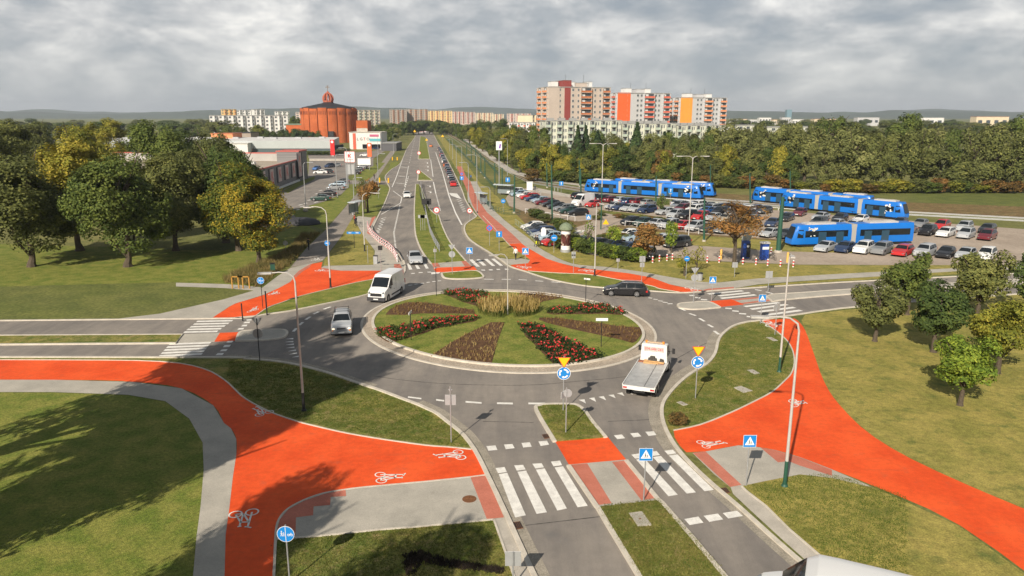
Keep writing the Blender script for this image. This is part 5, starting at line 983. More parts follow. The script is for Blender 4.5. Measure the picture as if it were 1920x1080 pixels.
# bollards
c4 = lambda x, y: (1140 + x / 4.908, 330 + y / 4.908)
gb = 'red and white bollards along the service road'
bl = sorted([c4(*p) for p in ((410, 798), (472, 785), (542, 780), (592, 772), (912, 797), (1022, 797), (1240, 812), (1360, 817), (1468, 826), (1585, 832), (1703, 838), (1500, 712))]); pb = None
for i, (x, y) in enumerate(bl):
    b = G(x, y)
    if pb is None:
        pb = empty('bollard', b); 
        mb = MB(); mb.tube([(0, 0, 0), (0, 0, .9)], .10, 0, 12); mb.build('post', M_swhite, pb, True)
        for z in (.16, .56): mb = MB(); mb.tube([(0, 0, z), (0, 0, z + .2)], .106, 0, 12); mb.build('red_band', M_sred, pb, True)
        o = pb
    else: o = copy_tree(pb); o.location = b
    setp(o, f'red and white striped bollard, {ORD[i]} from the left', 'bollard', gb)
for i, (x, y, lb) in enumerate(((1038, 765, 'yellow post by the service road left of the blue machines'), (1650, 795, 'pale yellow post by the white fence on the right'))):
    mb = MB(); mb.tube([(0, 0, 0), (0, 0, 1.3)], .16, 0, 10); mb.tube([(0, 0, 1.3), (0, 0, 1.36)], [.17, .1], 0, 10); mb.build('marker_post', mat('pale_yellow', (.75, .45, .12), .6), None, True, label=lb, cat='post', loc=G(*c4(x, y)))
for i, (x, y) in enumerate(((712, 342), (728.5, 342.5), (736, 300.5), (745, 300.5), (1158, 392))):
    mb = MB(); mb.tube([(0, 0, 0), (0, 0, 1.25)], .22, 0, 10); mb.tube([(0, 0, 1.25), (0, 0, 1.35)], [.22, .1], 0, 8); mb.build('crossing_marker', M_yel, None, True, label=('yellow marker post, left one at the near side-road crossing', 'yellow marker post, right one at the near side-road crossing', 'yellow marker post, left one at the farther side road', 'yellow marker post, right one at the farther side road', 'yellow marker beside the person in the car park')[i], cat='post', loc=G(x, y))
# charging / ticket columns
M_mblue = mat('machine_blue', (.012, .06, .32), .35, coat=.3)
for i, (x, y, lb, sc) in enumerate(((1396.5, 484, 'dark blue charging column with round emblem and pale cover behind it', 1), (1432, 486.5, 'dark blue payment column with white head', .9))):
    b = G(x, y); rt = empty('service_column', b, R(8), lb, 'machine'); mb = MB(); mb.box((0, 0, 1.2 * sc), (1.0, .6, 2.4 * sc)); mb.build('housing', M_mblue, rt)
    mb = MB()
    if i == 0: mb.box((.3, -.31, 1.1), (.55, .04, 1.9)); mb.build('dark_panel', M_black, rt); mb = MB(); mb.disc((.2, -.34, 1.7), .16, (0, 1, 0), .03); mb.build('emblem', M_swhite, rt); mb = MB(); mb.box((.5, .9, 2.7), (1.3, .1, 1.0), mtx=Matrix.Rotation(.5, 3, 'X')); mb.tube([(.5, .8, 0), (.5, .8, 2.6)], .06, 0, 6); mb.build('cover', mat('pale_sheet', (.5, .55, .5), .4), rt)
    else: mb.box((0, 0, 2.3), (1.15, .8, .22)); mb.box((0, -.32, 1.6), (.9, .03, .35)); mb.build('head', M_swhite, rt)
# advertising column
b = G(1060.5, 472); rt = empty('advertising_column', b, 0, 'round advertising column with green domed cap and dark posters', 'advertising column')
mb = MB(); mb.tube([(0, 0, 0), (0, 0, .4)], .75, 0, 24); mb.build('plinth', M_back, rt, True)
mb = MB(); mb.tube([(0, 0, .4), (0, 0, 3.1)], .68, 0, 24); mb.build('drum', M_swhite, rt, True)
mb = MB(); mb.tube([(0, 0, .95), (0, 0, 2.6)], .695, 0, 24, cap=False); mb.build('poster', surf('poster', [((3, 3), (.05, .02, .015), (.10, .03, .025), .46, .54, 1, 3), ((2.2, 2.2), None, (.6, .5, .42), .58, .60, .8, 5)], .5, 0, 1), rt, True)
mb = MB(); mb.tube([(0, 0, 3.1), (0, 0, 3.25), (0, 0, 3.55), (0, 0, 3.85), (0, 0, 4.08), (0, 0, 4.2)], [.85, .96, .93, .74, .42, .1], 0, 24); mb.build('dome', mat('weathered_green_copper', (.16, .2, .13), .8, 0, .3, 4), rt, True)
# bins, box, small things
b = G(1312, 526); rt = empty('waste_bin', b, 0, 'round grey waste bin beside the footpath left of the far crossing sign', 'bin'); mb = MB(); mb.tube([(0, 0, 0), (0, 0, .85)], [.3, .34], 0, 16); mb.build('body', M_back, rt, True); mb = MB(); mb.tube([(0, 0, .85), (0, 0, .95)], [.36, .3], 0, 16); mb.build('rim', M_dk, rt)
b = G(704.5, 494); rt = empty('waste_bin', b, 0, 'square grey waste bin at the tip of the left triangular lawn', 'bin'); mb = MB(); mb.box((0, 0, .5), (.5, .5, 1.0)); mb.build('body', M_back, rt); mb = MB(); mb.box((0, 0, 1.03), (.56, .56, .06)); mb.build('lid', M_dk, rt)
b = G(512, 514); rt = empty('waste_bin', b, R(20), 'green litter bin beside the concrete path under the big tree', 'bin'); mb = MB(); mb.box((0, 0, .9), (.55, .45, .8)); mb.tube([(0, 0, 0), (0, 0, .6)], .05, 0, 6); mb.build('body', M_dgreen, rt); mb = MB(); mb.box((0, 0, 1.33), (.62, .52, .08)); mb.build('lid', M_dk, rt)
for (x, y, lb) in ((448, 541, 'yellow wooden frame in the long grass at the left, right one'), (436, 541, 'yellow wooden frame in the long grass at the left, left one')):
    mb = MB(); mb.box((0, 0, .7), (.12, .12, 1.4)); mb.box((1.2, 0, .7), (.12, .12, 1.4)); mb.box((.6, 0, 1.36), (1.3, .12, .12)); mb.build('wooden_frame', mat('yellow_timber', (.42, .22, .04), .8), label=lb, cat='frame', loc=G(x, y))
mb = MB(); mb.sphere((0, 0, .1), 1, 0, 16, 8, (3.6, 2.4, 1.1)); mb.build('canopy_mound', mat('dark_canopy', (.035, .036, .042), .7), None, True, label='low rounded dark shelter roof beside the big tree', cat='shelter', loc=G(564, 420))
for i, (x, y) in enumerate(((573, 397), (576, 392), (592, 418))): mb = MB(); mb.sphere((0, 0, .3), .55, 0, 10, 6, (1, .8, .7)); mb.build('boulder', M_conc, None, True, label=('pale boulder at the near end of the car bays', 'pale boulder just behind the first one', 'pale stone beside the dark shelter roof')[i], cat='boulder', loc=G(x, y))
# shelters
def shelter(p, rz, w_, dp, label):
    rt = empty('shelter', p, R(rz), label, 'shelter')
    mb = MB(); mb.box((0, 0, 2.5), (w_, dp, .12)); mb.build('roof', mat('frosted_roof', (.5, .56, .6), .3, 0, .1, 2), rt)
    for sx_ in (-1, 1):
        for sy in (-1, 1): mb = MB(); mb.tube([(sx_ * w_ * .46, sy * dp * .4, 0), (sx_ * w_ * .46, sy * dp * .4, 2.45)], .05, 0, 6); mb.build('upright', M_dk, rt)
    mb = MB(); mb.box((0, dp * .42, 1.2), (w_ * .9, .03, 1.8)); mb.build('back_panel', mat('shelter_glass', (.2, .24, .25), .1), rt)
    mb = MB(); mb.box((0, dp * .2, .45), (w_ * .6, .4, .06)); mb.box((-w_ * .25, dp * .2, .22), (.06, .3, .44)); mb.box((w_ * .25, dp * .2, .22), (.06, .3, .44)); mb.build('bench', M_back, rt)
shelter(G(669, 402), 70, 3.6, 1.7, 'bus shelter with pale roof beside the left bus bay')
shelter(G(945, 366), -30, 5, 2, 'glass tram shelter at the far end of the car park'); shelter(G(902, 383), -60, 3.5, 1.6, 'small shelter beside the pink path')
mb = MB(); mb.box((0, 0, 1.0), (1.5, 1.2, 2.0)); mb.box((0, 0, 2.06), (1.7, 1.4, .1)); mb.build('ticket_kiosk', M_swhite, label='small white kiosk behind the long left row of cars', cat='kiosk', loc=G(993, 356))
mb = MB(); mb.box((0, 0, .95), (.75, .4, 1.9)); mb.box((0, 0, 1.95), (.5, .3, .3)); mb.build('white_cabinet', M_swhite, label='white standing cabinet in front of the short car row', cat='cabinet', loc=G(1019, 452))
# people ----------------------------------------------------------------------
M_skin = mat('skin', (.55, .33, .24), .6)
def person(p, head, top, trou, label, stride=.25, hair=(.03, .02, .015), bag=None, sit=False):
    rt = empty('person', p, head, label, 'person', None); s = .0
    J = {'pel': (0, 0, .95), 'chest': (0, 0, 1.32), 'neck': (.01, 0, 1.50), 'head': (.03, 0, 1.64), 'crown': (.02, 0, 1.74)}
    vs, es, rs = [], [], []
    def ch(pts, start=None):
        prev = start
        for (pt, r) in pts:
            vs.append(pt); rs.append(r); i = len(vs) - 1
            if prev is not None: es.append((prev, i))
            prev = i
        return prev
    ch([((0, 0, .95), .13)]); c = ch([((0, 0, 1.12), .115), ((0, 0, 1.36), .135), ((.01, 0, 1.48), .07), ((.02, 0, 1.56), .06), ((.03, 0, 1.65), .095), ((.02, 0, 1.73), .06)], 0)
    for sg in (1, -1):
        st = stride * sg
        ch([((0, sg * .09, .90), .085), ((st * .45 + .03, sg * .10, .50), .06), ((st * .9 - (.03 if sg < 0 else 0), sg * .10, .09), .042), ((st * .9 + .12, sg * .11, .03), .032)], 0)
        ch([((0, sg * .19, 1.40), .055), ((-st * .35, sg * .24, 1.15), .042), ((-st * .8 + .06, sg * .25, .92), .032), ((-st * .9 + .08, sg * .25, .83), .026)], 2)
    me = bpy.data.meshes.new('body'); me.from_pydata(vs, es, []); o = bpy.data.objects.new('body', me); col.objects.link(o)
    sk = o.modifiers.new('s', 'SKIN'); sk.use_smooth_shade = True; o.modifiers.new('u', 'SUBSURF').levels = 1
    for i, v in enumerate(me.skin_vertices[0].data): v.radius = (rs[i], rs[i] * (1.25 if i in (1, 2) else 1)); v.use_root = i == 0
    dg = bpy.context.evaluated_depsgraph_get(); m2 = bpy.data.meshes.new_from_object(o.evaluated_get(dg)); bpy.data.objects.remove(o)
    m2.materials.clear()
    for m_ in (M_skin, mat('cloth_' + '_'.join(f'{int(v * 99)}' for v in top), top, .9), mat('cloth_' + '_'.join(f'{int(v * 99)}' for v in trou), trou, .9), M_tyre): m2.materials.append(m_)
    for f in m2.polygons:
        z = f.center.z; f.material_index = 3 if z < .08 else 2 if z < .92 and abs(f.center.y) < .2 else 0 if z > 1.5 or z < .9 else 1
    b_ = bpy.data.objects.new('body', m2); col.objects.link(b_); b_.parent = rt
    mb = MB(); mb.sphere((.0, 0, 1.70), .115, 0, 10, 7, (1, .95, .85)); mb.build('hair', mat('hair_' + str(int(hair[0] * 99)), hair, .8), rt, True)
    if bag: mb = MB(); mb.box((.05, -.34, .62), (.28, .14, .42)); mb.build('bag', mat('bag_cloth', bag, .8), rt)
    return rt
person(G(1008, 463), R(200), (.02, .02, .02), (.02, .02, .025), 'person in black walking on the footpath with a yellow bag', bag=(.7, .75, .02))
person(G(1004.5, 462), R(200), (.03, .03, .035), (.025, .025, .03), 'dark-clothed person just beside the one with the yellow bag')
person(G(967, 487), R(250), (.75, .72, .68), (.02, .02, .03), 'person in a white top walking on the red path by the far zebra', hair=(.06, .03, .02))
person(G(579, 469), R(80), (.012, .012, .015), (.012, .012, .015), 'person in a dark coat walking up the shaded asphalt path')
person(G(665, 420), R(10), (.5, .03, .03), (.03, .03, .04), 'person in a red top waiting at the bus stop', .05)
person(G(668, 424), R(150), (.03, .03, .05), (.03, .03, .04), 'person in dark clothes waiting at the bus stop', .05)
person(G(1141.5, 398), R(200), (.03, .04, .09), (.02, .02, .03), 'person in dark blue walking between the car park rows')
person(G(957, 362), R(200), (.02, .02, .02), (.02, .02, .02), 'person in black waiting near the white kiosk', .05)
person(G(1003, 359), R(30), (.03, .04, .07), (.03, .03, .03), 'person in dark clothes standing by the tram stop', .05)
person(G(883, 338), R(260), (.02, .10, .3), (.03, .03, .03), 'person in blue walking down the pink path')
person(G(707, 313), R(80), (.02, .02, .02), (.02, .02, .02), 'distant person in black on the left footpath')
person(G(702, 336), R(260), (.04, .03, .03), (.03, .03, .05), 'distant person near the side-road crossing on the left')
# bike leaning by the bus stop
def bicycle(p, rz, label):
    rt = empty('bicycle', p, R(rz), label, 'bicycle')
    for x in (-.52, .52):
        mb = MB(); pts = [(x + .33 * math.cos(2 * math.pi * i / 18), 0, .34 + .33 * math.sin(2 * math.pi * i / 18)) for i in range(19)]; mb.tube(pts, .022, 0, 5, False); mb.build('wheel', M_tyre, rt)
    mb = MB()
    for a, b in (((-.52, .34), (-.18, .8)), ((-.52, .34), (-.05, .32)), ((-.05, .32), (.36, .78)), ((-.18, .8), (.36, .84)), ((-.05, .32), (-.2, .92)), ((.52, .34), (.36, .95))): mb.tube([(a[0], 0, a[1]), (b[0], 0, b[1])], .02, 0, 5)
    mb.build('frame', M_dk, rt); mb = MB(); mb.tube([(.36, -.28, 1.0), (.36, .28, 1.0)], .018, 0, 5); mb.build('handlebar', M_chrome, rt); mb = MB(); mb.box((-.2, 0, .95), (.26, .14, .06)); mb.build('saddle', M_black, rt)
bicycle(G(672, 426), 10, 'dark bicycle parked at the bus stop'); bicycle(G(595, 420), 30, 'bicycle parked beside the dark shelter roof'); bicycle(G(1449, 487), 100, 'bicycle leaning beside the blue payment column')
# ------------------------------------------------------------------ buildings
def bmat(n, c, var=.06, sc=.3): return mat(n, c, .85, 0, var, sc)
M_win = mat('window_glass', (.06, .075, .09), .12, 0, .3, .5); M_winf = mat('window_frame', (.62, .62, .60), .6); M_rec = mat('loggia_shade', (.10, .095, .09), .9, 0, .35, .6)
def block(name, A, B, depth, z1, floors, fl, cols, wallm, label, z0=0, roof=None, side_cols=None, group=None, parts=True, cat='apartment block'):
    "A = front left corner, B = front right corner on plan; cols = [(u0,u1,type,material)] in fractions of the front"
    A = Vector((A[0], A[1], 0)); B = Vector((B[0], B[1], 0)); d = B - A; Lf = d.length; h = math.atan2(d.y, d.x)
    rt = empty(name, (A.x, A.y, 0), h, label, cat, group)
    mb = MB(); mb.box((Lf / 2, depth / 2, (z0 + z1) / 2), (Lf, depth, z1 - z0)); mb.build('wall', wallm, rt)
    mb = MB(); mb.box((Lf / 2, depth / 2, z1 + .2), (Lf + .5, depth + .5, .4)); mb.build('roof', roof or MATS['roof_edge'], rt)
    fh = fl; shared = {}
    def face_cols(cs, Lx, M):
        for (u0, u1, ty, m_) in cs:
            x0, x1 = u0 * Lx, u1 * Lx; wd = x1 - x0; xc = (x0 + x1) / 2
            if ty == 'p':
                mb = MB(); mb.box((xc, -.06, (z0 + z1) / 2 + .3), (wd, .2, z1 - z0 + .5)); o = mb.build('coloured_panel', m_, rt); o.matrix_local = M @ o.matrix_local; continue
            for k in range(floors):
                zb = z1 - (k + 1) * fh + .2
                if zb < z0 - 1: break
                key = (ty, round(wd, 2), m_.name if m_ else '')
                if key not in shared:
                    if ty == 'w':
                        mb = MB(); mb.box((0, -.03, 1.5), (wd, .14, 1.45), 0); mb.box((0, -.06, 1.5), (wd * .86, .14, 1.25), 1); mb.box((0, -.09, 1.5), (.07, .14, 1.25), 0); shared[key] = (mb, [M_winf, M_win], 'window')
                    else:
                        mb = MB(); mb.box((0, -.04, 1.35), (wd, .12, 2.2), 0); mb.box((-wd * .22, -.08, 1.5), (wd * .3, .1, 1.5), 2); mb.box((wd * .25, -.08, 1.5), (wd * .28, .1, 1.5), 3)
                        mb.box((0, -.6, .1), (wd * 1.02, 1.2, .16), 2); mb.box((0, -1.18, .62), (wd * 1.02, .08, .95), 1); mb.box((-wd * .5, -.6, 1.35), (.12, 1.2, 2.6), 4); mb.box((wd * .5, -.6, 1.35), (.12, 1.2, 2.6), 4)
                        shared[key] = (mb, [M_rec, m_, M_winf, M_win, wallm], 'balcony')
                    o = shared[key][0].build(shared[key][2], shared[key][1], rt); shared[key] = (o.data, None, shared[key][2])
                else:
                    o = bpy.data.objects.new(shared[key][2], shared[key][0]); col.objects.link(o); o.parent = rt
                o.matrix_local = M @ Matrix.Translation((xc, 0, zb))
    face_cols(cols, Lf, Matrix.Identity(4))
    if side_cols: face_cols(side_cols, depth, Matrix.Translation((0, depth, 0)) @ Matrix.Rotation(R(-90), 4, 'Z'))
    return rt, Lf
M_roofe = mat('roof_edge', (.30, .30, .29), .9, 0, .1, .5)
beige = bmat('beige_render', (.50, .42, .36)); dred = bmat('dark_red_render', (.26, .05, .045)); grey = bmat('pale_grey_render', (.50, .50, .51)); white = bmat('white_render', (.68, .67, .65)); og = bmat('bright_orange_red', (.80, .13, .03)); yo = bmat('amber_render', (.85, .33, .05)); green = bmat('pale_green_render', (.58, .59, .50)); bo = mat('balcony_rust', (.45, .15, .06), .8, 0, .25, .5); brd = mat('balcony_red', (.62, .12, .07), .8, 0, .15, .5); bor = mat('balcony_orange', (.72, .27, .12), .8, 0, .15, .5); bgr = mat('balcony_green', (.40, .47, .39), .8, 0, .15, .5)
def P2(px, D): return AT(px, 300, D).x, D
# block A
def front(px0, D, px1):
    A = P2(px0, D); k = (px1 - 960) / FP * .985; L = (k * A[1] - A[0]) / (.954 - .298 * k); return A, (A[0] + .954 * L, A[1] + .298 * L)
a0, a1 = front(1028, 388, 1140.6)
bA, LA = block('apartment_block', a0, a1, 16, 32.6, 11, 2.8, [(.0, .17, 'p', beige), (.165, .19, 'w', None), (.25, .345, 'p', dred), (.37, .405, 'w', None), (.46, .49, 'w', None), (.51, .685, 'b', bo), (.735, .765, 'w', None), (.82, .85, 'w', None), (.87, .99, 'b', bo)], beige,
  'beige tower block with dark red stripe, tallest and leftmost of the towers', side_cols=[(.02, .42, 'b', bor), (.56, .96, 'b', bor)], group='tower blocks behind the grove')
def roofbits(rt, bits, z):
    for (x, y, sx_, sy, sz, m_) in bits: mb = MB(); mb.box((x, y, z + sz / 2 + .38), (sx_, sy, sz)); mb.box((x, y, z + sz + .45), (sx_ + .3, sy + .3, .15), 1); mb.build('roof_house', [m_, M_roofe], rt)
roofbits(bA, [(LA * .16, 9, 3.5, 6, 2.8, white), (LA * .30, 6, 4.2, 11.6, 3.2, dred), (LA * .45, 9, 3, 6, 2.6, white), (LA * .6, 9, 8, 6, 2.2, beige), (LA * .73, 9, 3, 6, 2.8, white)], 32.6)
b0, b1 = front(1154.5, 435, 1251)
bB, LB = block('apartment_block', b0, b1, 14, 30.9, 11, 2.8, [(.0, .24, 'p', og), (.165, .20, 'w', None), (.36, .40, 'w', None), (.43, .47, 'w', None), (.50, .69, 'b', brd), (.71, .745, 'w', None), (.775, .81, 'w', None), (.865, .995, 'b', brd)], grey, 'grey and white tower block with a bright orange-red panel, middle one', side_cols=[(.1, .42, 'b', brd), (.58, .95, 'b', brd)], group='tower blocks behind the grove')
roofbits(bB, [(LB * .27, 8, 4, 6, 2.6, white), (LB * .5, 8, 5, 6, 2.2, grey), (LB * .64, 8, 4, 6, 2.4, white)], 30.9)
c0, c1 = front(1271, 462, 1356)
bC, LC = block('apartment_block', c0, c1, 14, 28.9, 11, 2.8, [(.0, .25, 'p', yo), (.165, .20, 'w', None), (.345, .385, 'w', None), (.42, .46, 'w', None), (.505, .68, 'b', bor), (.70, .74, 'w', None), (.77, .81, 'w', None), (.855, .99, 'b', bor)], grey, 'grey and white tower block with an amber orange panel, rightmost one', side_cols=[(.05, .42, 'b', bor), (.55, .95, 'b', bor)], group='tower blocks behind the grove')
roofbits(bC, [(LC * .27, 8, 4, 6, 2.4, white), (LC * .5, 8, 5, 6, 2.0, grey), (LC * .7, 8, 4, 6, 2.2, white)], 28.9)
for o_, L_, n_ in ((bA, LA, 2), (bB, LB, 2), (bC, LC, 2)):
    for k in range(n_): mb = MB(); z_ = (36, 33.5, 31.5)[(bA, bB, bC).index(o_)]; mb.tube([(L_ * (.35 + .3 * k), 8, z_ - 4), (L_ * (.35 + .3 * k), 8, z_ + 3.5)], .07, 0, 4); mb.build('antenna', M_dk, o_)
# long green block in three steps
for i, (x0, x1, D0, D1, z1, lb) in enumerate(((1022, 1163, 322, 328, 16.3, 'pale green long block, left and highest step'), (1164, 1265, 329, 334, 15.0, 'pale green long block, middle step behind the conifer'), (1266, 1352, 335, 340, 14.1, 'pale green long block, right and lowest step'))):
    cs = []; n = (7, 5, 5)[i]
    for k in range(n):
        u = k / n; cs += [(u + .02 / n, u + .47 / n, 'b', bgr), (u + .60 / n, u + .72 / n, 'w', None), (u + .80 / n, u + .92 / n, 'w', None)]
    rt, L_ = block('green_block', P2(x0, D0), P2(x1, D1), 12, z1, 5, 2.8, cs, green, lb, group='steps of the long green block', side_cols=[(.3, .45, 'w', None)] if i == 0 else None)
    for k in range(6): mb = MB(); mb.box((L_ * (.1 + .15 * k), 6, z1 + .8), (3.0, 2.2, 1.0)); mb.build('vent_house', M_roofe, rt)
block('green_block', P2(1353, 420), P2(1420, 425), 12, 13.0, 4, 2.8, [(k / 5 + .03, k / 5 + .12, 'w', None) for k in range(5)], green, 'low pale green block beyond the grove right of the towers')
block('green_block', P2(1422, 425), P2(1560, 440), 12, 12.0, 4, 2.8, [(k / 9 + .03, k / 9 + .08, 'w', None) for k in range(9)], green, 'long low roofed block at the far right above the willows')
# left white block and distant blocks
pinkw = bmat('pinkish_render', (.58, .46, .40)); brown = bmat('brown_render', (.36, .30, .25)); yell = bmat('yellow_render', (.70, .50, .22)); cream = bmat('cream_render', (.66, .56, .40)); grb = mat('balcony_grey', (.25, .27, .28), .8, 0, .3, .5)
def auto(n, ty, m_, k=.45): return [(i / n + .1 / n, i / n + (.1 + k) / n, ty if i % 2 else 'w', m_) for i in range(n)]
block('apartment_block', P2(400, 560), P2(545, 575), 12, 18.2, 5, 2.8, auto(17, 'b', grb, .5), white, 'long white five-storey block behind the trees at the left')
dist = [(424, 451, 800, 24.5, 8, 6, yell, bor, 'yellow block at the far left skyline'), (452, 482, 900, 24, 8, 6, white, grb, 'white block right of the yellow one on the left skyline'), (484, 503, 860, 24.5, 8, 5, white, grb, 'whitish narrow block on the left skyline'), (523, 549, 880, 22.5, 7, 6, white, bgr, 'white and blue-grey block just left of the church'),
        (672, 716, 700, 23, 8, 9, bmat('tan_render', (.46, .40, .32)), bgr, 'tan block just right of the church'), (735, 765, 760, 24.0, 8, 7, brown, bo, 'brown block left of the far road end'), (766, 804, 775, 24.5, 8, 8, brown, bo, 'brown block above the far road end'), (805, 849, 900, 23.5, 8, 9, yell, bor, 'yellow block above the far road end'),
        (850, 872, 1000, 23, 8, 6, pinkw, brd, 'pink block right of the yellow one'), (873, 892, 1050, 22.5, 8, 5, pinkw, brd, 'second pink block right of the yellow one'), (893, 925, 1080, 21.5, 8, 7, cream, bor, 'cream block at the end of the pink ones'), (926, 945, 1200, 20, 6, 5, cream, brd, 'small cream block on the middle skyline'), (952, 995, 1000, 20.5, 6, 8, pinkw, brd, 'low pink block left of the beige tower'),
        (998, 1009, 560, 18.5, 6, 3, cream, bor, 'cream block tucked behind the beige tower'), (560, 668, 980, 22, 7, 12, pinkw, grb, 'pinkish long block hidden behind the church')]
for (x0, x1, D, z1, fl_, n, wm, bm, lb) in dist:
    if 730 < x0 < 997: z1 = 19 + (z1 - 19) * 1.45; D *= 1.45
    block('apartment_block', P2(x0, D), P2(x1, D + 6), 14, z1, fl_, 2.8, auto(n, 'b', bm, .55), wm, lb, group='distant blocks on the skyline')
block('apartment_block', P2(955, 520), P2(1003, 515), 12, 13.5, 4, 2.8, auto(9, 'b', brd, .6), white, 'white low block with red balconies left of the towers')
def lowhouse(x0, x1, D, z1, dp, wm, rm, label, name='low_building', wins=5, cat='building'):
    A, B = P2(x0, D), P2(x1, D); L_ = B[0] - A[0]; rt = empty(name, (A[0], D, 0), 0, label, cat)
    mb = MB(); mb.box((L_ / 2, dp / 2, z1 / 2), (L_, dp, z1)); mb.build('wall', wm, rt); mb = MB(); mb.box((L_ / 2, dp / 2, z1 + .15), (L_ + .6, dp + .6, .3)); mb.build('roof', rm, rt)
    for k in range(wins): mb = MB(); mb.box((L_ * (k + .5) / wins, -.03, z1 * .55), (L_ / wins * .5, .1, z1 * .3)); mb.build('window', M_win, rt)
    return rt, L_
for i, (x0, x1, D, z1) in enumerate(((1366, 1380, 1500, 11), (1384, 1396, 1700, 9), (1400, 1414, 1400, 10), (1418, 1440, 1800, 12), (1444, 1456, 1500, 9), (1460, 1476, 1600, 13), (1480, 1500, 1450, 10), (1390, 1402, 900, 9), (1430, 1450, 950, 8), (1470, 1492, 850, 8), (1520, 1560, 1200, 12), (1600, 1640, 1300, 14), (1700, 1760, 1250, 14), (1820, 1880, 1100, 16))):
    lowhouse(x0, x1, D, z1, 15, (white, cream, grey)[i % 3], (M_roofe, bo, M_troof)[i % 3], f'low pale city building in the far right haze, {ORD[i]} in from the towers', wins=4)
sp = P2(1471, 1700); mb = MB(); mb.box((sp[0], sp[1], 15), (11, 11, 30)); mb.build('glass_tower', mat('bluish_tower', (.16, .26, .32), .4), label='single bluish tower on the far right skyline', cat='tower')
# the small low block at the end of the road: pale footbridge
A = P2(777, 880); B = P2(822, 880); rt = empty('footbridge', (A[0], 880, 0), 0, 'long pale footbridge closing off the far end of the road', 'bridge')
mb = MB(); mb.box(((B[0] - A[0]) / 2, 2, 5.0), (B[0] - A[0] + 4, 4, 2.6)); mb.build('deck', white, rt)
for k in range(4): mb = MB(); mb.box(((B[0] - A[0]) * (k + .2) / 3.4, 2, 1.8), (.7, 3, 3.7)); mb.build('pier', M_conc, rt)
for i, (x, y, c, lb) in enumerate(((783, 247, M_sred, 'red and white roadworks barrier, left at the far road end'), (793, 248, M_sred, 'red and white roadworks barrier, right at the far road end'))):
    b = G(x, y); mb = MB(); [mb.box((k * .9 - 3, 0, .8), (.9, .2, .9), k % 2) for k in range(8)]; mb.box((0, 0, .2), (7, .5, .3), 1); mb.build('roadworks_barrier', [M_sred, M_swhite], label=lb, cat='barrier', loc=b)
# church ----------------------------------------------------------------------
M_brk = surf('orange_brick', [(.15, (.42, .105, .035), (.52, .14, .05), .36, .64, 1, 1), (1.5, (.88, .88, .88), (1.1, 1.1, 1.1), .35, .65, 1, 2)], .9, .2, 3)
M_slot = mat('dark_slot_glass', (.05, .06, .09), .3); M_croof = mat('dark_metal_roof', (.018, .02, .024), .6, 0, .15, .3)
Dch = 530; Cx = AT(621.5, 300, Dch).x; rc = 51.5 / FP * Dch * .985; ch = empty('church', (Cx, Dch, 0), 0, 'round orange brick church with dark roof and a crown lantern', 'church')
nseg = 18
for k in range(nseg):
    a0_, a1_ = 2 * math.pi * k / nseg + .016, 2 * math.pi * (k + 1) / nseg - .016; m = 6; rr = rc
    pts = []
    for i in range(m + 1): t = a0_ + (a1_ - a0_) * i / m; bul = .4 * math.sin(math.pi * i / m); pts.append(((rr - .4 + bul) * math.cos(t), (rr - .4 + bul) * math.sin(t)))
    for i in range(m, -1, -1): t = a0_ + (a1_ - a0_) * i / m; pts.append(((rr - 2.0) * math.cos(t), (rr - 2.0) * math.sin(t)))
    z1 = 23.0 + .5 * (k % 2); mb = MB(); mb.prism(pts, 0, z1); mb.build('wall_bay', M_brk, ch)
    mb = MB(); t = (a0_ + a1_) / 2
    for q in range(5): tt = a0_ + (a1_ - a0_) * (q + 1) / 6; mb.box(((rr + .02) * math.cos(tt), (rr + .02) * math.sin(tt), 20.2), (.3, .35, 2.2), 0, tt)
    mb.build('louvre', mat('brick_shadow_brown', (.24, .07, .035), .9), ch)
mb = MB(); mb.tube([(0, 0, 0), (0, 0, 22)], rc - 1.9, 0, 36); mb.build('inner_drum', M_slot, ch)
mb = MB(); mb.tube([(0, 0, 23.3), (0, 0, 23.9), (0, 0, 26.9), (0, 0, 28)], [rc * .95, rc * .93, rc * .2, rc * .14], 0, 36); mb.build('roof', M_croof, ch)
mb = MB()
for k in range(8):
    t = 2 * math.pi * k / 8; cs, sn = math.cos(t), math.sin(t); mb.tube([(3.0 * cs, 3.0 * sn, 27.4), (3.5 * cs, 3.5 * sn, 29.5), (3.3 * cs, 3.3 * sn, 31.2), (2.2 * cs, 2.2 * sn, 32.8), (.6 * cs, .6 * sn, 34.0)], [.5, .55, .55, .5, .4], 0, 6)
mb.tube([(0, 0, 27.3), (0, 0, 28.6)], 3.3, 0, 20); mb.sphere((0, 0, 34.2), .8, 0, 10, 8); mb.build('crown_lantern', mat('crown_orange_red', (.42, .11, .06), .7, 0, .3, .8), ch, True)
mb = MB(); mb.box((0, 0, 36.6), (.35, .35, 4.6)); mb.box((0, 0, 37.4), (3.0, .3, .35)); mb.box((0, 0, 38.3), (2.0, .3, .3)); mb.build('cross', mat('dull_bronze', (.20, .15, .12), .6, .3), ch)
mb = MB(); mb.box((-18, 2, 6), (22, 16, 12)); mb.build('side_wing', M_brk, ch); mb = MB(); mb.box((-18, 2, 12.4), (22.5, 16.5, .8)); mb.build('wing_roof', mat('green_roof', (.16, .22, .16), .8), ch)
mb = MB(); mb.box((rc + 3.5, 3, 7.5), (9, 14, 15)); mb.build('side_wing', M_brk, ch); mb = MB(); mb.box((-4.5, -rc - 1.6, 3.2), (5.2, 3, 6.4)); mb.build('porch', M_brk, ch); mb = MB(); mb.box((5.6, -rc + .2, 4), (3.4, 1.6, 8)); mb.build('doorway', M_black, ch)
for k in range(3): mb = MB(); mb.box((-20 + k * 2.2, 0, 13.6), (1, 1, 1.8)); mb.build('chimney', M_brk, ch)
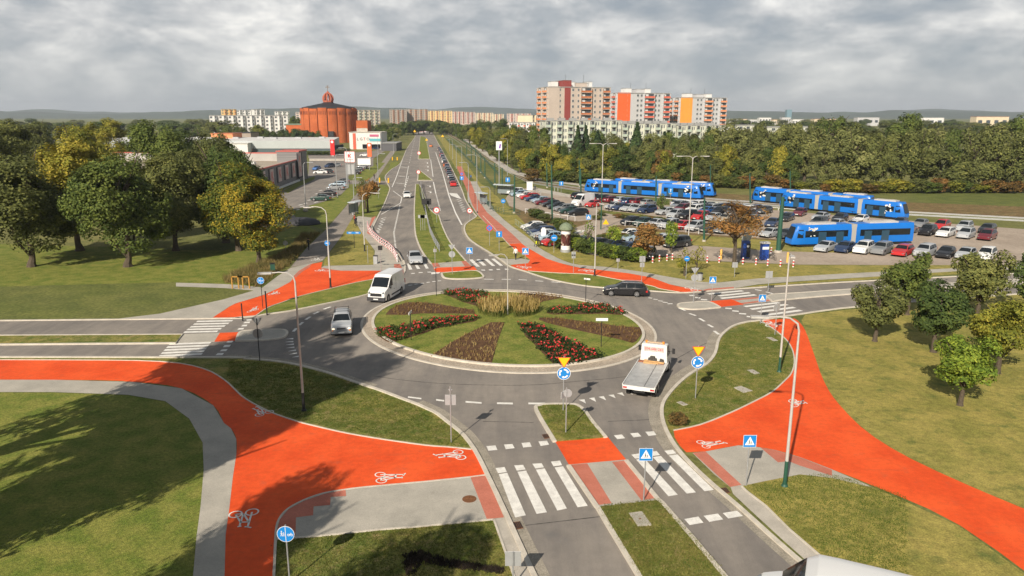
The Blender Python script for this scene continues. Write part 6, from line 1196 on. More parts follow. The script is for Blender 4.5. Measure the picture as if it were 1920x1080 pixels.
# the grey shop with tower at the left
M_shop = surf('shop_cladding', [((.02, 2.2), (.17, .165, .17), (.26, .25, .25), .4, .6, 1, 1)], .7, .1, 3); M_gravel = surf('flat_roof', [(.12, (.33, .28, .22), (.43, .37, .30), .36, .64, 1, 1), (2, (.9, .9, .9), (1.1, 1.1, 1.1), .35, .65, 1, 2)], .95, .3, 6); M_trim = mat('red_trim', (.50, .12, .10), .6)
sh = empty('supermarket', (-62, 176, 0), 0, 'grey flat-roofed supermarket with red trim and letter panels at the left', 'shop')
A_, B_ = Vector((-1.0, 2)), Vector((-1.6, 50)) 
mb = MB(); mb.prism([(-70, 0), (1.4, 0), (-1.4, 48), (-70, 52)], 0, 5.4, 0, 1); mb.build('main_volume', [M_gravel, M_shop], sh)
def wallseg(a, b, z0, z1, t, m_, nm): mb = MB(); c = (Vector(a) + Vector(b)) / 2; d = Vector(b) - Vector(a); mb.box((c.x, c.y, (z0 + z1) / 2), (d.length, t, z1 - z0), 0, math.atan2(d.y, d.x)); return mb.build(nm, m_, sh)
wallseg((1.55, 0), (-1.25, 48), 0.5, 6.1, .3, M_shop, 'parapet'); wallseg((-70, 52), (-1.4, 48), 5.4, 7.6, .4, mat('parapet_inner', (.42, .40, .38), .8, 0, .1, .3), 'parapet')
wallseg((1.6, 0), (-1.2, 48), 6.1, 6.35, .4, M_trim, 'trim'); wallseg((-70, 52), (-1.4, 48), 7.6, 7.9, .5, M_trim, 'trim'); wallseg((1.8, 0), (-1, 48), .0, .5, .5, M_swhite, 'plinth')
mb = MB(); mb.box((-3.5, 45.5, 4.2), (6.4, 8.5, 8.6)); mb.build('tower', M_shop, sh); mb = MB(); mb.box((-3.5, 45.5, 8.6), (6.8, 8.9, .3)); mb.build('trim', M_trim, sh)
M_pan = mat('pale_pink_panel', (.60, .47, .45), .6); M_fr = mat('panel_frame', (.04, .04, .05), .7)
for k in range(5):
    t = .06 + k * .165; x = 1.75 + (-2.8) * t; y = 48 * t; an = math.atan2(48, -2.8)
    mb = MB(); mb.box((x, y, 3.7), (4.4, .12, 4.0), 0, an); p_ = mb.build('letter_panel', M_fr, sh); mb = MB(); mb.box((x + .1, y + .5, 3.7), (3.2, .14, 3.8), 0, an); mb.build('panel_face', M_pan, p_)
    text('K', 3.4, M_sred, p_, (x + .22, y + .5, 3.7), (R(90), 0, an))
mb = MB(); mb.box((-.1, 41.2, 4.6), (.3, 4.6, 7.2)); p_ = mb.build('tower_panel', M_fr, sh); mb = MB(); mb.box((.08, 40.6, 4.8), (.12, 3.0, 6.8)); mb.build('panel_face', M_pan, p_); text('K', 2.6, M_sred, p_, (.16, 40.6, 6.4), (R(90), 0, R(90))); text('K', 2.6, M_sred, p_, (.16, 40.6, 3.4), (R(90), 0, R(90)))
mb = MB(); mb.box((1.9, 9, 1.3), (.3, 1.8, 2.6)); mb.build('door', M_redp, sh)
for k, (x, y) in enumerate(((-20, 20), (-24, 32), (-16, 40), (-30, 40), (-12, 34), (-40, 25))): mb = MB(); mb.box((x, y, 5.75), (2.6, 1.6, .7)); mb.build('roof_light', M_swhite, sh)
# long low retail hall behind it
rh = empty('retail_hall', (0, 0, 0), 0, 'long pale grey retail hall with dark lower wall and white roof', 'shop'); HP = [(-230, 362), (-87, 362), (-97, 420), (-230, 420)]
mb = MB(); mb.prism(HP, 3.0, 6.7, 1, 0); mb.build('upper_wall', [mat('hall_grey', (.42, .45, .45), .7, 0, .05, .2), mat('hall_roof', (.62, .61, .59), .8, 0, .08, .2)], rh)
q = [(-230, 362.3), (-87.3, 362.3), (-97.3, 419.7), (-230, 419.7)]; mb = MB(); mb.prism(q, 0, 3.0, 0); mb.build('lower_wall', mat('hall_dark', (.08, .11, .12), .7), rh)
mb = MB(); mb.box((-134, 360, 2.8), (15, 6, 5.6)); mb.box((-134, 360, 5.75), (16, 7, .3)); mb.build('entrance_block', white, rh)
for k in range(9): mb = MB(); mb.box((-190 + k * 11, 390 + (k % 3) * 6, 7.1), (3, 2, .8)); mb.build('roof_unit', M_back, rh)
mb = MB(); mb.box((-89, 382, 2.2), (.6, 22, 3.6)); mb.build('glazed_front', M_glass, rh)
rt, L_ = lowhouse(400, 440, 400, 9.0, 14, bor, bo, 'orange roofed building peeping over the hall at the left edge', wins=3); rt, L_ = lowhouse(441, 474, 440, 8.5, 14, brown, M_croof, 'brown-roofed building peeping over the hall', wins=3)
# white shop with letters
ws, L_ = lowhouse(657, 715, 420, 9.2, 22, white, M_conc, 'white commercial building with dark letters and coloured panels', wins=0)
mb = MB(); mb.box((L_ * .16, -.1, 4.4), (1.6, .25, 8.8)); mb.build('brick_strip', brd, ws)
for k, (s_, m_) in enumerate((('L', M_txt), ('G', M_txt), ('T', M_redp), ('O', M_txt))): text(s_, 2.2, m_, ws, (L_ * (.27 + .11 * k), -.1, 5.6), (R(90), 0, 0))
mb = MB(); mb.box((L_ * .8, -.1, 7.6), (5, .2, 1.2)); mb.build('pink_sign', mat('magenta_sign', (.5, .1, .2), .6), ws); mb = MB(); mb.box((L_ * .82, -.1, 5.2), (6, .2, 1.5)); mb.build('teal_sign', mat('teal_sign', (.1, .4, .45), .6), ws)
mb = MB(); mb.box((L_ * .7, -.1, 1.6), (10, .2, 2.4)); mb.build('shop_window', M_glass, ws); mb = MB(); mb.prism([(L_ * .2, 4), (L_ * .55, 4), (L_ * .38, 12)], 9.3, 11.5); mb.build('skylight', M_conc, ws)
rt, L_ = lowhouse(716, 744, 400, 4.0, 20, mat('dark_shed', (.10, .10, .11), .8), M_roofe, 'dark low shed under the trees right of the white shop', wins=0)
# pylons and billboards
def pylon(px0, px1, yt, yb, yg, label, build):
    b = G((px0 + px1) / 2, yg); A, B = AT(px0, yt, b.y), AT(px1, yb, b.y); rt = empty('sign_pylon', b, 0, label, 'pylon sign'); build(rt, B.x - A.x, B.z, A.z); return rt
def pyK(rt, w_, z0, z1):
    mb = MB(); mb.box((0, 0, (z0 + z1) / 2), (w_, .6, z1 - z0)); mb.build('sign_box', M_swhite, rt); mb = MB()
    for a in ((-1, 0), (1, 0)): mb.box((a[0] * w_ * .49, -.02, (z0 + z1) / 2), (w_ * .05, .7, z1 - z0 + .1))
    for z in (z0, z1): mb.box((0, -.02, z), (w_ * 1.02, .7, w_ * .05))
    mb.build('red_frame', mat('pale_red', (.62, .30, .28), .6), rt)
    mb = MB(); s = w_ * .17; zc = (z0 + z1) / 2 + s * .6
    plate_xz(mb, [(-s, zc - s), (-s * .35, zc - s), (-s * .35, zc - s * .15), (s * .4, zc - s), (s, zc - s), (s * .1, zc), (s, zc + s), (s * .4, zc + s), (-s * .35, zc + s * .15), (-s * .35, zc + s), (-s, zc + s)], -.32, 0); mb.build('red_emblem', M_redp, rt)
    text('Kaufland', w_ * .17, M_redp, rt, (0, -.32, z0 + (z1 - z0) * .24), (R(90), 0, 0))
    mb = MB(); mb.box((0, 0, z0 - 1.9), (w_ * .72, .3, 2.6)); mb.build('info_board', M_back, rt); text('OTWARTE', w_ * .13, M_txt, rt, (0, -.17, z0 - 2.2), (R(90), 0, 0)) if False else None
    for s_ in (-1, 1): mb = MB(); mb.tube([(s_ * w_ * .42, 0, 0), (s_ * w_ * .42, 0, z0)], .16, 0, 8); mb.build('leg', M_galv, rt)
pylon(649, 669, 284, 304, 352, 'tall square white pylon sign with a red K emblem above the left car bays', pyK)
def pyR(m_, disc):
    def f(rt, w_, z0, z1):
        mb = MB(); mb.box((0, 0, (z0 + z1) / 2), (w_, .8, z1 - z0)); mb.build('sign_box', m_, rt); mb = MB(); mb.box((0, 0, z0 / 2), (w_ * .5, .5, z0)); mb.build('foot', M_back, rt)
        mb = MB(); mb.disc((0, -.42, z1 - w_ * .5), w_ * .32, (0, 1, 0), .05, 0, 20); mb.build('white_emblem', M_swhite, rt)
        if disc: text('MEDIA', w_ * .2, M_swhite, rt, (0, -.42, z0 + (z1 - z0) * .45), (R(90), 0, 0)) if False else None
    return f
pylon(619.7, 629, 262, 291, 293, 'tall bright red pylon sign at the corner of the pale hall', pyR(mat('pylon_red', (.75, .02, .02), .4), 0))
pylon(689, 698, 268, 294, 296, 'tall orange pylon sign with a pale disc on top', pyR(mat('pylon_orange', (.75, .14, .04), .5), 1))
b = G(683.5, 318); A, B = AT(671, 297, b.y), AT(695.6, 309, b.y); rt = empty('billboard', b, 0, 'plain white billboard beside the square pylon', 'billboard'); mb = MB(); mb.box((0, 0, (A.z + B.z) / 2), (B.x - A.x, .4, A.z - B.z)); mb.build('board', M_swhite, rt)
for s_ in (-1, 1): mb = MB(); mb.tube([(s_ * 1.8, 0, 0), (s_ * 1.8, 0, B.z)], .12, 0, 8); mb.build('leg', M_galv, rt)
b = G(936, 352); A, B = AT(930.5, 265, b.y), AT(941.6, 281.5, b.y); rt = empty('billboard', b, 0, 'white illuminated box on a mast at the edge of the grove', 'billboard'); mb = MB(); mb.box((0, 0, (A.z + B.z) / 2), (B.x - A.x, .4, A.z - B.z)); mb.build('board', M_swhite, rt)
mb = MB(); mb.tube([(0, 0.2, 0), (0, 0.2, B.z)], .12, 0, 8); mb.build('leg', M_galv, rt); mb = MB(); plate_xz(mb, [(-.1, B.z + .5), (.35, B.z + .4), (.6, A.z - .8), (.2, A.z - .6)], -.21, 0); mb.build('emblem', mat('purple_mark', (.2, .08, .4), .5), rt)
# ------------------------------------------------------------------ trees
def leafmat(name, a, b, c):
    if name in MATS: return MATS[name]
    m = bpy.data.materials.new(name); m.use_nodes = True; t = m.node_tree; bs = t.nodes['Principled BSDF']; bs.inputs['Roughness'].default_value = .75; bs.inputs['Specular IOR Level'].default_value = .2
    g = t.nodes.new('ShaderNodeNewGeometry'); oi = t.nodes.new('ShaderNodeObjectInfo'); tcn = t.nodes.new('ShaderNodeTexCoord')
    ns = t.nodes.new('ShaderNodeTexNoise'); ns.inputs['Scale'].default_value = .55; ns.inputs['Detail'].default_value = 2; t.links.new(tcn.outputs['Object'], ns.inputs[0])
    f = mathn(t, 'ADD', mathn(t, 'MULTIPLY', ns.outputs[0], .9), mathn(t, 'MULTIPLY', mathn(t, 'SUBTRACT', g.outputs['Random Per Island'], .5), .5)); f = mathn(t, 'ADD', f, mathn(t, 'MULTIPLY', mathn(t, 'SUBTRACT', oi.outputs['Random'], .5), .35))
    cc = ramp(t, f, [(.2, a), (.5, b), (.86, c)]); t.links.new(cc, bs.inputs['Base Color'])
    tr = t.nodes.new('ShaderNodeBsdfTranslucent'); t.links.new(cc, tr.inputs[0]); mx = t.nodes.new('ShaderNodeMixShader'); mx.inputs[0].default_value = .25
    t.links.new(bs.outputs[0], mx.inputs[1]); t.links.new(tr.outputs[0], mx.inputs[2]); t.links.new(mx.outputs[0], t.nodes['Material Output'].inputs[0]); MATS[name] = m; return m
LM = {'dark green': leafmat('foliage_dark', (0.054, 0.087, 0.024), (0.1, 0.139, 0.032), (0.182, 0.217, 0.047)), 'olive green': leafmat('foliage_olive', (0.091, 0.105, 0.034), (0.154, 0.174, 0.051), (0.273, 0.27, 0.079)), 'yellow-green': leafmat('foliage_yellowing', (0.128, 0.147, 0.024), (0.273, 0.27, 0.039), (0.455, 0.365, 0.055)),
      'willow green': leafmat('foliage_willow', (0.1, 0.113, 0.039), (0.182, 0.2, 0.063), (0.31, 0.304, 0.112)), 'rusty': leafmat('foliage_rusty', (0.11, 0.087, 0.032), (0.236, 0.147, 0.047), (0.437, 0.209, 0.063)), 'golden-edged green': leafmat('foliage_golden', (0.053, 0.082, 0.016), (0.112, 0.145, 0.023), (0.475, 0.34, 0.034)), 'conifer green': leafmat('foliage_conifer', (0.033, 0.06, 0.025), (0.054, 0.096, 0.034), (0.1, 0.147, 0.047)),
      'fresh green': leafmat('foliage_fresh', (0.11, 0.174, 0.024), (0.236, 0.312, 0.039), (0.455, 0.486, 0.063))}
M_bark = mat('bark', (.085, .065, .045), .95, 0, .3, 4)
def crown_mesh(seed, Rr, Hh, z0, n, leaf, shape='round', gap=.0):
    r = random.Random(seed); vs = []; fs = []; cl = []
    nb = 16 if shape != 'cone' else 0
    if shape == 'cone':
        for k in range(26):
            t = k / 25; cl.append((0, 0, z0 + Hh * t, Rr * (1.02 - t) + .1, .35, t))
    else:
        for k in range(nb):
            a = r.uniform(0, 6.283); u = r.uniform(-1, 1); q = math.sqrt(max(0, 1 - u * u)); d = r.uniform(.45, .72)
            if shape == 'tall': sx_, sz = .62, .8
            else: sx_, sz = .66, .62
            cl.append((Rr * d * q * math.cos(a) * 1.0, Rr * d * q * math.sin(a), z0 + Hh / 2 + Hh / 2 * u * sz, Rr * r.uniform(.30, .48), Hh * .5 * r.uniform(.26, .42), 0))
        cl.append((0, 0, z0 + Hh / 2, Rr * .6, Hh * .36, 0))
    per = n // len(cl)
    for (cx_, cy_, cz, cr, chh, t) in cl:
        for _ in range(per if shape != 'cone' else max(30, int(n * (1.02 - t) / 13.5))):
            a = r.uniform(0, 6.283); u = r.uniform(-.8, 1); q = math.sqrt(max(0, 1 - u * u)); rr = r.uniform(.75, 1.05) if r.random() < .8 else r.uniform(.3, .8)
            if shape == 'cone': ro = cr * r.uniform(.25, 1) * (1 + .18 * math.sin(5 * a + cz * 3)); p = Vector((ro * math.cos(a), ro * math.sin(a), cz - ro * .28 + r.uniform(-.2, .2)))
            else: p = Vector((cx_ + cr * rr * q * math.cos(a), cy_ + cr * rr * q * math.sin(a), cz + chh * rr * u))
            if gap and noise.noise(p * .55 + Vector((seed, 0, 0))) < -.25 + gap: continue
            nrm = (Vector((q * math.cos(a), q * math.sin(a), u + .35)) + Vector((r.uniform(-.7, .7), r.uniform(-.7, .7), r.uniform(-.7, .7)))).normalized()
            tx = nrm.orthogonal().normalized(); tx = Matrix.Rotation(r.uniform(0, 6.28), 3, nrm) @ tx; ty = nrm.cross(tx); s = leaf * r.uniform(.6, 1.25); k = len(vs)
            vs += [p - tx * s, p - ty * s * .55, p + tx * s, p + ty * s * .55]; fs.append((k, k + 1, k + 2, k + 3))
    me = bpy.data.meshes.new('crown'); me.from_pydata(vs, [], fs); me.update(); return me
def trunk_mesh(seed, h, Rr, z0, Hh, bare=False):
    r = random.Random(seed); mb = MB(); base = .028 * h + .05; tz = z0 + Hh * .55
    mb.tube([(0, 0, -.1), (0, 0, .3), (r.uniform(-.1, .1), r.uniform(-.1, .1), z0), (r.uniform(-.3, .3), r.uniform(-.3, .3), tz)], [base * 1.4, base, base * .75, base * .3], 0, 8)
    for k in range(9 if not bare else 22):
        a = r.uniform(0, 6.283); zs = r.uniform(z0 * .8, tz); d = r.uniform(.5, .85) * Rr; up = r.uniform(.2, .45) * Hh
        p = [Vector((0, 0, zs)), Vector((d * .45 * math.cos(a), d * .45 * math.sin(a), zs + up * .45)), Vector((d * math.cos(a + .3), d * math.sin(a + .3), zs + up))]; mb.tube(p, [base * .42, base * .26, base * .07], 0, 5)
        if bare:
            for _ in range(4): q = p[1].lerp(p[2], r.random()); mb.tube([q, q + Vector((r.uniform(-1, 1), r.uniform(-1, 1), r.uniform(.2, 1))) * Rr * .3], [.03, .01], 0, 4)
    me = bpy.data.meshes.new('trunk'); me.from_pydata(mb.v, [], mb.f); me.materials.append(M_bark); me.update(); return me
TV = {}
def tree(p, h, Rr, kind, label, group=None, var=0, shape='round', dens=1.0, leaf=.3, name='tree', low=.18, bare=False, n=None, gap=0):
    "crown meshes are shared between trees of one variant and scaled"
    key = (shape, var, round(leaf, 2), dens, bare, n, gap, low)
    if key not in TV:
        z0 = 10 * low; N_ = n or int(5200 * dens); TV[key] = (crown_mesh(var * 13 + 5, 3.6 if shape != 'cone' else 2.6, 10 - z0, z0, N_, leaf, shape, gap), trunk_mesh(var + 3, 10, 3.2, z0 if shape != 'cone' else .5, 10 - z0, bare))
    cm, tm = TV[key]; rt = empty(name, p, 0, label, 'tree' if name != 'shrub' else 'shrub', group)
    sc = h / 10; sr = Rr / (3.6 if shape != 'cone' else 2.6); rz = rnd.uniform(0, 6.28)
    for nm, me, m_ in (('trunk', tm, None), ('crown', cm, LM[kind])):
        o = bpy.data.objects.new(nm, me); col.objects.link(o); o.parent = rt; o.scale = (sr, sr, sc) if nm == 'crown' else (sc, sc, sc); o.rotation_euler = (0, 0, rz)
        if m_:
            if not me.materials: me.materials.append(m_)
            o.material_slots[0].link = 'OBJECT'; o.material_slots[0].material = m_
    return rt
# trees standing left of the picture whose shadows fall on the roundabout
go = 'tall trees standing left of the roundabout'
for i, (x, y, h, r_, k) in enumerate(((-27, 24, 24, 5.6, 'dark green'), (-26, 24.5, 20, 4.2, 'olive green'), (-33.5, 31, 26, 6, 'olive green'), (-31, 21, 23, 5.4, 'dark green'), (-19.5, 14.5, 14.5, 4.2, 'dark green'), (-12.5, 9.5, 14.5, 3.6, 'olive green'))):
    tree((x, y, 0), h, r_, k, f'tall leafy tree standing left of the camera, {ORD[i]} of that group', go, 60 + i % 2, 'tall', 1, .13, n=36000, low=.22, gap=.1)
# big trees at the left of the photograph
B1 = G(484, 497)
tree(G(486, 492), 11.3, 5.4, 'golden-edged green', 'big broad tree with golden leaf tips beside the asphalt path', None, 11, 'round', 1, .115, n=52000, low=.07, gap=.09)
tree(G(448, 470), 13.5, 5.6, 'golden-edged green', 'big tree with yellowing leaves at the left, taller and darker', None, 12, 'round', 1, .115, n=52000, low=.07, gap=.09)
tree(G(424, 455), 15.5, 5.2, 'dark green', 'dark green tree behind the golden ones at the left edge', None, 12, 'round', 1, .115, n=52000, low=.07, gap=.09)
tree(G(455, 425), 14, 5.5, 'dark green', 'dark tree half hidden beside the grey supermarket wall', None, 12, 'round', 1, .115, n=52000, low=.07, gap=.09)
tree(G(400, 420), 17, 6.5, 'olive green', 'tall olive tree just left of the supermarket roof', None, 12, 'round', 1, .115, n=52000, low=.07, gap=.09)
for i, (x, y, h, r_) in enumerate(((330, 470, 14, 6), (240, 500, 15, 6.5), (150, 470, 16, 7), (60, 500, 15, 7), (300, 400, 18, 8), (160, 390, 18, 8), (30, 400, 18, 8), (350, 350, 16, 8), (210, 330, 18, 9), (80, 330, 18, 9))):
    tree(G(x, y), h, r_, ('olive green', 'dark green', 'yellow-green')[i % 3], f'broad tree of the wood left of the shop, {ORD[i]} going outwards', 'wood left of the shop', i % 2 + 11, 'round', 1, .115, n=52000, low=.07, gap=.09)
tree(G(690, 399), 7.2, 2.9, 'rusty', 'rusty-leaved young tree beside the bus stop', None, 21, 'round', 1, .26, n=3000, low=.25, gap=.05)
tree(G(685, 392), 6.5, 2.2, 'olive green', 'thin green tree just behind the rusty one at the bus stop', None, 22, 'round', 1, .2, n=2000, low=.25, gap=.1)
for i, (x, y, h, r_, k) in enumerate(((1640, 640, 6, 2.3, 'olive green'), (1750, 660, 7, 2.6, 'dark green'), (1870, 700, 6.5, 2.5, 'yellow-green'), (1700, 590, 7, 2.7, 'dark green'), (1830, 600, 7.5, 2.8, 'olive green'), (1950, 610, 8, 3, 'dark green'), (1800, 760, 5.5, 2.1, 'fresh green'))):
    tree(G(x, y), h, r_, k, f'young tree standing on the open right-hand field, {ORD[i]} of them', 'young trees of the right-hand field', 1 + i % 2 * 2, 'round', 1, .21, n=11000, low=.18, gap=.07)
# right side single trees
tree(G(1376, 500), 8.6, 4.6, 'rusty', 'sparse brown tree with visible branches by the service road', None, 31, 'round', 1, .14, n=8000, low=.36, bare=True, gap=.24)
tree(G(1213, 488), 5.2, 2.3, 'rusty', 'small red and green tree at the end of the round hedge', None, 32, 'round', 1, .36, n=2600, low=.1)
tree(G(1101, 467), 4.0, 1.2, 'fresh green', 'thin bright green sapling right of the advertising column', None, 33, 'tall', 1, .36, n=700, low=.15, gap=.1)
tree(G(1149, 468), 3.6, 1.3, 'fresh green', 'bright green sapling above the round hedge', None, 34, 'tall', 1, .40, n=1100, low=.15)
tree(G(1259, 474), 4.6, 1.2, 'fresh green', 'narrow bright green cone-shaped sapling beside the silver people carrier', None, 35, 'tall', 1, .38, n=1300, low=.1)
tree(G(1283, 517), 3.6, 1.4, 'yellow-green', 'sparse yellowish sapling on the lawn, left one of two', None, 36, 'tall', 1, .32, n=800, low=.25, gap=.1)
tree(G(1306, 508), 3.4, 1.1, 'yellow-green', 'sparse yellowish sapling on the lawn, right one of two', None, 37, 'tall', 1, .32, n=700, low=.2, gap=.1)
tree(G(1242, 401), 3.8, 1.3, 'dark green', 'small round dark shrub between the cars of the hedge strip', None, 33, 'tall', 1, .40, n=1100, low=.05, name='shrub')
for i, (x, y) in enumerate(((1000, 408), (1010, 411), (1022, 418), (1046, 428), (1060, 432), (1053, 437), (1068, 440))): tree(G(x, y), 1.9, 1.5, ('olive green', 'dark green')[i % 2], f'low green bush in the strip below the long left row, {ORD[i]} from the left', 'bushes between the car rows', 41, 'round', 1, .42, n=1500, low=.02, name='shrub')
for i, (x, y) in enumerate(((1078, 470), (1091, 474), (1100, 476), (1124, 481), (1135, 483), (1146, 485), (1158, 487), (1170, 489), (1182, 491), (1194, 492), (1047, 466), (1073, 463))): tree(G(x, y), 2.1, 1.45, 'dark green' if i % 3 else 'fresh green', f'rounded dark green bush of the clipped hedge, {ORD[i]} counted rightwards', 'hedge bushes beside the lawn', 41, 'round', 1, .42, n=1500, low=.02, name='shrub')
for i, (x, y) in enumerate(((1130, 453), (1142, 450), (1155, 451), (1168, 450), (1180, 452), (1195, 449))): tree(G(x, y), 1.2, 1.3, 'rusty' if i % 2 else 'olive green', f'low dry bush in the strip above the hedged bay, {ORD[i]} from the left', 'dry bushes above the hedged bay', 41, 'round', 1, .42, n=1500, low=.02, name='shrub')
for i, (x, y) in enumerate(((1120, 412), (1128, 405), (1160, 409), (1175, 411), (1205, 412), (1220, 414), (1235, 415))): tree(G(x, y), .9, 1.3, 'rusty' if i % 3 == 2 else 'olive green', f'low hedge bush in the long strip below the silver cars, {ORD[i]} from the left', 'low bushes in the long strip', 41, 'round', 1, .42, n=1500, low=.02, name='shrub')
tree(G(1271, 798), .9, .7, 'rusty', 'small dry brown bush at the kerb of the right lawn', None, 41, 'round', 1, .42, n=1500, low=.02, name='shrub')
# grove behind the trams
gg = 'grove behind the tram line'; grove = []
def band(x0, x1, step, y0, y1, h0, h1, r0, r1, kinds_, jit=.35):
    x = x0
    while x < x1:
        t = (x - x0) / (x1 - x0); grove.append((x + rnd.uniform(-jit, jit) * step, y0 + (y1 - y0) * t + rnd.uniform(-1, 1), rnd.uniform(h0 * .82, h1 * 1.08), rnd.uniform(r0 * .85, r1 * 1.08), rnd.choice(kinds_))); x += step * rnd.uniform(.85, 1.15)
band(1006, 1480, 21, 337, 352, 9, 11.5, 3.2, 4.6, ['olive green', 'dark green', 'yellow-green', 'olive green', 'dark green'])
band(985, 1345, 26, 322, 332, 10.5, 13.5, 3.4, 4.8, ['olive green', 'dark green', 'willow green', 'dark green'])
band(930, 1345, 30, 303, 312, 11.5, 14.5, 4.0, 5.5, ['dark green', 'olive green', 'yellow-green'])
band(1345, 1545, 27, 338, 342, 14, 18.5, 5.0, 6.8, ['willow green', 'olive green', 'willow green'])
band(1350, 1560, 34, 318, 322, 17, 20, 5.5, 7.5, ['willow green', 'olive green'])
band(1545, 1950, 42, 350, 362, 13, 18, 5, 7, ['willow green', 'olive green', 'dark green'])
band(1560, 1950, 60, 325, 330, 18, 21, 6, 8, ['willow green', 'dark green'])
grove = [g for g in grove if not (1015 < g[0] < 1110 and g[1] < 330 and g[2] > 12.5)]
grove.sort(key=lambda g: -g[1])
for i, (x, y, h, r_, k) in enumerate(grove):
    b = G(x, y); ra = 'front' if y > 334 else 'middle' if y > 315 else 'back'
    tree(b, h, r_, k, f'{k} tree in the {ra} of the grove, {ORD[sum(1 for q in grove if ((q[1] > 334) == (y > 334)) and ((q[1] > 315) == (y > 315)) and q[0] < x)] if sum(1 for q in grove if ((q[1] > 334) == (y > 334)) and ((q[1] > 315) == (y > 315)) and q[0] < x) < 40 else "last"} from its left end', gg, (i * 7) % 6, 'round', 1, .21, n=11000, low=.04, gap=.07)
tree(G(1056, 340), 8.5, 3.6, 'yellow-green', 'bright yellow-green tree at the front of the grove', None, 1, 'round', 1, .23, n=11000, low=.1)
tree(G(1240, 344), 10, 4.0, 'rusty', 'brownish autumn tree at the front of the grove', None, 2, 'round', 1, .23, n=11000, low=.1)
for (x, y, h, r_, lb) in ((1192, 318, 16, 4.6, 'tall dark conifer standing before the green block'), (1082, 322, 15, 3.6, 'slim conifer, left of two before the green block'), (1097, 320, 15, 3.4, 'slim conifer, right of two before the green block'), (1119, 323, 13.5, 4, 'smaller conifer right of the slim pair'), (1243, 320, 13, 3.6, 'conifer right of the tall dark one'), (1325, 318, 14.5, 3.5, 'conifer at the right end of the green block')):
    tree(G(x, y), h, r_, 'conifer green', lb, None, 5, 'cone', 1, .42, low=.05, n=5200)
for i in range(46):
    x = 1004 + i * 20 + rnd.uniform(-6, 6); y = 340 + min(15, (x - 1004) * .035) + (7 if x > 1500 else 0)
    tree(G(x, y), rnd.uniform(2.2, 4.2), rnd.uniform(2.2, 3.6), rnd.choice(['dark green', 'olive green', 'rusty', 'yellow-green']), f'low bush of the undergrowth at the foot of the grove, {ORD[i]} from the left', 'undergrowth bushes along the grove', 41, 'round', 1, .42, n=1500, low=.02, name='shrub')
# trees along the far tram line and road
i = 0
for (x, y, h, r_, k) in ((838, 252, 13, 6, 'dark green'), (848, 255, 13, 6, 'olive green'), (858, 260, 13, 6, 'dark green'), (868, 264, 13, 6, 'dark green'), (880, 270, 13, 6, 'olive green'), (893, 277, 13, 5.5, 'yellow-green'), (905, 284, 12.5, 5, 'yellow-green'), (918, 291, 12, 4.6, 'olive green'), (932, 300, 11.5, 4.5, 'dark green'), (946, 308, 11, 4.3, 'dark green'), (960, 316, 11, 4.2, 'yellow-green'), (974, 324, 10.5, 4.0, 'olive green'), (990, 331, 10, 4.2, 'yellow-green'),
                         (885, 262, 15, 7, 'dark green'), (905, 268, 15, 7, 'dark green'), (925, 276, 14.5, 6.5, 'olive green'), (945, 285, 14, 6, 'dark green'), (965, 293, 13.5, 5.5, 'yellow-green'), (985, 300, 13.5, 5.5, 'olive green'), (910, 256, 17, 8, 'dark green'), (940, 262, 17, 8, 'dark green'), (970, 268, 15, 8, 'dark green'), (1000, 275, 14, 7, 'olive green')):
    tree(G(x, y), h, r_, k, f'{k} tree beside the receding tram line, {ORD[i]} in that belt', 'belt of trees beside the receding tram line', (i * 7) % 6, 'round', 1, .21, n=11000, low=.04, gap=.07); i += 1
i = 0
for (x, y, h, r_, k) in ((744, 262, 11, 5, 'olive green'), (751, 258, 12, 5, 'dark green'), (758, 254, 12, 5, 'dark green'), (730, 268, 12, 6, 'dark green'), (716, 266, 13.5, 6.5, 'dark green'), (702, 263, 13, 6, 'willow green'), (740, 253.8, 13, 7, 'dark green'), (722, 253.8, 14, 8, 'olive green'), (765, 253.4, 14, 7, 'dark green'), (775, 252.7, 14, 8, 'dark green'), (795, 252.2, 14, 9, 'dark green'), (812, 252.1, 14, 9, 'dark green'), (828, 252.2, 14, 9, 'dark green'), (842, 252.6, 14, 9, 'dark green'), (785, 251.8, 15, 10, 'dark green'), (765, 251.8, 15, 10, 'dark green'), (805, 251.7, 15, 10, 'dark green'), (825, 251.5, 15, 11, 'dark green'), (690, 245, 13, 8, 'olive green')):
    tree(G(x, y), h, r_, k, f'{k} tree around the far end of the road, {ORD[i]} in that clump', 'trees around the far end of the road', (i * 7) % 6, 'round', 1, .21, n=11000, low=.04, gap=.07); i += 1
i = 0
for (x, y, h, r_, k) in ((425, 271, 13, 7, 'dark green'), (438, 270, 14, 7, 'dark green'), (452, 270, 12, 6, 'olive green'), (466, 271, 11, 6, 'dark green'), (482, 270, 13.5, 6, 'yellow-green'), (494, 270, 11, 5, 'dark green'), (508, 270, 9.5, 5, 'dark green'), (522, 269, 10, 5, 'dark green'), (534, 268, 10, 5, 'conifer green'), (548, 270, 10, 5.5, 'conifer green'), (560, 270, 11, 6, 'conifer green'), (572, 270, 10, 5.5, 'conifer green'), (584, 270, 9, 5, 'conifer green'), (594, 270, 10, 4, 'dark green'), (556, 258, 19, 7, 'dark green'), (564, 258, 18.5, 6, 'olive green'), (505, 240, 19, 10, 'dark green'), (480, 238, 19, 10, 'dark green'), (455, 238, 19, 10, 'dark green'), (535, 238, 19, 10, 'dark green'), (432, 238, 19, 10, 'dark green'), (686, 250, 14, 6, 'willow green'), (695, 252, 15, 6, 'olive green')):
    tree(G(x, y), h, r_, k, f'{k} tree before or beside the church, {ORD[i]} in that line', 'trees around the church', (i * 7) % 6, 'round', 1, .21, n=11000, low=.04, gap=.07); i += 1
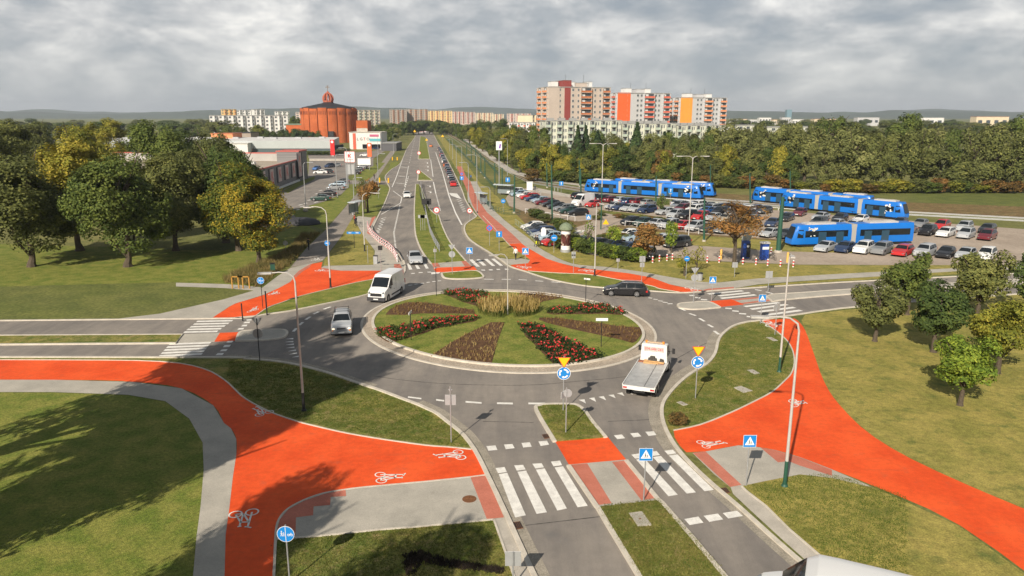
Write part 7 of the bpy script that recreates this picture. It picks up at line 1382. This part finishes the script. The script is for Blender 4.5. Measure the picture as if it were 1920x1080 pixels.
for i, (x, y, h, r_) in enumerate(((424, 310, 5, 4), (462, 290, 6, 4), (485, 288, 5, 4), (530, 288, 4, 3))): tree(G(x, y), h, r_, 'yellow-green', f'small yellowish tree between shop and hall, {ORD[i]} from the left', 'small trees between shop and hall', i, 'round', 1, .23, n=11000, low=.1)
for i, x in enumerate(range(580, 622, 7)): tree(G(x, 291), 2.2, 2.2, 'dark green', f'dark round bush along the hall wall, {ORD[i]} from the left', 'bushes along the hall wall', 41, 'round', 1, .42, n=1500, low=.02, name='shrub')
i = 0
for D in (620, 760, 950, 1250):
    for k in range(13):
        x = 1200 + k * 55 + rnd.uniform(-20, 20) + (D % 7) * 6; p = AT(x, 300, D + rnd.uniform(-30, 30)); tree((p.x, p.y, 0), rnd.uniform(11, 15), rnd.uniform(10, 16), rnd.choice(['dark green', 'olive green']), f'distant tree of the plain at the right, {ORD[i]} counted outwards from the near rows', 'distant trees of the plain', (i * 7) % 6, 'round', 1, .21, n=11000, low=.04, gap=.07); i += 1
i = 0
for D in (560, 720, 1000):
    for k in range(9):
        x = -40 + k * 60 + rnd.uniform(-20, 20); p = AT(x, 300, D + rnd.uniform(-30, 30)); tree((p.x, p.y, 0), rnd.uniform(13, 17), rnd.uniform(10, 16), rnd.choice(['dark green', 'olive green']), f'distant tree at the left skyline, {ORD[i]} of them', 'distant trees at the left skyline', (i * 7) % 6, 'round', 1, .21, n=11000, low=.04, gap=.07); i += 1
# hills
def hills(y, hmax, seed, x0, x1):
    mb = MB(); n = 160; vs = []
    for i in range(n + 1):
        x = x0 + (x1 - x0) * i / n; e = min(1, i / 12, (n - i) / 12); h = max(2, hmax * e * (.55 + .6 * noise.noise(Vector((x / 900 + seed, seed, 0))) + .12 * noise.noise(Vector((x / 160, seed, 3)))))
        for (dy, f) in ((-700, 0), (-300, .6), (0, 1), (500, .5), (1000, 0)): vs.append((x, y + dy, h * f - 1))
    fs = [(i * 5 + j, (i + 1) * 5 + j, (i + 1) * 5 + j + 1, i * 5 + j + 1) for i in range(n) for j in range(4)]
    mb.add(vs, fs); mb.build('hills', mat('hill_green', (.05, .075, .05), .95, 0, .3, .004), None, True, kind='structure')
hills(4200, 66, 1.3, -3400, 3600); hills(5600, 84, 4.7, -4200, 5200)
# ------------------------------------------------------------------ flower beds
def dome(p):
    return .14
def inside(pt, poly):
    x, y = pt; c = False; n = len(poly)
    for i in range(n):
        a, b = poly[i], poly[i - 1]
        if (a[1] > y) != (b[1] > y) and x < (b[0] - a[0]) * (y - a[1]) / (b[1] - a[1]) + a[0]: c = not c
    return c
M_roseleaf = leafmat('rose_leaves', (.02, .04, .012), (.05, .08, .02), (.12, .13, .03)); M_rose = mat('rose_petals', (.50, .035, .035), .6, 0, .35, 3); M_tuft = leafmat('dry_tufts', (.20, .12, .045), (.30, .20, .08), (.40, .30, .13))
def bed(P, kind, label):
    W = [G(x, y, .14) for x, y in P]; mb = MB(); mb.prism(W, .12, .165); s_ = mb.build('flower_bed_soil', M_soil, kind='structure')
    xs = [p.x for p in W]; ys = [p.y for p in W]; ar = abs(sum(W[i].x * W[i - 1].y - W[i - 1].x * W[i].y for i in range(len(W)))) / 2; pl = [(p.x, p.y) for p in W]
    mb = MB(); r = random.Random(len(label))
    if kind == 'rose':
        n = int(ar * 7.5)
        for _ in range(n):
            while True:
                c = (r.uniform(min(xs), max(xs)), r.uniform(min(ys), max(ys)))
                if inside(c, pl): break
            hb = r.uniform(.2, .45)
            for _ in range(22):
                p = Vector((c[0] + r.gauss(0, .17), c[1] + r.gauss(0, .17), .16 + hb * r.uniform(.1, 1.0))); nr = Vector((r.uniform(-1, 1), r.uniform(-1, 1), r.uniform(.1, 1))).normalized(); t = nr.orthogonal().normalized(); b2 = nr.cross(t); s = r.uniform(.05, .085); mb.add([p - t * s, p - b2 * s, p + t * s, p + b2 * s], [(0, 1, 2, 3)], 0)
            if r.random() < .42:
                for _ in range(r.randint(1, 4)):
                    p = Vector((c[0] + r.gauss(0, .12), c[1] + r.gauss(0, .12), .16 + hb * r.uniform(.85, 1.1)))
                    for _ in range(3): nr = Vector((r.uniform(-1, 1), r.uniform(-1.2, .6), r.uniform(.2, 1))).normalized(); t = nr.orthogonal().normalized(); b2 = nr.cross(t); s = r.uniform(.055, .09); mb.add([p - t * s, p - b2 * s, p + t * s, p + b2 * s], [(0, 1, 2, 3)], 1)
        mb.build('rose_bed', [M_roseleaf, M_rose], None, label=label, cat='flower bed', group='red rose beds of the round island', kind='stuff')
    else:
        n = int(ar * 7)
        for _ in range(n):
            while True:
                c = (r.uniform(min(xs), max(xs)), r.uniform(min(ys), max(ys)))
                if inside(c, pl): break
            for _ in range(5):
                a = r.uniform(0, 6.28); l = r.uniform(.10, .24); p = Vector((c[0] + r.gauss(0, .03), c[1] + r.gauss(0, .03), .16)); q = p + Vector((math.cos(a) * .07, math.sin(a) * .07, l)); sdv = Vector((-math.sin(a), math.cos(a), 0)) * .022; mb.add([p - sdv, p + sdv, q + sdv * .5, q - sdv * .5], [(0, 1, 2, 3)], 0)
        mb.build('dry_plant_bed', [M_tuft], None, label=label, cat='flower bed', group='brown planted beds of the round island', kind='stuff')
bed([(825.4, 550), (845, 545), (873.8, 545), (901, 548), (918.6, 557), (916, 569), (905, 577), (894, 574), (867.6, 566), (844.8, 556)], 'rose', 'red rose bed at the far left of the round island')
bed([(750, 571), (765.6, 567), (800.8, 567.5), (836, 572.8), (888.7, 581.6), (890.5, 588.6), (853.5, 588), (792, 587.7), (758.5, 590.4), (723, 590), (731, 580)], 'dry', 'brown planted bed on the left, farther one')
bed([(900, 596), (871, 596), (836, 600), (807.8, 601), (786.7, 606), (765.6, 608), (744.5, 614), (720, 616), (707, 622), (712, 631), (722, 638), (734, 643), (751.5, 637), (774, 631), (800.8, 623), (818, 616), (853.5, 609), (888.7, 603)], 'rose', 'long red rose bed on the left of the island')
bed([(920.4, 604.5), (946, 604.5), (932.7, 639.7), (922, 681), (866, 675), (808, 667), (844.8, 643), (880, 623.8)], 'dry', 'wide brown planted wedge at the front left of the island')
bed([(975, 610), (1010, 608), (1031.5, 621), (1052.6, 633), (1080.7, 646), (1109, 656), (1119.5, 663), (1126.5, 671), (1093, 679.5), (1063, 683), (1038.5, 684), (1024.4, 668), (1010.4, 655), (998, 641), (985.7, 631)], 'rose', 'widest red rose bed at the front right of the island')
bed([(1012, 595.6), (1045.6, 596.5), (1080.7, 601), (1124.7, 606), (1151, 610.6), (1177.5, 613), (1203.5, 614), (1204, 625.5), (1193, 639.6), (1186, 643), (1160, 636), (1116, 626.4), (1072, 616.8), (1028, 606), (1010, 599)], 'dry', 'long brown planted bed on the right of the island')
bed([(1024.4, 587), (1028, 582), (1045.6, 576), (1086, 574), (1124.7, 572), (1142, 575), (1160, 581), (1174, 589), (1160, 590.5), (1133.5, 588), (1098, 589), (1063, 589), (1038.5, 590)], 'rose', 'red rose bed at the far right of the island')
bed([(968, 564), (975, 548), (992.8, 547.4), (1019, 550), (1045.6, 554), (1059.6, 557.4), (1038.5, 561.3), (1019, 565), (1007, 571), (992.8, 572.8), (975, 565.7)], 'dry', 'brown planted bed at the far right rim')
M_reed = leafmat('ornamental_grass', (.16, .13, .03), (.44, .32, .11), (.62, .47, .22)); M_reed2 = leafmat('ornamental_grass_base', (.05, .08, .02), (.11, .13, .03), (.2, .2, .06))
mb = MB(); r = random.Random(3); c0_ = G(953, 596)
for k in range(1500):
    a = r.uniform(0, 6.28); q = math.sqrt(r.random()); x, y = c0_.x + 3.1 * q * math.cos(a), c0_.y + 2.1 + 2.7 * q * math.sin(a)
    if abs(x - c0_.x) < .5 and y < c0_.y + 1.0: continue
    h = r.uniform(.9, 1.75) * (1 - .25 * q); l = Vector((r.gauss(0, .16), r.gauss(0, .16), 0)); p = Vector((x, y, .15)); sdv = Vector((r.uniform(-1, 1), r.uniform(-1, 1), 0)).normalized() * .018
    mb.add([p - sdv, p + sdv, p + l * .4 + Vector((0, 0, h * .5)) + sdv, p + l * .4 + Vector((0, 0, h * .5)) - sdv], [(0, 1, 2, 3)], 1); p2 = p + l * .4 + Vector((0, 0, h * .5)); mb.add([p2 - sdv * 1.3, p2 + sdv * 1.3, p2 + l * .6 + Vector((0, 0, h * .5)) + sdv, p2 + l * .6 + Vector((0, 0, h * .5)) - sdv], [(0, 1, 2, 3)], 0)
mb.build('ornamental_grass', [M_reed, M_reed2], label='clump of tall golden ornamental grass at the island centre', cat='ornamental grass', kind='stuff')
# long wild grass and dry strip
def tufts(name, poly, n, hmin, hmax, m_, label, wd=.03, z=0.0, cat='grass', per=6, seed=1, spread=.1):
    W = [G(x, y) for x, y in poly]; pl = [(p.x, p.y) for p in W]; xs = [p[0] for p in pl]; ys = [p[1] for p in pl]; mb = MB(); r = random.Random(seed); k = 0
    while k < n:
        c = (r.uniform(min(xs), max(xs)), r.uniform(min(ys), max(ys)))
        if not inside(c, pl): continue
        k += 1
        for _ in range(per):
            a = r.uniform(0, 6.28); h = r.uniform(hmin, hmax); p = Vector((c[0] + r.gauss(0, spread), c[1] + r.gauss(0, spread), z)); q = p + Vector((r.gauss(0, .35) * h, r.gauss(0, .35) * h, h)); s_ = Vector((-math.sin(a), math.cos(a), 0)) * wd; mb.add([p - s_, p + s_, q], [(0, 1, 2)])
    return mb.build(name, m_, label=label, cat=cat, kind='stuff')
tufts('wild_grass', [(420, 520), (470, 500), (540, 470), (566, 440), (600, 438), (575, 463), (541, 499), (516, 517), (488, 538), (455, 534), (420, 531)], 1500, .3, .9, leafmat('wild_grass_blades', (.09, .10, .03), (.17, .15, .05), (.30, .22, .09)), 'long unkempt grass between the big tree and the left paths', .035)
tufts('dead_plants', [(757, 1041), (790, 1035), (830, 1048), (880, 1057), (942, 1066), (944, 1075), (880, 1068), (820, 1060), (790, 1052), (778, 1075), (764, 1078)], 420, .05, .16, mat('withered_plants', (.025, .016, .010), .95), 'dark withered plants in a crooked line on the lower left lawn', .03, per=9, spread=.07)
# short lawn blades near the camera
M_bl = leafmat('lawn_blades', (.08, .12, .018), (.15, .17, .035), (.25, .21, .07))
def blades(poly, n, seed, z, label): tufts('lawn_grass', poly, n, .03, .07, M_bl, label, .022, z, per=5, seed=seed, spread=.08)
blades([(519, 1012), (607, 1005), (713, 993), (780, 988), (912, 976), (922, 975), (962, 1080), (990, 1150), (500, 1180), (514, 1080)], 5200, 2, 0, 'grass of the lower left lawn below the grey footpath')
blades([(1124, 952), (1234, 940), (1295, 1004), (1358, 1080), (1420, 1150), (1240, 1150), (1200, 1080), (1142, 984)], 4200, 3, .1, 'grass of the median between the two near lanes')
blades([(430, 674), (540, 684), (640, 712), (780, 760), (850, 803), (884, 838), (840, 834), (720, 820), (600, 797), (553, 785), (503, 767), (442, 728), (425, 712)], 7500, 4, 0, 'grass of the left lawn around the tall lamp')
blades([(1268, 800), (1250, 770), (1262, 735), (1330, 683), (1360, 630), (1426, 605), (1470, 640), (1484, 680), (1470, 708), (1410, 750), (1314, 791)], 6500, 5, 0, 'grass of the right lawn between road and red path')
blades([(1400, 912), (1500, 892), (1560, 888), (1700, 930), (1700, 1150), (1560, 1056)], 4200, 6, 0, 'grass of the lawn at the lower right corner')
blades([(1013, 762), (1073, 760), (1098, 775), (1130, 816), (1044, 823)], 900, 7, .1, 'grass on the small splitter island')
# ------------------------------------------------------------------ haze
mb = MB(); mb.box((0, 3900, 69), (11500, 8400, 142)); hz_ = mb.build('haze', None or MATS['sign_back'], kind='stuff', label='thin pale haze over the whole place', cat='haze')
hm = bpy.data.materials.new('haze'); hm.use_nodes = True; t = hm.node_tree; t.nodes.clear(); pv_ = t.nodes.new('ShaderNodeVolumePrincipled'); pv_.inputs['Color'].default_value = (.80, .88, 1, 1); pv_.inputs['Density'].default_value = .00012; pv_.inputs['Anisotropy'].default_value = .1
ou = t.nodes.new('ShaderNodeOutputMaterial'); t.links.new(pv_.outputs[0], ou.inputs['Volume']); hz_.data.materials.clear(); hz_.data.materials.append(hm)
